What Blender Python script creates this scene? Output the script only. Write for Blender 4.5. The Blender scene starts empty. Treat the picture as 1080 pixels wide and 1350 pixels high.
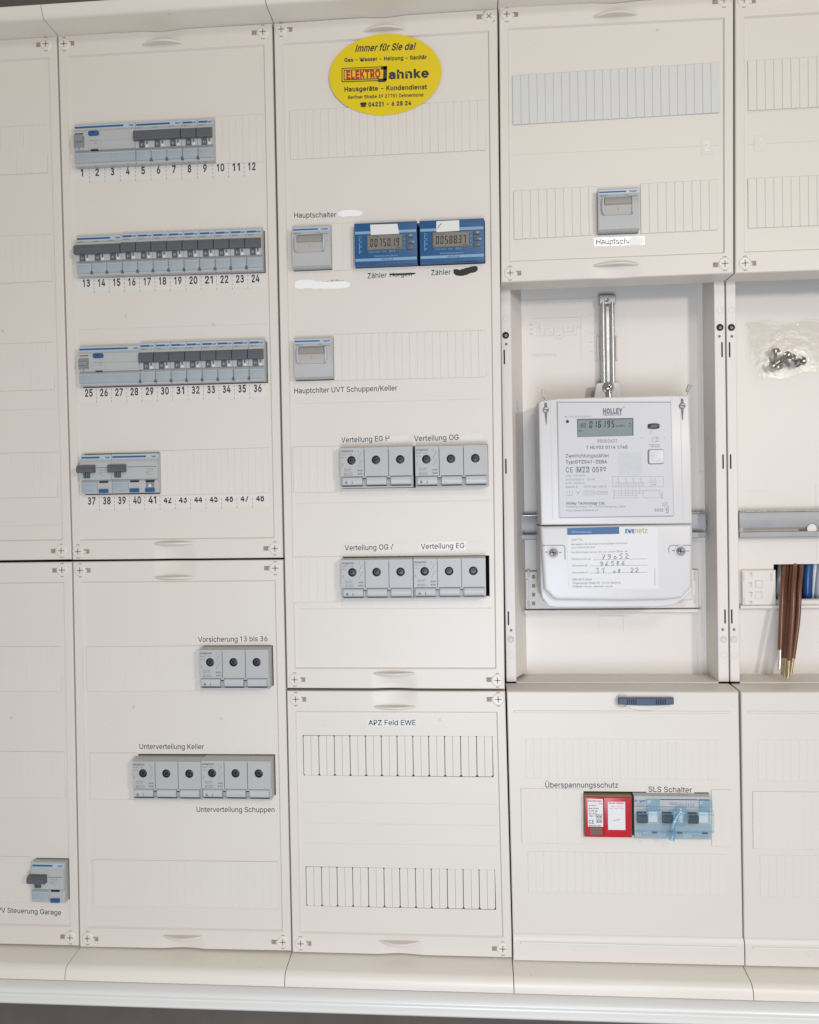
import bpy, math, random
import numpy as np
from mathutils import Matrix, Vector
random.seed(4)
SC = bpy.context.scene
COL = SC.collection
S = 0.001                                  # everything below is written in millimetres

# ---------------------------------------------------------------- camera
CP = np.array([464.18, -911.64, 513.47]); RA, RB, RC = 0.01514, 0.07723, -0.01718; FPX = 1080.0
def _rot():
    a, b, c = RA, RB, RC
    Rz = np.array([[math.cos(c), -math.sin(c), 0], [math.sin(c), math.cos(c), 0], [0, 0, 1]])
    Rx = np.array([[1, 0, 0], [0, math.cos(a), -math.sin(a)], [0, math.sin(a), math.cos(a)]])
    Ry = np.array([[math.cos(b), 0, math.sin(b)], [0, 1, 0], [-math.sin(b), 0, math.cos(b)]])
    return Rz @ Rx @ Ry
M3 = _rot() @ np.array([[1, 0, 0], [0, 0, -1], [0, 1, 0]])
cam = bpy.data.cameras.new('camera'); camo = bpy.data.objects.new('camera', cam); COL.objects.link(camo)
cam.sensor_fit = 'HORIZONTAL'; cam.sensor_width = 36.0; cam.lens = 36.0
cam.clip_start = 0.05; cam.clip_end = 50
mw = Matrix.Identity(4)
for j, row in enumerate((M3[0], -M3[1], -M3[2])):
    for i in range(3): mw[i][j] = row[i]
for i in range(3): mw[i][3] = CP[i] * S
camo.matrix_world = mw
SC.camera = camo
def at(px, py, y=0.0):
    """photo pixel -> (x, z) in mm on the vertical plane at depth y"""
    d = M3.T @ np.array([(px - 540) / FPX, (py - 675) / FPX, 1.0])
    t = (y - CP[1]) / d[1]
    return CP[0] + d[0] * t, CP[2] + d[2] * t

# ---------------------------------------------------------------- light
W = bpy.data.worlds.new("World"); SC.world = W; W.use_nodes = True
W.node_tree.nodes['Background'].inputs[0].default_value = (1.0, 0.98, 0.92, 1)
W.node_tree.nodes['Background'].inputs[1].default_value = 0.37
def area(name, loc, target, size, power, col, sy=None):
    l = bpy.data.lights.new(name, 'AREA'); l.energy = power; l.color = col; l.size = size * S
    l.shape = 'RECTANGLE' if sy else 'DISK'
    if sy: l.size_y = sy * S
    o = bpy.data.objects.new(name, l); COL.objects.link(o)
    o.location = Vector(loc) * S
    o.rotation_euler = (Vector(target) - Vector(loc)).to_track_quat('-Z', 'Y').to_euler()
    return o
area('ceiling_lamp', (1130, -2550, 1790), (600, 0, 500), 260, 10.5, (1.0, 0.94, 0.86), 420)
area('side_lamp', (1500, -1700, 900), (500, 0, 300), 170, 11, (1.0, 0.945, 0.895))
area('front_fill', (510, -1200, 165), (500, 0, 310), 500, 9.0, (0.745, 0.85, 1.0))  # added soft fill to brighten the middle and lower covers, no known source
SC.view_settings.view_transform = 'Standard'; SC.view_settings.look = 'None'
SC.view_settings.exposure = 0.0; SC.view_settings.gamma = 1.0; SC.view_settings.use_curve_mapping = False

# ---------------------------------------------------------------- materials
def mat(name, col, rough=0.45, bump=0.0, bscale=900, metal=0.0, var=0.0, vscale=12, emit=None, trans=None, coat=0.0, spec=0.5, wear=0.0):
    m = bpy.data.materials.new(name); m.use_nodes = True; nt = m.node_tree; N = nt.nodes; L = nt.links
    b = N['Principled BSDF']; b.inputs['Base Color'].default_value = (*col, 1)
    b.inputs['Roughness'].default_value = rough; b.inputs['Metallic'].default_value = metal
    b.inputs['Coat Weight'].default_value = coat; b.inputs['Specular IOR Level'].default_value = spec
    tc = N.new('ShaderNodeTexCoord')
    if var:
        n = N.new('ShaderNodeTexNoise'); n.inputs['Scale'].default_value = vscale; n.inputs['Detail'].default_value = 6
        L.new(tc.outputs['Object'], n.inputs['Vector'])
        r = N.new('ShaderNodeValToRGB')
        r.color_ramp.elements[0].position = 0.3; r.color_ramp.elements[1].position = 0.7
        r.color_ramp.elements[0].color = (*[c * (1 - var) for c in col], 1)
        r.color_ramp.elements[1].color = (*[min(1, c * (1 + var)) for c in col], 1)
        L.new(n.outputs['Fac'], r.inputs[0])
        last = r.outputs[0]
        if wear:                                    # sparse specks and grubby marks
            n2 = N.new('ShaderNodeTexNoise'); n2.inputs['Scale'].default_value = 95; n2.inputs['Detail'].default_value = 2
            L.new(tc.outputs['Object'], n2.inputs['Vector'])
            r2 = N.new('ShaderNodeValToRGB'); r2.color_ramp.elements[0].position = 0.76; r2.color_ramp.elements[1].position = 0.80
            L.new(n2.outputs['Fac'], r2.inputs[0])
            mu = N.new('ShaderNodeMath'); mu.operation = 'MULTIPLY'; mu.inputs[1].default_value = wear
            L.new(r2.outputs[0], mu.inputs[0])
            mx = N.new('ShaderNodeMix'); mx.data_type = 'RGBA'; mx.inputs[7].default_value = (0.22, 0.18, 0.14, 1)
            L.new(mu.outputs[0], mx.inputs[0]); L.new(last, mx.inputs[6]); last = mx.outputs[2]
        L.new(last, b.inputs['Base Color'])
        rr = N.new('ShaderNodeMapRange'); rr.inputs[3].default_value = rough * 0.85; rr.inputs[4].default_value = min(1, rough * 1.2)
        L.new(n.outputs['Fac'], rr.inputs[0]); L.new(rr.outputs[0], b.inputs['Roughness'])
    if bump:
        n = N.new('ShaderNodeTexNoise'); n.inputs['Scale'].default_value = bscale; n.inputs['Detail'].default_value = 3
        L.new(tc.outputs['Object'], n.inputs['Vector'])
        bp = N.new('ShaderNodeBump'); bp.inputs['Strength'].default_value = bump; bp.inputs['Distance'].default_value = 0.0004
        L.new(n.outputs['Fac'], bp.inputs['Height']); L.new(bp.outputs[0], b.inputs['Normal'])
    if trans is not None:
        out = N['Material Output']; t = N.new('ShaderNodeBsdfTransparent'); t.inputs[0].default_value = (*trans[0], 1)
        mx = N.new('ShaderNodeMixShader'); mx.inputs[0].default_value = trans[1]
        L.new(t.outputs[0], mx.inputs[1]); L.new(b.outputs[0], mx.inputs[2]); L.new(mx.outputs[0], out.inputs[0])
    return m
COVER = mat('cover_plastic', (0.662, 0.610, 0.550), 0.42, 0.10, 700, var=0.012, vscale=5, wear=0.25)
STRIP = mat('strip_plastic', (0.662, 0.611, 0.553), 0.45, 0.08, 700, var=0.01)
STRIPB = mat('strip_plastic_grey', (0.58, 0.575, 0.56), 0.4, 0.06, 700, var=0.01)
FRAME = mat('frame_enamel', (0.72, 0.664, 0.59), 0.38, 0.12, 500, var=0.015, vscale=8, wear=0.45)
METALW = mat('white_painted_steel', (0.70, 0.682, 0.655), 0.28, 0.10, 300, var=0.01, vscale=8, wear=0.3)
INNER = mat('inner_plastic', (0.70, 0.648, 0.597), 0.45, 0.10, 700, var=0.012, vscale=5, wear=0.12)
SCREWW = mat('screw_plastic', (0.68, 0.625, 0.565), 0.35, var=0.01)
SHDL = mat('soft_moulded_shade', (0.60, 0.555, 0.51), 0.6, var=.02)
RIMD = mat('joint_shadow_plastic', (0.34, 0.30, 0.26), 0.6)
DARK = mat('dark_interior', (0.025, 0.022, 0.02), 0.9)
SLOT = mat('brown_slot', (0.30, 0.24, 0.19), 0.7, var=0.2, vscale=300)
BODY = mat('breaker_body', (0.43, 0.43, 0.425), 0.4, 0.05, var=0.015, vscale=40)
BODYT = mat('breaker_top', (0.42, 0.48, 0.53), 0.35, 0.05, var=0.02, vscale=60)
FLAP = mat('terminal_flap', (0.34, 0.38, 0.405), 0.16, 0.05, var=0.05, vscale=80, coat=0.5)
FLAPE = mat('flap_edge', (0.09, 0.12, 0.16), 0.3, var=0.05)
TOG = mat('toggle_plastic', (0.095, 0.10, 0.112), 0.45, 0.1, 600, var=0.06, vscale=60)
TOGL = mat('rcd_lever', (0.23, 0.235, 0.24), 0.4, var=0.03)
SLATE = mat('switch_lever', (0.40, 0.37, 0.345), 0.4, var=0.02)
BLUEB = mat('blue_button', (0.015, 0.09, 0.24), 0.35, var=0.05)
PBLUE = mat('print_blue', (0.02, 0.10, 0.26), 0.5, var=0.1)
PGREY = mat('print_grey', (0.16, 0.165, 0.18), 0.6, var=0.1)
PLGREY = mat('print_light_grey', (0.30, 0.30, 0.31), 0.6, var=0.1)
INK = mat('print_black', (0.025, 0.025, 0.03), 0.6, var=0.1)
PEN = mat('pen_ink', (0.10, 0.10, 0.13), 0.6, var=0.2)
SIE = mat('fuse_body', (0.42, 0.415, 0.41), 0.42, 0.06, 800, var=0.015, vscale=50)
SIEF = mat('fuse_flap', (0.45, 0.455, 0.46), 0.38, 0.05, var=0.015, vscale=50)
BLK = mat('black_plastic', (0.012, 0.012, 0.013), 0.35, var=0.1)
MBLUE = mat('meter_blue', (0.014, 0.082, 0.21), 0.38, 0.1, 500, var=0.08, vscale=90)
MBLUEL = mat('meter_band', (0.20, 0.34, 0.47), 0.45, var=0.05)
LCDG = mat('lcd_grey', (0.20, 0.185, 0.155), 0.25, var=0.03)
LCDB = mat('lcd_blue_grey', (0.23, 0.27, 0.29), 0.15, var=0.03)
BTN = mat('meter_key', (0.10, 0.11, 0.12), 0.35, var=0.1)
BTNL = mat('meter_key_light', (0.30, 0.34, 0.36), 0.35, var=0.1)
PAPER = mat('label_paper', (0.68, 0.66, 0.655), 0.5, 0.05, 300, var=0.01)
NPAPER = mat('number_strip_paper', (0.665, 0.622, 0.585), 0.5, 0.05, 300, var=0.01)
FLUIDT = mat('faint_correction', (0.675, 0.635, 0.59), 0.5, 0.3, 500, var=0.01)
TAPE = mat('label_tape', (0.68, 0.635, 0.585), 0.22, 0.02, 300, var=0.005)
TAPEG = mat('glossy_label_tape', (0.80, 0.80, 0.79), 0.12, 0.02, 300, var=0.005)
FLUID = mat('correction_fluid_and_glare', (0.82, 0.80, 0.78), 0.55, 0.4, 500, var=0.01)
YEL = mat('sticker_yellow', (0.70, 0.52, 0.004), 0.3, 0.03, 300, var=0.015)
RED = mat('print_red', (0.45, 0.012, 0.04), 0.4, var=0.05)
REDD = mat('red_plastic', (0.46, 0.008, 0.018), 0.35, 0.05, 500, var=0.05, vscale=60)
OCHRE = mat('ochre_edge', (0.16, 0.11, 0.05), 0.5, var=0.2)
METER = mat('meter_housing', (0.62, 0.595, 0.59), 0.36, 0.06, 700, var=0.01)
METERF = mat('meter_faceplate', (0.565, 0.55, 0.57), 0.34, 0.02, 700, var=0.008)
STEEL = mat('galvanised_steel', (0.52, 0.53, 0.54), 0.34, 0.25, 200, metal=0.75, var=0.12, vscale=60)
RAILM = mat('zinc_rail', (0.33, 0.33, 0.335), 0.5, 0.2, 200, metal=0.2, var=0.07, vscale=40)
BRIGHT = mat('bright_screw', (0.42, 0.39, 0.36), 0.24, 0.2, 300, metal=0.95, var=0.15, vscale=200)
COPPER = mat('ferrule_brass', (0.50, 0.39, 0.22), 0.3, 0.3, 300, metal=0.8, var=0.2, vscale=300)
TIN = mat('ferrule_tin', (0.72, 0.70, 0.67), 0.28, 0.2, 300, metal=0.85, var=0.1)
BROWNC = mat('brown_insulation', (0.155, 0.06, 0.032), 0.28, 0.1, 400, var=0.12, vscale=60)
BLUEC = mat('blue_insulation', (0.012, 0.06, 0.20), 0.3, var=0.05)
GREYC = mat('grey_sheath', (0.35, 0.37, 0.40), 0.4, var=0.05)
NAVY = mat('navy_clip', (0.05, 0.075, 0.14), 0.45, 0.15, 500, var=0.1, vscale=60)
PBL2 = mat('print_mid_blue', (0.035, 0.11, 0.26), 0.45, var=0.06)
PGOLD = mat('print_gold', (0.42, 0.30, 0.15), 0.5, var=0.1)
WALL = mat('wall_grey', (0.13, 0.11, 0.10), 0.9, 0.6, 60, var=0.12, vscale=20)
CLEARB = mat('clear_blue_cover', (0.40, 0.58, 0.72), 0.08, 0.5, 90, trans=((0.88, 0.945, 0.98), 0.08), coat=0.6)
CLEARE = mat('clear_blue_edge', (0.34, 0.50, 0.62), 0.1, 0.5, 120, trans=((0.76, 0.88, 0.95), 0.22), coat=0.6)
BAGM = mat('clear_bag_film', (0.85, 0.85, 0.84), 0.10, 0.9, 110, trans=((0.965, 0.96, 0.95), 0.05), coat=0.5)
SEALM = mat('clear_seal', (0.62, 0.62, 0.60), 0.15, trans=((0.8, 0.8, 0.8), 0.6))

# ---------------------------------------------------------------- mesh builder
class MB:
    def __init__(s): s.v = []; s.f = []; s.o = (0, 0, 0)
    def add(s, vs, fs):
        n = len(s.v); s.v += [tuple(p) for p in vs]; s.f += [tuple(i + n for i in f) for f in fs]; return s
    def box(s, x0, x1, y0, y1, z0, z1):
        x0, x1 = sorted((x0, x1)); y0, y1 = sorted((y0, y1)); z0, z1 = sorted((z0, z1))
        return s.add([(x0,y0,z0),(x1,y0,z0),(x1,y1,z0),(x0,y1,z0),(x0,y0,z1),(x1,y0,z1),(x1,y1,z1),(x0,y1,z1)],
                     [(0,3,2,1),(4,5,6,7),(0,1,5,4),(1,2,6,5),(2,3,7,6),(3,0,4,7)])
    def slab(s, pts, yb, yf, c=0.4, steps=1, back=False):
        """outline (x,z) counter-clockwise seen from the front, from depth yb forward to yf (< yb), front edge rounded by c"""
        P = np.array(pts, float); n = len(P)
        if sum(P[i][0]*P[(i+1)%n][1]-P[(i+1)%n][0]*P[i][1] for i in range(n)) < 0: P = P[::-1]
        def inset(d):
            out = []
            for i in range(n):
                a, b, q = P[i-1], P[i], P[(i+1) % n]
                e1 = b - a; e2 = q - b; e1 /= max(1e-9, np.linalg.norm(e1)); e2 /= max(1e-9, np.linalg.norm(e2))
                n1 = np.array([-e1[1], e1[0]]); n2 = np.array([-e2[1], e2[0]]); m = n1 + n2
                k = m @ m
                out.append(b + (m * (2 * d / k) if k > .3 else n1 * d))
            return out
        rings = [[(p[0], yb, p[1]) for p in P]]
        if c > 0:
            for k in range(steps + 1):
                a = math.pi / 2 * k / steps
                d = c * (1 - math.cos(a)); yy = yf + c * (1 - math.sin(a))
                rings.append([(p[0], yy, p[1]) for p in inset(d)])
        else: rings.append([(p[0], yf, p[1]) for p in P])
        V = [p for r in rings for p in r]; F = []
        for k in range(len(rings) - 1):
            for i in range(n):
                j = (i + 1) % n; F.append((k*n+i, k*n+j, (k+1)*n+j, (k+1)*n+i))
        F.append(tuple((len(rings)-1)*n + i for i in range(n)))
        if back: F.append(tuple(reversed(range(n))))
        return s.add(V, F)
    def cbox(s, x0, x1, yb, yf, z0, z1, c=0.4, steps=1, back=False):
        return s.slab([(x0,z0),(x1,z0),(x1,z1),(x0,z1)], yb, yf, c, steps, back)
    def prism(s, prof, x0, x1):
        """profile of (y,z) points extruded along x"""
        n = len(prof); V = [(x0, y, z) for y, z in prof] + [(x1, y, z) for y, z in prof]
        F = [(i, (i+1) % n, n+(i+1) % n, n+i) for i in range(n)]
        F += [tuple(reversed(range(n))), tuple(range(n, 2*n))]
        return s.add(V, F)
    def cyl(s, c, r, yb, yf, n=20, ch=0.0):
        return s.slab([(c[0]+r*math.cos(2*math.pi*i/n), c[1]+r*math.sin(2*math.pi*i/n)) for i in range(n)], yb, yf, ch)
    def lathe(s, c, prof, n=24):
        """profile of (radius, y) spun round an axis along y through c=(x,z)"""
        V = [(c[0]+r*math.cos(2*math.pi*i/n), y, c[1]+r*math.sin(2*math.pi*i/n)) for r, y in prof for i in range(n)]
        F = [(k*n+i, k*n+(i+1) % n, (k+1)*n+(i+1) % n, (k+1)*n+i) for k in range(len(prof)-1) for i in range(n)]
        if prof[-1][0] > 1e-6: F.append(tuple((len(prof)-1)*n+i for i in range(n)))
        return s.add(V, F)
    def tube(s, path, r, n=10, cap=True):
        P = [Vector(p) for p in path]; m = len(P); V = []; F = []
        up = Vector((0.13, 1, 0.07)).normalized()
        for i, p in enumerate(P):
            t = (P[min(m-1, i+1)] - P[max(0, i-1)]).normalized()
            a = t.cross(up).normalized(); b = t.cross(a).normalized()
            rr = r[i] if isinstance(r, (list, tuple)) else r
            for k in range(n):
                q = p + (a*math.cos(2*math.pi*k/n) + b*math.sin(2*math.pi*k/n))*rr; V.append(tuple(q))
        for i in range(m-1):
            for k in range(n): F.append((i*n+k, i*n+(k+1) % n, (i+1)*n+(k+1) % n, (i+1)*n+k))
        if cap: F += [tuple(range(n)), tuple((m-1)*n+k for k in range(n))]
        return s.add(V, F)
    def rect(s, x0, x1, z0, z1, y): return s.add([(x0,y,z0),(x1,y,z0),(x1,y,z1),(x0,y,z1)], [(0,1,2,3)])
    def build(s, name, m, parent=None, org=(0,0,0), smooth=True, sharp=32):
        if isinstance(name, tuple): name, label = name
        else: label = None
        me = bpy.data.meshes.new(name)
        me.from_pydata([((p[0]-org[0])*S, (p[1]-org[1])*S, (p[2]-org[2])*S) for p in s.v], [], s.f); me.update()
        me.materials.append(m)
        if smooth:
            me.polygons.foreach_set('use_smooth', [True]*len(me.polygons)); me.set_sharp_from_angle(angle=math.radians(sharp))
        o = bpy.data.objects.new(name, me); COL.objects.link(o)
        if parent is not None: o.parent = parent
        if label: o['label'] = label
        return o

# text ------------------------------------------------------------
# outlines of a plain grotesque alphabet (polygons in 1/2000 em), written as plain numbers
FONT = {}
FONT["!"] = [392, [[135,321,126,1017,264,1017,255,321], [196,-9,172,-6,151,3,131,18,116,37,107,58,104,82,107,106,116,127,131,146,151,161,172,170,196,173,220,170,242,161,275,127,284,106,287,82,284,58,275,37,242,3,220,-6]]]
FONT["("] = [546, [[178,413,181,489,188,567,201,647,218,728,239,806,263,882,291,954,321,1019,353,1078,472,1078,439,1006,409,933,382,856,358,779,339,703,323,627,312,553,305,481,302,413,305,352,311,291,321,229,335,166,353,100,376,32,435,-113,472,-192,353,-192,300,-93,257,8,223,109,198,211,183,313]]]
FONT[")"] = [546, [[74,-192,112,-112,144,-36,172,36,194,104,213,170,226,233,236,294,242,354,244,413,241,481,235,553,223,627,208,703,188,779,165,856,138,933,108,1006,74,1078,193,1078,226,1019,256,954,283,882,308,806,329,728,346,647,358,567,366,489,368,413,363,311,348,209,323,107,289,5,245,-94,193,-192]]]
FONT["*"] = [906, [[403,445,411,662,228,545,179,631,372,731,179,830,228,918,411,801,403,1017,501,1017,492,801,675,918,724,830,531,731,724,631,675,545,492,662,501,445]]]
FONT["+"] = [906, [[395,68,395,727,510,727,510,68], [123,343,123,452,782,452,782,343]]]
FONT[","] = [376, [[75,-239,135,142,274,142,169,-239]]]
FONT["-"] = [906, [[674,489,674,376,228,376,228,489]]]
FONT["."] = [376, [[191,-9,167,-6,145,3,126,18,111,37,102,58,99,82,102,106,111,128,126,147,145,162,167,170,191,173,215,170,236,162,255,147,270,128,279,106,282,82,279,58,270,37,255,18,236,3,215,-6]]]
FONT["/"] = [498, [[470,1065,142,-153,29,-153,356,1065]]]
FONT["0"] = [906, [[453,-14,382,-7,317,14,260,48,211,95,170,155,138,227,114,310,100,404,96,508,100,612,115,706,138,790,171,862,212,921,261,969,318,1003,382,1024,453,1031,525,1024,589,1003,646,969,695,921,736,862,768,790,792,706,806,612,811,508,806,404,792,310,769,227,736,155,696,95,647,48,590,14,525,-7], [453,99,501,104,543,121,580,147,613,185,639,231,660,287,675,353,685,426,688,508,685,591,675,665,660,730,639,786,613,833,580,870,543,897,501,914,453,919,406,914,363,897,326,870,294,833,267,786,246,730,231,665,222,591,219,508,222,426,231,353,246,287,267,231,294,185,326,147,363,121,406,104]]]
FONT["1"] = [906, [[153,0,153,109,782,109,782,0], [552,1017,552,0,425,0,425,897,419,897,172,716,172,854,397,1017]]]
FONT["2"] = [906, [[128,0,128,95,468,457,588,595,632,682,638,712,640,743,638,778,629,809,615,837,596,861,573,882,546,898,516,910,483,917,447,919,409,916,375,908,344,895,318,877,295,854,278,827,264,796,257,762,254,724,131,724,136,782,149,836,172,885,203,927,241,963,286,992,336,1014,391,1027,450,1031,509,1027,563,1014,612,993,655,965,692,931,722,890,744,845,758,797,762,745,760,708,753,671,742,635,725,599,702,559,672,517,588,418,534,359,305,121,305,113,778,113,778,0]]]
FONT["3"] = [906, [[436,-14,375,-10,319,1,265,19,217,45,175,77,140,115,113,159,96,208,87,264,219,264,224,230,236,200,253,174,275,152,301,133,330,118,364,108,399,102,437,100,477,102,515,109,550,122,581,138,608,160,629,186,645,216,655,251,658,290,655,326,647,360,632,392,611,421,584,446,549,467,508,483,459,492,402,495,313,495,313,598,576,897,576,904,139,904,139,1017,745,1017,745,921,423,557,423,578,494,580,559,571,617,552,667,523,708,488,742,445,766,397,781,345,786,290,781,233,766,180,741,132,707,90,666,54,617,25,562,3,502,-9]]]
FONT["4"] = [906, [[79,211,79,317,494,1017,621,1017,217,332,217,325,826,325,826,211], [563,0,563,635,686,635,686,0]]]
FONT["5"] = [906, [[442,-14,384,-10,330,2,280,22,235,49,197,82,166,120,141,163,126,210,119,261,244,261,250,231,260,203,276,178,296,155,319,136,376,109,408,102,442,100,482,103,519,113,552,129,582,150,608,177,628,209,643,244,652,283,656,324,652,367,643,406,627,442,606,474,580,502,549,524,515,541,477,550,436,554,402,552,335,537,304,524,256,492,135,505,192,1017,733,1017,733,904,301,904,268,603,324,637,355,650,423,665,459,667,504,664,547,656,588,642,625,623,659,599,690,571,717,538,739,502,758,462,771,420,779,374,782,326,777,263,762,205,738,151,705,104,665,63,617,30,564,6,506,-9]]]
FONT["6"] = [906, [[453,-14,392,-9,336,5,284,29,239,62,200,102,169,149,146,202,132,261,127,324,131,373,141,425,159,478,187,537,225,604,274,681,505,1017,644,1017,302,522,291,522,470,628,529,624,583,611,632,589,674,560,710,523,739,480,761,430,773,375,778,314,773,253,759,197,735,145,704,99,665,60,620,29,569,5,513,-9], [453,97,491,100,526,110,557,125,585,147,609,172,629,203,643,237,652,274,655,314,652,355,643,393,629,427,609,457,585,482,557,503,526,518,491,527,453,531,415,528,380,518,348,503,319,483,295,458,276,428,261,394,253,357,250,317,253,276,261,238,276,203,295,172,319,147,348,125,380,110,415,100]]]
FONT["7"] = [906, [[194,0,647,897,647,904,124,904,124,1017,781,1017,781,897,330,0]]]
FONT["8"] = [906, [[453,-14,387,-10,326,3,271,23,223,50,182,84,148,124,124,168,109,217,104,270,107,313,115,352,130,390,150,425,174,455,202,482,234,504,268,519,305,529,305,534,259,551,219,578,185,616,161,660,146,708,141,761,145,811,159,857,181,900,211,937,248,970,292,996,341,1015,394,1027,453,1031,510,1027,563,1015,612,996,656,970,692,937,723,900,745,857,759,811,763,761,758,708,744,660,719,616,686,579,646,551,601,534,601,529,637,519,671,504,702,482,731,455,755,425,775,390,790,352,799,313,802,270,797,217,782,168,757,124,723,84,682,50,634,23,579,3,518,-10], [453,98,496,101,535,108,569,121,600,137,625,158,646,183,661,211,670,243,673,277,670,314,661,347,645,377,623,404,597,427,566,446,531,459,493,468,453,470,411,468,373,459,338,446,307,427,281,404,259,377,244,347,234,314,231,277,234,243,243,211,258,183,278,158,304,137,335,121,370,108,409,101], [453,579,487,581,519,589,548,601,574,617,596,637,614,661,628,688,636,718,638,751,636,784,628,813,615,840,598,864,576,883,550,899,521,911,453,920,384,911,355,899,329,883,307,864,289,840,276,813,268,784,266,751,268,718,276,688,289,661,307,637,329,617,355,601,385,589,418,581]]]
FONT["9"] = [906, [[452,1031,513,1026,569,1012,620,988,666,956,704,916,736,869,759,815,773,757,778,694,774,644,763,593,745,539,718,481,680,413,630,337,401,0,261,0,603,495,615,495,436,389,377,394,323,407,274,428,231,458,195,494,166,538,144,588,131,643,127,703,132,765,146,821,169,873,201,918,240,957,285,989,336,1012,392,1026], [452,920,415,917,380,908,348,892,320,871,296,845,277,815,262,780,253,743,251,703,253,663,262,625,277,591,296,561,320,535,348,515,380,499,415,490,452,487,490,490,525,499,557,514,585,535,609,560,629,590,643,624,652,661,655,701,652,742,643,780,629,814,609,845,586,871,558,892,526,908,490,917]]]
FONT[":"] = [376, [[191,-9,167,-6,145,3,126,18,111,37,102,58,99,82,102,106,111,128,126,147,145,162,167,170,191,173,215,170,236,162,255,147,270,128,279,106,282,82,279,58,270,37,255,18,236,3,215,-6], [191,541,167,544,145,553,126,568,111,587,102,608,99,632,102,657,111,678,126,697,145,712,167,721,191,724,215,721,236,712,255,697,270,678,279,657,282,632,279,608,270,587,255,568,236,553,215,544]]]
FONT[";"] = [376, [[75,-239,135,142,274,142,169,-239], [207,541,183,544,162,553,142,568,127,587,118,608,115,632,118,657,127,678,142,697,162,712,183,721,207,724,231,721,253,712,272,697,287,678,295,657,298,632,295,608,287,587,272,568,253,553,231,544]]]
FONT["="] = [906, [[145,490,145,602,762,602,762,490], [145,194,145,307,762,307,762,194]]]
FONT["@"] = [1352, [[711,-270,614,-266,525,-252,443,-228,369,-196,303,-155,245,-105,195,-47,154,19,122,93,99,174,85,263,81,358,85,452,99,539,123,619,155,692,196,758,245,816,303,866,367,907,440,940,519,964,605,978,698,983,787,978,870,963,945,938,1012,904,1072,863,1124,815,1169,760,1205,701,1234,637,1254,570,1267,501,1271,430,1255,237,1244,193,1229,152,1210,115,1186,83,1157,57,1123,37,1081,25,1033,21,864,90,852,112,826,109,804,83,777,59,742,40,701,29,653,25,596,30,545,45,501,71,464,104,433,145,408,193,391,246,380,303,377,365,381,424,393,479,413,530,441,575,474,613,514,644,559,668,607,682,660,686,701,684,738,675,770,662,817,629,832,611,839,611,839,670,947,670,947,221,957,170,970,149,987,132,1009,122,1036,118,1067,122,1092,133,1113,152,1129,178,1142,212,1151,254,1157,304,1161,363,1162,431,1159,489,1149,546,1133,601,1111,654,1081,702,1046,747,1004,786,955,820,900,847,838,868,769,880,694,884,619,880,549,868,484,848,426,821,374,786,327,744,288,695,255,639,229,577,210,509,199,435,195,356,199,275,210,201,229,132,255,70,289,15,329,-33,377,-74,431,-109,492,-136,560,-155,634,-167,715,-171,978,-117,1009,-214], [659,130,700,133,735,142,765,156,789,177,809,204,824,237,835,275,841,319,843,369,841,420,834,462,823,497,807,526,787,548,762,564,733,574,699,581,662,583,626,580,594,570,566,554,541,533,521,507,505,477,493,444,486,408,483,369,485,328,491,289,501,251,515,217,534,187,558,163,586,144,620,133]]]
FONT["A"] = [959, [[33,0,403,1017,552,1017,926,0,790,0,574,605,464,957,490,957,381,605,170,0], [220,284,220,397,740,397,740,284]]]
FONT["B"] = [912, [[120,0,120,1017,482,1017,549,1013,607,1001,658,981,700,954,735,922,762,884,781,842,792,796,796,748,794,707,786,671,773,640,756,614,736,591,713,572,630,533,630,524,662,519,694,508,726,491,756,468,782,440,805,406,822,367,832,323,836,272,832,223,820,176,800,133,772,95,735,63,689,36,634,16,568,4,493,0], [249,114,490,114,561,119,618,134,660,159,688,192,705,230,711,273,708,307,699,338,685,368,665,394,641,417,611,436,577,450,539,459,496,462,249,462], [249,571,476,571,512,573,545,580,576,592,604,609,627,629,646,653,661,680,669,711,672,744,667,787,651,825,625,858,588,883,540,898,480,903,249,903]]]
FONT["C"] = [1020, [[535,-14,450,-7,372,15,300,50,237,98,183,158,139,230,107,313,87,406,81,508,87,611,107,703,139,786,183,858,237,919,300,967,372,1003,450,1024,535,1031,585,1029,634,1021,680,1009,725,991,766,969,804,942,839,911,869,876,896,837,917,794,934,747,946,696,817,696,795,761,779,789,739,837,715,857,599,906,535,912,474,906,419,891,367,864,321,828,282,783,250,728,226,663,212,590,207,508,212,426,226,353,250,289,283,234,322,189,368,153,419,127,475,111,535,106,567,107,688,144,715,161,760,203,795,257,817,321,946,321,934,271,918,224,896,181,870,142,839,107,805,76,767,49,725,27,681,9,634,-3,586,-11]]]
FONT["D"] = [1004, [[438,0,192,0,192,114,429,114,508,119,576,135,636,161,686,198,726,243,758,298,780,361,794,432,798,511,794,588,780,659,758,721,727,775,688,820,639,856,582,882,516,898,442,903,186,903,186,1017,451,1017,545,1011,630,990,705,957,770,910,824,852,867,782,898,701,917,611,923,511,917,410,898,319,867,237,823,167,768,108,701,61,624,27,536,7], [249,1017,249,0,120,0,120,1017]]]
FONT["E"] = [837, [[120,0,120,1017,745,1017,745,903,249,903,249,572,711,572,711,457,249,457,249,114,750,114,750,0]]]
FONT["F"] = [820, [[120,0,120,1017,738,1017,738,903,249,903,249,557,692,557,692,442,249,442,249,0]]]
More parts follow.
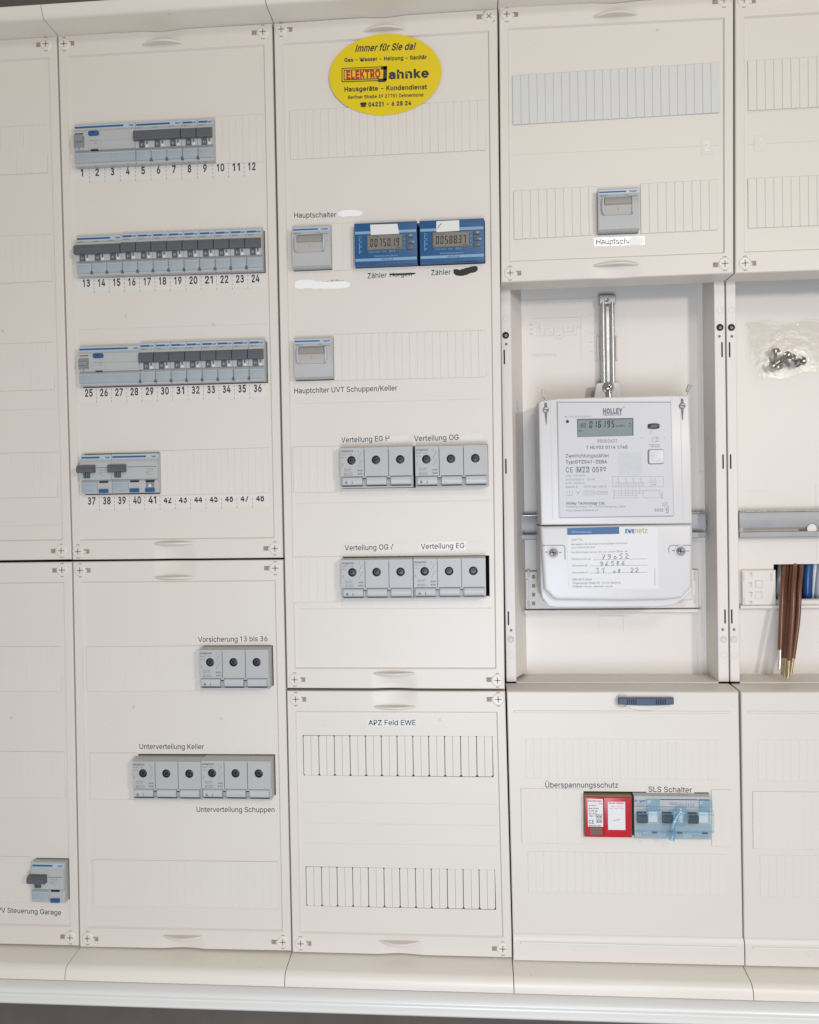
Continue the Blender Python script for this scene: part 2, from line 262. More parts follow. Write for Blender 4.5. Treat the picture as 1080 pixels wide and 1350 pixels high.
FONT["G"] = [1041, [[537,-14,450,-7,371,15,299,50,235,99,182,159,138,231,106,314,87,406,81,508,87,611,106,703,138,786,182,858,235,919,298,967,369,1003,446,1024,530,1031,582,1028,633,1020,681,1007,726,989,768,966,806,939,841,907,872,872,898,833,920,790,937,745,948,697,816,697,660,886,531,912,472,906,417,891,366,865,321,829,282,783,250,728,226,663,212,590,207,508,212,426,226,354,250,290,283,235,322,189,368,153,420,127,477,111,537,106,593,110,643,122,689,142,730,170,764,205,792,247,813,294,825,347,830,405,869,398,565,398,565,511,956,511,956,400,950,320,932,247,902,182,861,124,812,76,753,38,687,9,615,-8]]]
FONT["H"] = [1034, [[120,0,120,1017,249,1017,249,578,785,578,785,1017,914,1017,914,0,785,0,785,464,249,464,249,0]]]
FONT["I"] = [601, [[62,0,62,114,236,114,236,903,62,903,62,1017,539,1017,539,903,365,903,365,114,539,114,539,0]]]
FONT["J"] = [793, [[370,-14,286,-5,213,22,151,66,104,126,76,201,66,291,66,346,195,346,195,291,201,233,217,186,243,149,278,121,321,105,370,100,419,105,461,121,496,149,522,186,538,233,544,291,544,1017,673,1017,673,291,663,201,635,126,588,66,527,22,454,-5]]]
FONT["K"] = [933, [[209,291,209,432,727,1017,897,1017,462,552,455,552], [120,0,120,1017,249,1017,249,668,248,450,249,386,249,0], [744,0,376,518,456,619,897,0]]]
FONT["L"] = [786, [[120,0,120,1017,249,1017,249,114,722,114,722,0]]]
FONT["M"] = [1256, [[120,0,120,1017,303,1017,554,374,643,98,615,98,705,374,953,1017,1136,1017,1136,0,1009,0,1014,914,1026,914,912,582,684,0,572,0,341,582,224,914,238,914,244,0]]]
FONT["N"] = [1047, [[120,0,120,1017,272,1017,686,365,828,110,810,107,798,1017,927,1017,927,0,774,0,404,580,215,904,238,907,250,0]]]
FONT["O"] = [1067, [[534,-14,450,-7,372,15,301,50,238,98,184,158,140,230,107,313,87,406,81,508,87,611,107,703,140,786,184,858,238,919,301,967,372,1003,450,1024,534,1031,618,1024,696,1003,767,967,830,919,884,858,928,786,960,703,980,611,986,508,980,406,960,313,928,230,884,158,830,98,767,50,696,15,618,-7], [534,106,593,111,648,126,699,152,745,188,784,233,817,288,841,353,856,426,860,508,856,591,841,665,817,729,784,784,745,830,699,865,648,891,593,906,534,912,475,906,420,891,368,865,322,829,283,784,251,729,226,664,212,590,207,508,212,426,226,353,251,288,283,233,322,188,368,152,420,126,475,111]]]
FONT["P"] = [889, [[120,0,120,1017,470,1017,544,1013,609,998,665,975,712,943,750,904,779,859,801,809,813,754,817,695,813,637,801,582,779,531,750,485,712,447,665,414,609,391,544,376,470,371,219,371,219,485,465,485,515,488,558,497,594,512,624,533,648,558,666,587,679,620,686,656,689,695,686,734,679,770,666,803,648,832,624,857,594,877,557,892,514,901,464,904,249,904,249,0]]]
FONT["Q"] = [1067, [[490,318,625,318,739,169,767,130,937,-96,802,-96], [534,-14,450,-7,372,15,301,50,238,98,184,158,140,230,107,313,87,406,81,508,87,611,107,703,140,786,184,858,238,919,301,967,372,1003,450,1024,534,1031,618,1024,696,1003,767,967,830,919,884,858,928,786,960,703,980,611,986,508,980,406,960,313,928,230,884,158,830,98,767,50,696,15,618,-7], [534,106,593,111,648,126,699,152,745,188,784,233,817,288,841,353,856,426,860,508,856,591,841,665,817,729,784,784,745,830,699,865,648,891,593,906,534,912,475,906,420,891,368,865,322,829,283,784,251,729,226,664,212,590,207,508,212,426,226,353,251,288,283,233,322,188,368,152,420,126,475,111]]]
FONT["R"] = [898, [[120,0,120,1017,472,1017,546,1013,610,1000,666,977,713,947,751,910,781,866,802,817,814,763,819,704,814,645,802,592,781,543,751,500,713,464,666,434,610,413,545,400,472,395,193,395,193,510,467,510,517,513,559,521,595,534,625,552,649,574,667,601,680,632,688,666,690,704,688,743,680,778,667,809,649,837,625,860,595,879,559,893,516,901,466,904,249,904,249,0], [706,0,460,458,606,458,856,0]]]
FONT["S"] = [893, [[447,-18,377,-14,313,-2,255,18,205,46,162,80,128,120,102,166,85,217,76,273,209,273,215,236,228,204,247,175,271,152,300,132,333,117,369,107,407,100,447,98,492,101,534,108,572,121,606,137,635,158,659,184,677,212,687,244,691,279,688,309,679,335,664,358,490,445,367,479,290,505,225,538,172,578,134,626,111,681,104,745,109,800,124,850,150,896,184,935,226,969,275,996,330,1015,390,1027,454,1031,519,1027,578,1015,632,995,680,968,721,936,754,897,779,854,795,807,802,756,675,756,663,803,640,843,604,875,560,898,508,912,450,917,408,915,370,907,335,896,304,879,278,860,257,836,242,810,233,782,230,751,234,719,244,691,262,667,310,630,656,513,717,475,745,452,769,425,789,395,804,361,814,321,817,277,812,224,797,173,773,127,740,86,697,50,647,21,588,0,521,-13]]]
FONT["T"] = [897, [[64,903,64,1017,834,1017,834,903,513,903,513,0,385,0,385,903]]]
FONT["U"] = [1034, [[518,-16,441,-11,371,5,308,31,253,66,207,109,169,160,142,217,126,279,120,346,120,1017,249,1017,249,356,252,309,263,266,281,226,306,191,337,160,374,136,417,118,465,107,518,103,571,107,619,118,661,136,698,160,729,191,753,226,771,266,782,309,785,356,785,1017,914,1017,914,346,909,279,892,217,865,160,828,109,782,66,727,31,664,5,594,-11]]]
FONT["V"] = [959, [[408,0,33,1017,169,1017,384,412,496,61,469,61,789,1017,926,1017,556,0]]]
FONT["W"] = [1372, [[310,0,33,1017,165,1017,326,392,394,79,378,79,448,392,612,1017,759,1017,923,392,994,79,976,79,1045,392,1207,1017,1339,1017,1060,0,911,0,735,646,672,950,699,950,636,646,461,0]]]
FONT["X"] = [948, [[36,0,434,569,434,473,59,1017,208,1017,487,584,464,584,747,1017,892,1017,518,478,518,574,912,0,763,0,584,259,461,462,489,462,183,0]]]
FONT["Y"] = [944, [[407,0,407,417,33,1017,182,1017,481,507,499,461,447,461,561,689,762,1017,910,1017,536,417,536,0]]]
FONT["Z"] = [877, [[83,0,83,93,547,770,681,951,696,909,81,903,81,1017,793,1017,793,923,195,66,180,109,799,114,799,0]]]
FONT["a"] = [778, [[320,-17,273,-14,230,-5,189,10,152,31,121,57,95,89,76,126,65,169,61,216,64,257,72,292,86,322,105,347,128,369,185,401,549,543,543,570,519,614,480,644,454,654,424,660,391,662,357,660,298,645,200,548,82,582,102,625,127,662,157,692,191,717,227,736,266,751,306,761,347,767,478,759,510,750,572,721,599,700,624,673,645,640,661,602,670,556,673,503,673,0,553,0,553,104,545,104,431,2,398,-9,361,-15], [341,91,384,94,422,103,456,117,484,137,508,160,527,186,540,215,548,245,551,276,551,380,207,279,194,260,186,237,186,185,259,104,311,92]]]
FONT["b"] = [849, [[459,-16,415,-14,377,-6,317,24,236,117,224,117,224,0,105,0,105,1017,227,1017,227,638,236,638,293,711,343,745,375,758,413,766,458,769,519,764,575,748,626,721,671,685,709,639,740,585,762,523,776,454,780,378,776,301,762,231,740,169,709,114,671,69,626,32,576,5,520,-11], [440,94,485,98,524,110,559,131,588,159,613,193,632,233,645,278,653,327,656,379,654,430,645,478,632,522,613,562,589,595,560,623,525,643,485,656,440,660,396,656,357,644,322,624,293,597,269,565,250,526,236,482,228,433,225,379,228,325,236,275,250,230,269,190,294,157,323,130,358,110,397,98]]]
FONT["c"] = [791, [[414,-16,349,-11,288,5,234,33,185,70,145,116,112,170,88,232,73,300,68,375,73,451,88,520,112,582,145,637,185,683,234,720,288,747,349,763,414,769,636,692,680,644,712,586,723,554,606,524,414,660,367,655,326,642,290,620,260,591,236,557,217,517,203,472,195,425,193,375,195,326,203,279,217,235,236,195,260,161,290,132,326,110,367,97,414,93,608,234,726,205,715,172,700,141,682,112,638,63,554,10,487,-10,452,-15]]]
FONT["d"] = [849, [[391,-16,330,-11,274,5,223,32,178,69,140,114,109,169,86,231,73,301,68,378,73,454,87,523,110,585,141,639,179,685,224,721,275,748,330,764,391,769,436,766,474,758,506,745,612,638,621,638,621,1017,744,1017,744,0,625,0,625,117,613,117,532,24,505,8,473,-6,435,-14], [409,94,453,98,492,110,526,130,556,157,580,190,599,230,612,275,621,325,623,379,621,433,613,482,599,526,580,565,556,597,527,624,492,644,453,656,409,660,364,656,324,643,289,623,260,595,236,562,217,522,203,478,195,430,193,379,195,327,203,278,217,233,236,193,261,159,290,131,325,110,365,98]]]
FONT["e"] = [808, [[424,-16,354,-11,290,5,234,33,185,70,144,115,111,170,87,231,73,299,68,374,73,448,87,517,111,579,143,634,183,681,230,719,284,747,345,763,410,769,451,767,492,760,532,748,570,731,605,709,638,682,668,648,693,609,714,564,730,512,739,453,742,388,742,339,150,339,150,442,676,442,619,404,617,452,609,497,595,537,577,573,554,603,525,628,492,646,453,657,410,660,367,657,327,645,293,627,263,602,238,573,218,539,203,502,195,463,192,422,192,355,195,302,205,254,221,212,243,176,270,147,302,123,339,106,380,96,425,92,571,145,601,186,611,211,730,182,716,144,696,110,670,79,640,51,604,28,565,9,522,-5,475,-14]]]
FONT["f"] = [507, [[456,759,456,654,13,654,13,759], [161,0,161,863,164,904,175,940,191,972,213,998,240,1020,270,1038,304,1050,339,1057,485,1042,455,937,356,945,329,935,309,920,295,898,286,871,283,837,283,0]]]
FONT["g"] = [850, [[414,-301,360,-299,312,-291,268,-279,229,-263,194,-243,165,-220,139,-195,101,-139,203,-81,261,-149,309,-177,339,-187,374,-193,414,-195,471,-190,522,-175,564,-150,597,-115,616,-69,623,-12,623,137,612,137,555,64,505,31,472,19,434,12,390,10,331,14,276,29,225,53,180,87,142,129,110,180,87,240,73,307,68,382,73,457,87,525,110,587,141,640,179,685,225,721,276,748,331,764,392,769,436,766,475,759,507,746,615,638,626,638,626,759,745,759,745,-18,740,-80,725,-134,701,-180,668,-218,628,-248,581,-272,529,-288,473,-298], [410,118,454,122,493,132,527,150,556,175,581,205,600,242,614,285,622,332,625,385,622,437,614,485,600,528,581,566,557,598,528,624,493,644,454,656,410,660,365,656,325,643,290,623,261,596,236,563,217,525,203,482,195,435,193,385,195,334,204,287,217,245,237,208,261,177,291,152,326,133,365,122]]]
FONT["h"] = [820, [[227,453,227,0,105,0,105,1017,227,1017,227,575,205,575,231,638,264,688,304,724,350,749,400,764,455,769,504,765,549,755,590,737,626,712,657,681,681,642,700,595,711,542,714,481,714,0,592,0,592,470,587,525,572,571,546,609,511,636,469,653,420,658,385,656,352,648,322,635,295,617,272,593,253,565,239,533,230,495]]]
FONT["i"] = [333, [[105,0,105,759,227,759,227,0], [145,888,125,896,85,945,85,988,125,1037,145,1045,190,1045,228,1024,242,1007,253,966,242,926,228,909,190,888]]]
FONT["j"] = [333, [[105,759,227,759,227,-60,225,-104,217,-145,203,-181,184,-212,159,-238,129,-258,94,-273,54,-282,-20,-285,-20,-173,36,-170,62,-160,81,-144,94,-121,102,-92,105,-58], [144,888,107,909,93,926,82,966,93,1007,107,1024,144,1045,189,1045,227,1024,241,1007,252,966,241,926,227,909,189,888]]]
FONT["k"] = [761, [[220,273,220,423,241,423,569,759,720,759,368,399,354,399], [105,0,105,1017,227,1017,227,0], [588,0,296,371,382,457,744,0]]]
FONT["l"] = [378, [[279,-5,225,0,181,15,148,40,124,75,110,117,105,169,105,1017,227,1017,227,197,269,106,339,109,361,5]]]
FONT["m"] = [1220, [[105,0,105,759,224,759,225,591,215,591,228,629,244,663,265,692,289,716,315,736,344,752,375,763,406,770,438,772,491,767,536,750,575,721,605,684,628,640,642,589,625,589,636,625,653,657,674,686,700,712,729,733,761,750,797,762,834,770,873,772,916,769,956,760,994,744,1028,721,1057,692,1081,657,1099,615,1110,566,1114,510,1114,0,991,0,991,507,986,557,971,597,945,625,912,645,876,657,837,661,805,659,775,651,748,639,725,623,706,604,679,554,673,525,671,494,671,0,548,0,548,520,544,559,529,593,506,622,475,644,440,657,399,661,370,659,342,652,315,640,291,624,269,603,252,578,238,549,230,515,227,476,227,0]]]
FONT["n"] = [819, [[227,453,227,0,105,0,105,759,223,759,224,575,205,575,231,638,264,688,304,724,350,749,400,764,455,769,504,765,549,755,590,737,626,712,656,681,681,642,700,595,711,542,714,481,714,0,592,0,592,470,587,525,572,571,546,609,511,636,469,653,420,658,385,656,352,648,322,635,295,617,272,593,253,565,239,533,230,495]]]
FONT["o"] = [830, [[414,-16,349,-11,288,5,234,33,185,70,145,116,112,170,88,232,73,300,68,375,73,451,88,520,112,582,145,637,185,683,234,720,288,747,349,763,414,769,481,763,542,747,597,720,645,683,686,637,719,582,743,520,757,451,762,375,757,300,743,232,719,170,686,116,645,70,597,33,542,5,481,-11], [414,93,462,97,504,110,540,132,571,161,595,195,614,235,628,279,636,326,638,375,636,425,628,472,614,516,595,557,571,591,540,620,504,642,462,655,414,660,367,655,326,642,290,620,260,591,236,557,217,517,203,472,195,425,193,375,195,326,203,279,217,235,236,195,260,161,290,132,326,110,367,97]]]
FONT["p"] = [849, [[105,-285,105,759,224,759,224,638,236,638,343,745,375,758,413,766,458,769,519,764,575,748,626,721,671,685,709,639,740,585,762,523,776,454,780,378,776,301,762,231,740,169,709,114,671,69,626,32,576,5,520,-11,459,-16,415,-14,377,-6,345,8,318,24,236,117,227,117,227,-285], [440,94,485,98,524,110,559,131,588,159,613,193,632,233,645,278,653,327,656,379,654,430,645,478,632,522,613,562,589,595,560,623,525,643,485,656,440,660,396,656,357,644,322,624,293,597,269,565,250,526,236,482,228,433,225,379,228,325,236,275,250,230,269,190,294,157,323,130,358,110,397,98]]]
FONT["q"] = [849, [[744,-285,621,-285,621,117,612,117,532,24,505,8,473,-6,435,-14,391,-16,330,-11,274,5,223,32,178,69,140,114,109,169,86,231,73,301,68,378,73,454,87,523,110,585,141,639,179,685,224,721,275,748,330,764,391,769,436,766,474,758,506,745,613,638,625,638,625,759,744,759], [409,94,453,98,492,110,526,130,556,157,580,190,599,230,612,275,621,325,623,379,621,433,613,482,599,526,580,565,556,597,527,624,492,644,453,656,409,660,364,656,324,643,289,623,260,595,236,562,217,522,203,478,195,430,193,379,195,327,203,278,217,233,236,193,261,159,290,131,325,110,365,98]]]
FONT["r"] = [518, [[105,0,105,759,223,759,223,642,231,642,248,678,273,708,305,734,342,754,382,766,487,767,487,645,380,649,348,642,318,629,292,612,270,592,252,567,238,539,230,508,227,474,227,0]]]
FONT["s"] = [730, [[364,-16,314,-14,267,-6,224,7,186,25,152,48,124,76,100,109,83,146,71,188,188,213,201,175,221,144,248,121,281,104,319,94,363,91,412,95,454,106,489,125,515,149,531,176,536,206,533,230,524,252,508,271,486,287,458,300,424,310,298,340,235,359,184,385,144,416,116,454,99,498,94,548,98,590,110,628,130,663,157,694,191,720,230,741,274,756,322,766,374,769,424,766,468,758,508,745,542,727,572,705,598,678,619,648,635,616,648,580,536,554,524,582,507,608,485,631,456,650,420,661,375,665,332,662,294,651,262,634,237,611,222,584,217,554,221,528,231,505,248,487,272,471,304,457,343,446,459,419,522,399,573,374,612,343,640,306,657,262,662,213,658,170,646,130,625,94,596,62,561,35,520,13,472,-3,420,-13]]]
FONT["t"] = [455, [[408,759,408,654,13,654,13,759], [130,942,252,942,252,195,254,165,261,141,272,123,289,110,312,102,404,107,426,3,276,-3,225,14,184,43,154,81,136,129,130,186]]]
FONT["u"] = [820, [[365,-10,316,-7,271,4,230,22,194,46,163,78,138,117,120,164,109,217,105,278,105,759,227,759,227,288,233,233,248,187,274,150,308,122,351,106,400,100,435,103,468,111,498,124,525,142,548,165,567,194,581,226,589,264,592,305,592,759,714,759,714,0,596,0,596,184,615,184,588,120,554,70,514,34,469,9,419,-5]]]
FONT["v"] = [778, [[325,0,35,759,169,759,330,310,347,265,411,42,368,42,610,759,743,759,453,0]]]
FONT["w"] = [1134, [[275,0,45,759,174,759,350,83,330,83,412,427,504,759,633,759,804,83,783,83,867,427,960,759,1089,759,859,0,737,0,638,343,553,675,581,675,397,0]]]
FONT["x"] = [757, [[42,0,343,436,342,342,57,759,200,759,414,412,351,412,563,759,703,759,417,337,417,428,716,0,574,0,346,363,409,363,183,0]]]
FONT["y"] = [778, [[95,-277,123,-171,289,-103,325,-3,35,759,169,759,330,310,411,42,367,42,610,759,743,759,408,-116,392,-153,373,-186,353,-214,330,-238,306,-257,279,-271,249,-282,217,-288]]]
FONT["z"] = [761, [[83,0,83,91,508,639,508,646,96,646,96,759,665,759,665,662,252,120,252,113,677,113,677,0]]]
FONT["~"] = [906, [[104,300,107,352,116,398,131,436,152,467,177,491,206,510,237,522,269,530,302,533,335,530,366,523,395,511,424,494,624,387,646,398,664,415,678,439,686,469,689,505,800,505,798,453,789,408,773,370,752,339,727,314,699,296,668,283,635,276,602,273,569,276,537,283,508,295,447,335,282,418,261,408,242,393,227,370,219,339,216,300]]]
FONT["°"] = [632, [[317,566,276,569,237,580,201,597,169,620,141,647,117,680,100,716,90,754,86,795,90,836,100,875,117,911,141,944,169,971,201,995,237,1012,276,1022,317,1026,357,1022,396,1012,432,995,464,971,491,944,515,911,532,875,542,836,546,795,542,754,532,716,515,680,491,647,464,620,432,597,396,580,357,569]]]
FONT["·"] = [392, [[196,393,172,396,151,404,131,419,116,438,107,460,104,483,107,508,116,529,131,548,151,563,172,572,196,575,220,572,242,563,261,548,276,529,285,508,285,460,276,438,261,419,242,404,220,396]]]
FONT["Ü"] = [1034, [[518,-16,441,-11,371,5,308,31,253,66,207,109,169,160,142,217,126,279,120,346,120,1017,249,1017,249,356,252,309,263,266,281,226,306,191,337,160,374,136,417,118,465,107,518,103,571,107,619,118,661,136,698,160,729,191,753,226,771,266,782,309,785,356,785,1017,914,1017,914,346,909,279,892,217,865,160,828,109,782,66,727,31,664,5,594,-11], [662,1144,580,1225,662,1306,740,1246,740,1204], [374,1144,293,1225,374,1306,455,1225]]]
FONT["ß"] = [883, [[244,724,244,0,120,0,120,724,129,818,155,895,198,954,254,997,319,1023,393,1031,437,1028,479,1020,521,1005,560,985,594,959,623,926,646,886,659,840,664,787,573,522,581,501,783,304,796,274,804,240,806,201,803,157,792,119,773,84,748,55,717,30,679,11,637,-3,590,-11,539,-14,495,-12,453,-6,414,3,380,14,328,41,375,147,461,107,493,102,531,100,575,103,612,112,643,128,665,150,679,177,684,209,681,234,673,257,660,278,506,407,469,453,456,480,448,510,445,544,544,776,539,820,524,856,500,883,469,902,433,914,393,918,348,913,311,897,282,871,261,834,248,785]]]
FONT["ä"] = [778, [[320,-17,273,-14,230,-5,189,10,152,31,121,57,95,89,76,126,65,169,61,216,64,257,72,292,86,322,105,347,128,369,185,401,549,543,543,570,519,614,480,644,454,654,424,660,391,662,357,660,298,645,200,548,82,582,102,625,127,662,157,692,191,717,227,736,266,751,306,761,347,767,478,759,510,750,572,721,599,700,624,673,645,640,661,602,670,556,673,503,673,0,553,0,553,104,545,104,431,2,398,-9,361,-15], [341,91,384,94,422,103,456,117,484,137,508,160,527,186,540,215,548,245,551,276,551,380,207,279,194,260,186,237,186,185,259,104,311,92], [501,888,441,966,522,1047,603,966,544,888], [214,888,164,926,156,945,156,987,164,1006,235,1047,313,987,313,945,256,888]]]
FONT["ö"] = [830, [[414,-16,349,-11,288,5,234,33,185,70,145,116,112,170,88,232,73,300,68,375,73,451,88,520,112,582,145,637,185,683,234,720,288,747,349,763,414,769,481,763,542,747,597,720,645,683,686,637,719,582,743,520,757,451,762,375,757,300,743,232,719,170,686,116,645,70,597,33,542,5,481,-11], [414,93,462,97,504,110,540,132,571,161,595,195,614,235,628,279,636,326,638,375,636,425,628,472,614,516,595,557,571,591,540,620,504,642,462,655,414,660,367,655,326,642,290,620,260,591,236,557,217,517,203,472,195,425,193,375,195,326,203,279,217,235,236,195,260,161,290,132,326,110,367,97], [537,888,477,966,559,1047,637,987,637,945,580,888], [250,888,200,926,192,945,192,987,200,1006,271,1047,352,966,292,888]]]
FONT["ü"] = [820, [[365,-10,316,-7,271,4,230,22,194,46,163,78,138,117,120,164,109,217,105,278,105,759,227,759,227,288,233,233,248,187,274,150,308,122,351,106,400,100,435,103,468,111,498,124,525,142,548,165,567,194,581,226,589,264,592,305,592,759,714,759,714,0,596,0,596,184,615,184,588,120,554,70,514,34,469,9,419,-5], [533,888,513,896,475,945,475,987,513,1036,554,1047,632,987,632,945,575,888], [245,888,185,966,266,1047,347,966,288,888]]]
FONT[" "] = [376, []]
FONT['I'] = [390, [[130, 0, 130, 1017, 250, 1017, 250, 0]]]
FONT['l'] = [330, [[110, 0, 110, 1060, 220, 1060, 220, 0]]]
FONT['1'] = [780, [[350, 0, 350, 830, 130, 720, 130, 835, 385, 1017, 470, 1017, 470, 0]]]
def _arc(cx, cy, rx, ry, a0, a1, t, n=12):
    o = []; q = []
    for k in range(n+1):
        a = math.radians(a0+(a1-a0)*k/n); o += [cx+(rx+t)*math.cos(a), cy+(ry+t)*math.sin(a)]; q.append((cx+(rx-t)*math.cos(a), cy+(ry-t)*math.sin(a)))
    for p in reversed(q): o += list(p)
    return o
FONT['e'] = [818, [_arc(409, 384, 292, 340, -2, 312, 56, 20), [130, 328, 757, 328, 745, 434, 130, 434]]]
FONT['3'] = [906, [_arc(440, 762, 232, 198, 158, -92, 58), _arc(440, 291, 272, 248, 92, -160, 58), [330, 492, 330, 604, 470, 604, 470, 492]]]
_tc = {}; _gc = {}
def _inside(p, P):
    c = False; n = len(P)
    for i in range(n):
        a, b = P[i], P[i-1]
        if (a[1] > p[1]) != (b[1] > p[1]) and p[0] < (b[0]-a[0])*(p[1]-a[1])/(b[1]-a[1])+a[0]: c = not c
    return c
def _grow(P, d, hole):
    """one outline grown outwards by d (a hole shrinks)"""
    ar = sum(P[i-1][0]*P[i][1]-P[i][0]*P[i-1][1] for i in range(len(P)))
    if (ar > 0) == hole: P = P[::-1]
    R = []; n = len(P)
    for i in range(n):
        a, b, q = P[i-1], P[i], P[(i+1) % n]
        e1 = (b[0]-a[0], b[1]-a[1]); e2 = (q[0]-b[0], q[1]-b[1]); l1 = math.hypot(*e1) or 1; l2 = math.hypot(*e2) or 1
        n1 = (e1[1]/l1, -e1[0]/l1); n2 = (e2[1]/l2, -e2[0]/l2); m = (n1[0]+n2[0], n1[1]+n2[1]); kk = m[0]**2+m[1]**2
        t = min(2*d/kk, 1.3*d) if kk > .05 else 0
        R.append((b[0]+m[0]*t, b[1]+m[1]*t))
    return R
def _glyph(ch, d):
    if (ch, d) in _gc: return _gc[(ch, d)]
    L = []
    for lp in FONT.get(ch, FONT['-'])[1]:
        P = []
        for i in range(len(lp)//2):
            p = (lp[2*i]/2000, lp[2*i+1]/2000)
            if not P or math.dist(p, P[-1]) > .006: P.append(p)
        L.append(P)
    area = [sum(P[i-1][0]*P[i][1]-P[i][0]*P[i-1][1] for i in range(len(P))) for P in L]
    par = [next((j for j, Q in enumerate(L) if j != k and abs(area[j]) > abs(area[k]) and area[k]*area[j] < 0 and _inside(P[0], Q)), None) for k, P in enumerate(L)]
    V = []; F = []
    for k, P in enumerate(L):
        if par[k] is not None: continue
        cu = bpy.data.curves.new('t', 'CURVE'); cu.dimensions = '2D'; cu.fill_mode = 'BOTH'
        for R in [_grow(P, d, False)]+[_grow(L[j], d, True) for j in range(len(L)) if par[j] == k]:
            sp = cu.splines.new('POLY'); sp.points.add(len(R)-1); sp.use_cyclic_u = True
            for i, (px, py) in enumerate(R): sp.points[i].co = (px, py, 0, 1)
        ob = bpy.data.objects.new('t', cu); COL.objects.link(ob)
        dg = bpy.context.evaluated_depsgraph_get(); dg.update()
        me = bpy.data.meshes.new_from_object(ob.evaluated_get(dg)); n = len(V)
        V += [(v.co.x, v.co.y, k) for v in me.vertices]; F += [tuple(i+n for i in p.vertices) for p in me.polygons]
        bpy.data.objects.remove(ob); bpy.data.curves.remove(cu); bpy.data.meshes.remove(me)
    _gc[(ch, d)] = (np.array(V, float).reshape(-1, 3), F); return _gc[(ch, d)]
def glyphs(txt, bold=0.0, shear=0.0):
    k = (txt, bold, shear)
    if k in _tc: return _tc[k]
    V = []; F = []; x = 0.0; n = 0
    for ch in txt:
        v, f = _glyph(ch, round(bold*.62+.006, 4))
        if len(v):
            w = v.copy(); w[:, 0] += x+shear*w[:, 1]; V.append(w); F += [tuple(i+n for i in q) for q in f]; n += len(w)
        x += FONT.get(ch, FONT['-'])[0]/2000+bold*.9
    _tc[k] = (np.concatenate(V) if V else np.zeros((0, 3)), F); return _tc[k]
CAPH = None
def text(mb, s, p0, p1, h, y, bold=0.0, shear=0.0, clipz=None):
    """lettering whose left and right ends (x,z: middle of the capitals) are p0 and p1, capitals h mm high, at depth y"""
    global CAPH
    if CAPH is None: CAPH = glyphs('H')[0][:, 1].max()
    v, f = glyphs(s, bold, shear)
    if not len(v): return
    x0, x1 = v[:, 0].min(), v[:, 0].max(); w = max(1e-6, x1-x0)
    dx, dz = p1[0]-p0[0], p1[1]-p0[1]
    out = []
    for a in v:
        u = (a[0]-x0)/w
        z = p0[1]+dz*u+(a[1]/CAPH-0.5)*h
        if clipz is not None: z = min(z, clipz)
        out.append((p0[0]+dx*u, y-.035*a[2], z))
    mb.add(out, f)
def ctext(mb, s, c, w, h, y, **k): text(mb, s, (c[0]-w/2, c[1]), (c[0]+w/2, c[1]), h, y, **k)
SEG = {'0':'abcdef','1':'bc','2':'abged','3':'abgcd','4':'fgbc','5':'afgcd','6':'afgedc','7':'abc','8':'abcdefg','9':'abcdfg'}
def seg7(mb, s, x, z, w, h, t, y, slant=0.06, gap=None):
    gap = gap or w*0.35
    for ch in s:
        if ch == '.': mb.box(x-gap*.7, x-gap*.7+t, y, y+.02, z, z+t); continue
        if ch == ' ': x += w+gap; continue
        for g in SEG[ch]:
            if g in 'agd':
                zz = {'a':h-t/2, 'g':h/2, 'd':t/2}[g]; a, b = (x+t*.6, z+zz), (x+w-t*.6, z+zz)
                mb.add([(a[0]+zz*slant, y, a[1]-t/2), (b[0]+zz*slant, y, a[1]-t/2), (b[0]+zz*slant, y, a[1]+t/2), (a[0]+zz*slant, y, a[1]+t/2)], [(0,1,2,3)])
            else:
                xx = x if g in 'fe' else x+w-t; z0, z1 = (h/2+t*.3, h-t*.4) if g in 'fb' else (t*.4, h/2-t*.3)
                mb.add([(xx+z0*slant, y, z+z0), (xx+t+z0*slant, y, z+z0), (xx+t+z1*slant, y, z+z1), (xx+z1*slant, y, z+z1)], [(0,1,2,3)])
        x += w+gap

# things ----------------------------------------------------------
class Thing:
    def __init__(s, name, label, cat, org=(0,0,0), group=None):
        s.e = bpy.data.objects.new(name, None); COL.objects.link(s.e); s.e.empty_display_size = 0.01
        s.e.location = Vector(org)*S; s.org = org; s.e['label'] = label; s.e['category'] = cat
        if group: s.e['group'] = group
    def part(s, mb, name, m, **k): return mb.build(name, m, s.e, s.org, **({'smooth': False, **k} if 'lettering' in name else k))
    def sub(s, mb, name, m, parent, **k): return mb.build(name, m, parent, s.org, **k)
def dup(root, loc, label):
    r = root.copy(); COL.objects.link(r); r.location = loc; r['label'] = label
    for ch in list(root.children):
        c = ch.copy(); COL.objects.link(c); c.parent = r
        for g in ch.children:
            d = g.copy(); COL.objects.link(d); d.parent = c
    return r
def structure(o): o['kind'] = 'structure'; return o

# ================================================================ the room behind and the cabinet housing
structure(MB().box(-900, 1900, 135, 145, -900, 2000).build('wall', WALL))
cab = Thing('cabinet_housing', 'off-white steel surround of the wall-hung meter cabinet, framing all covers above and below', 'cabinet', (-254, 130, -60))
XL, XR = -254.0, 1004.0
cab.part(MB().box(XL, XR, 126, 131, -50, 1075), 'rear_panel', DARK)  # painted near-black so the gaps between covers show as unlit depth
def topprof(x0, x1):
    return MB().prism([(14, 1050.3), (0.5, 1050.3), (-1.5, 1050.8), (-29, 1051.0), (-31.5, 1051.6), (-33.5, 1053.5), (-35, 1058), (-36.5, 1062), (-36.5, 1064), (-34, 1066), (14, 1066)], x0, x1)
def botprof(x0, x1):
    return MB().prism([(14, -1.2), (0.5, -1.2), (-2, -1.6), (-26.5, -4.0), (-28.5, -4.8), (-31.5, -6.6), (-33.5, -9.5), (-34.3, -12), (-35, -16), (-35, -18.4), (14, -18.4)], x0, x1)
seams = [XL, 0, 250, 500, 750, XR]
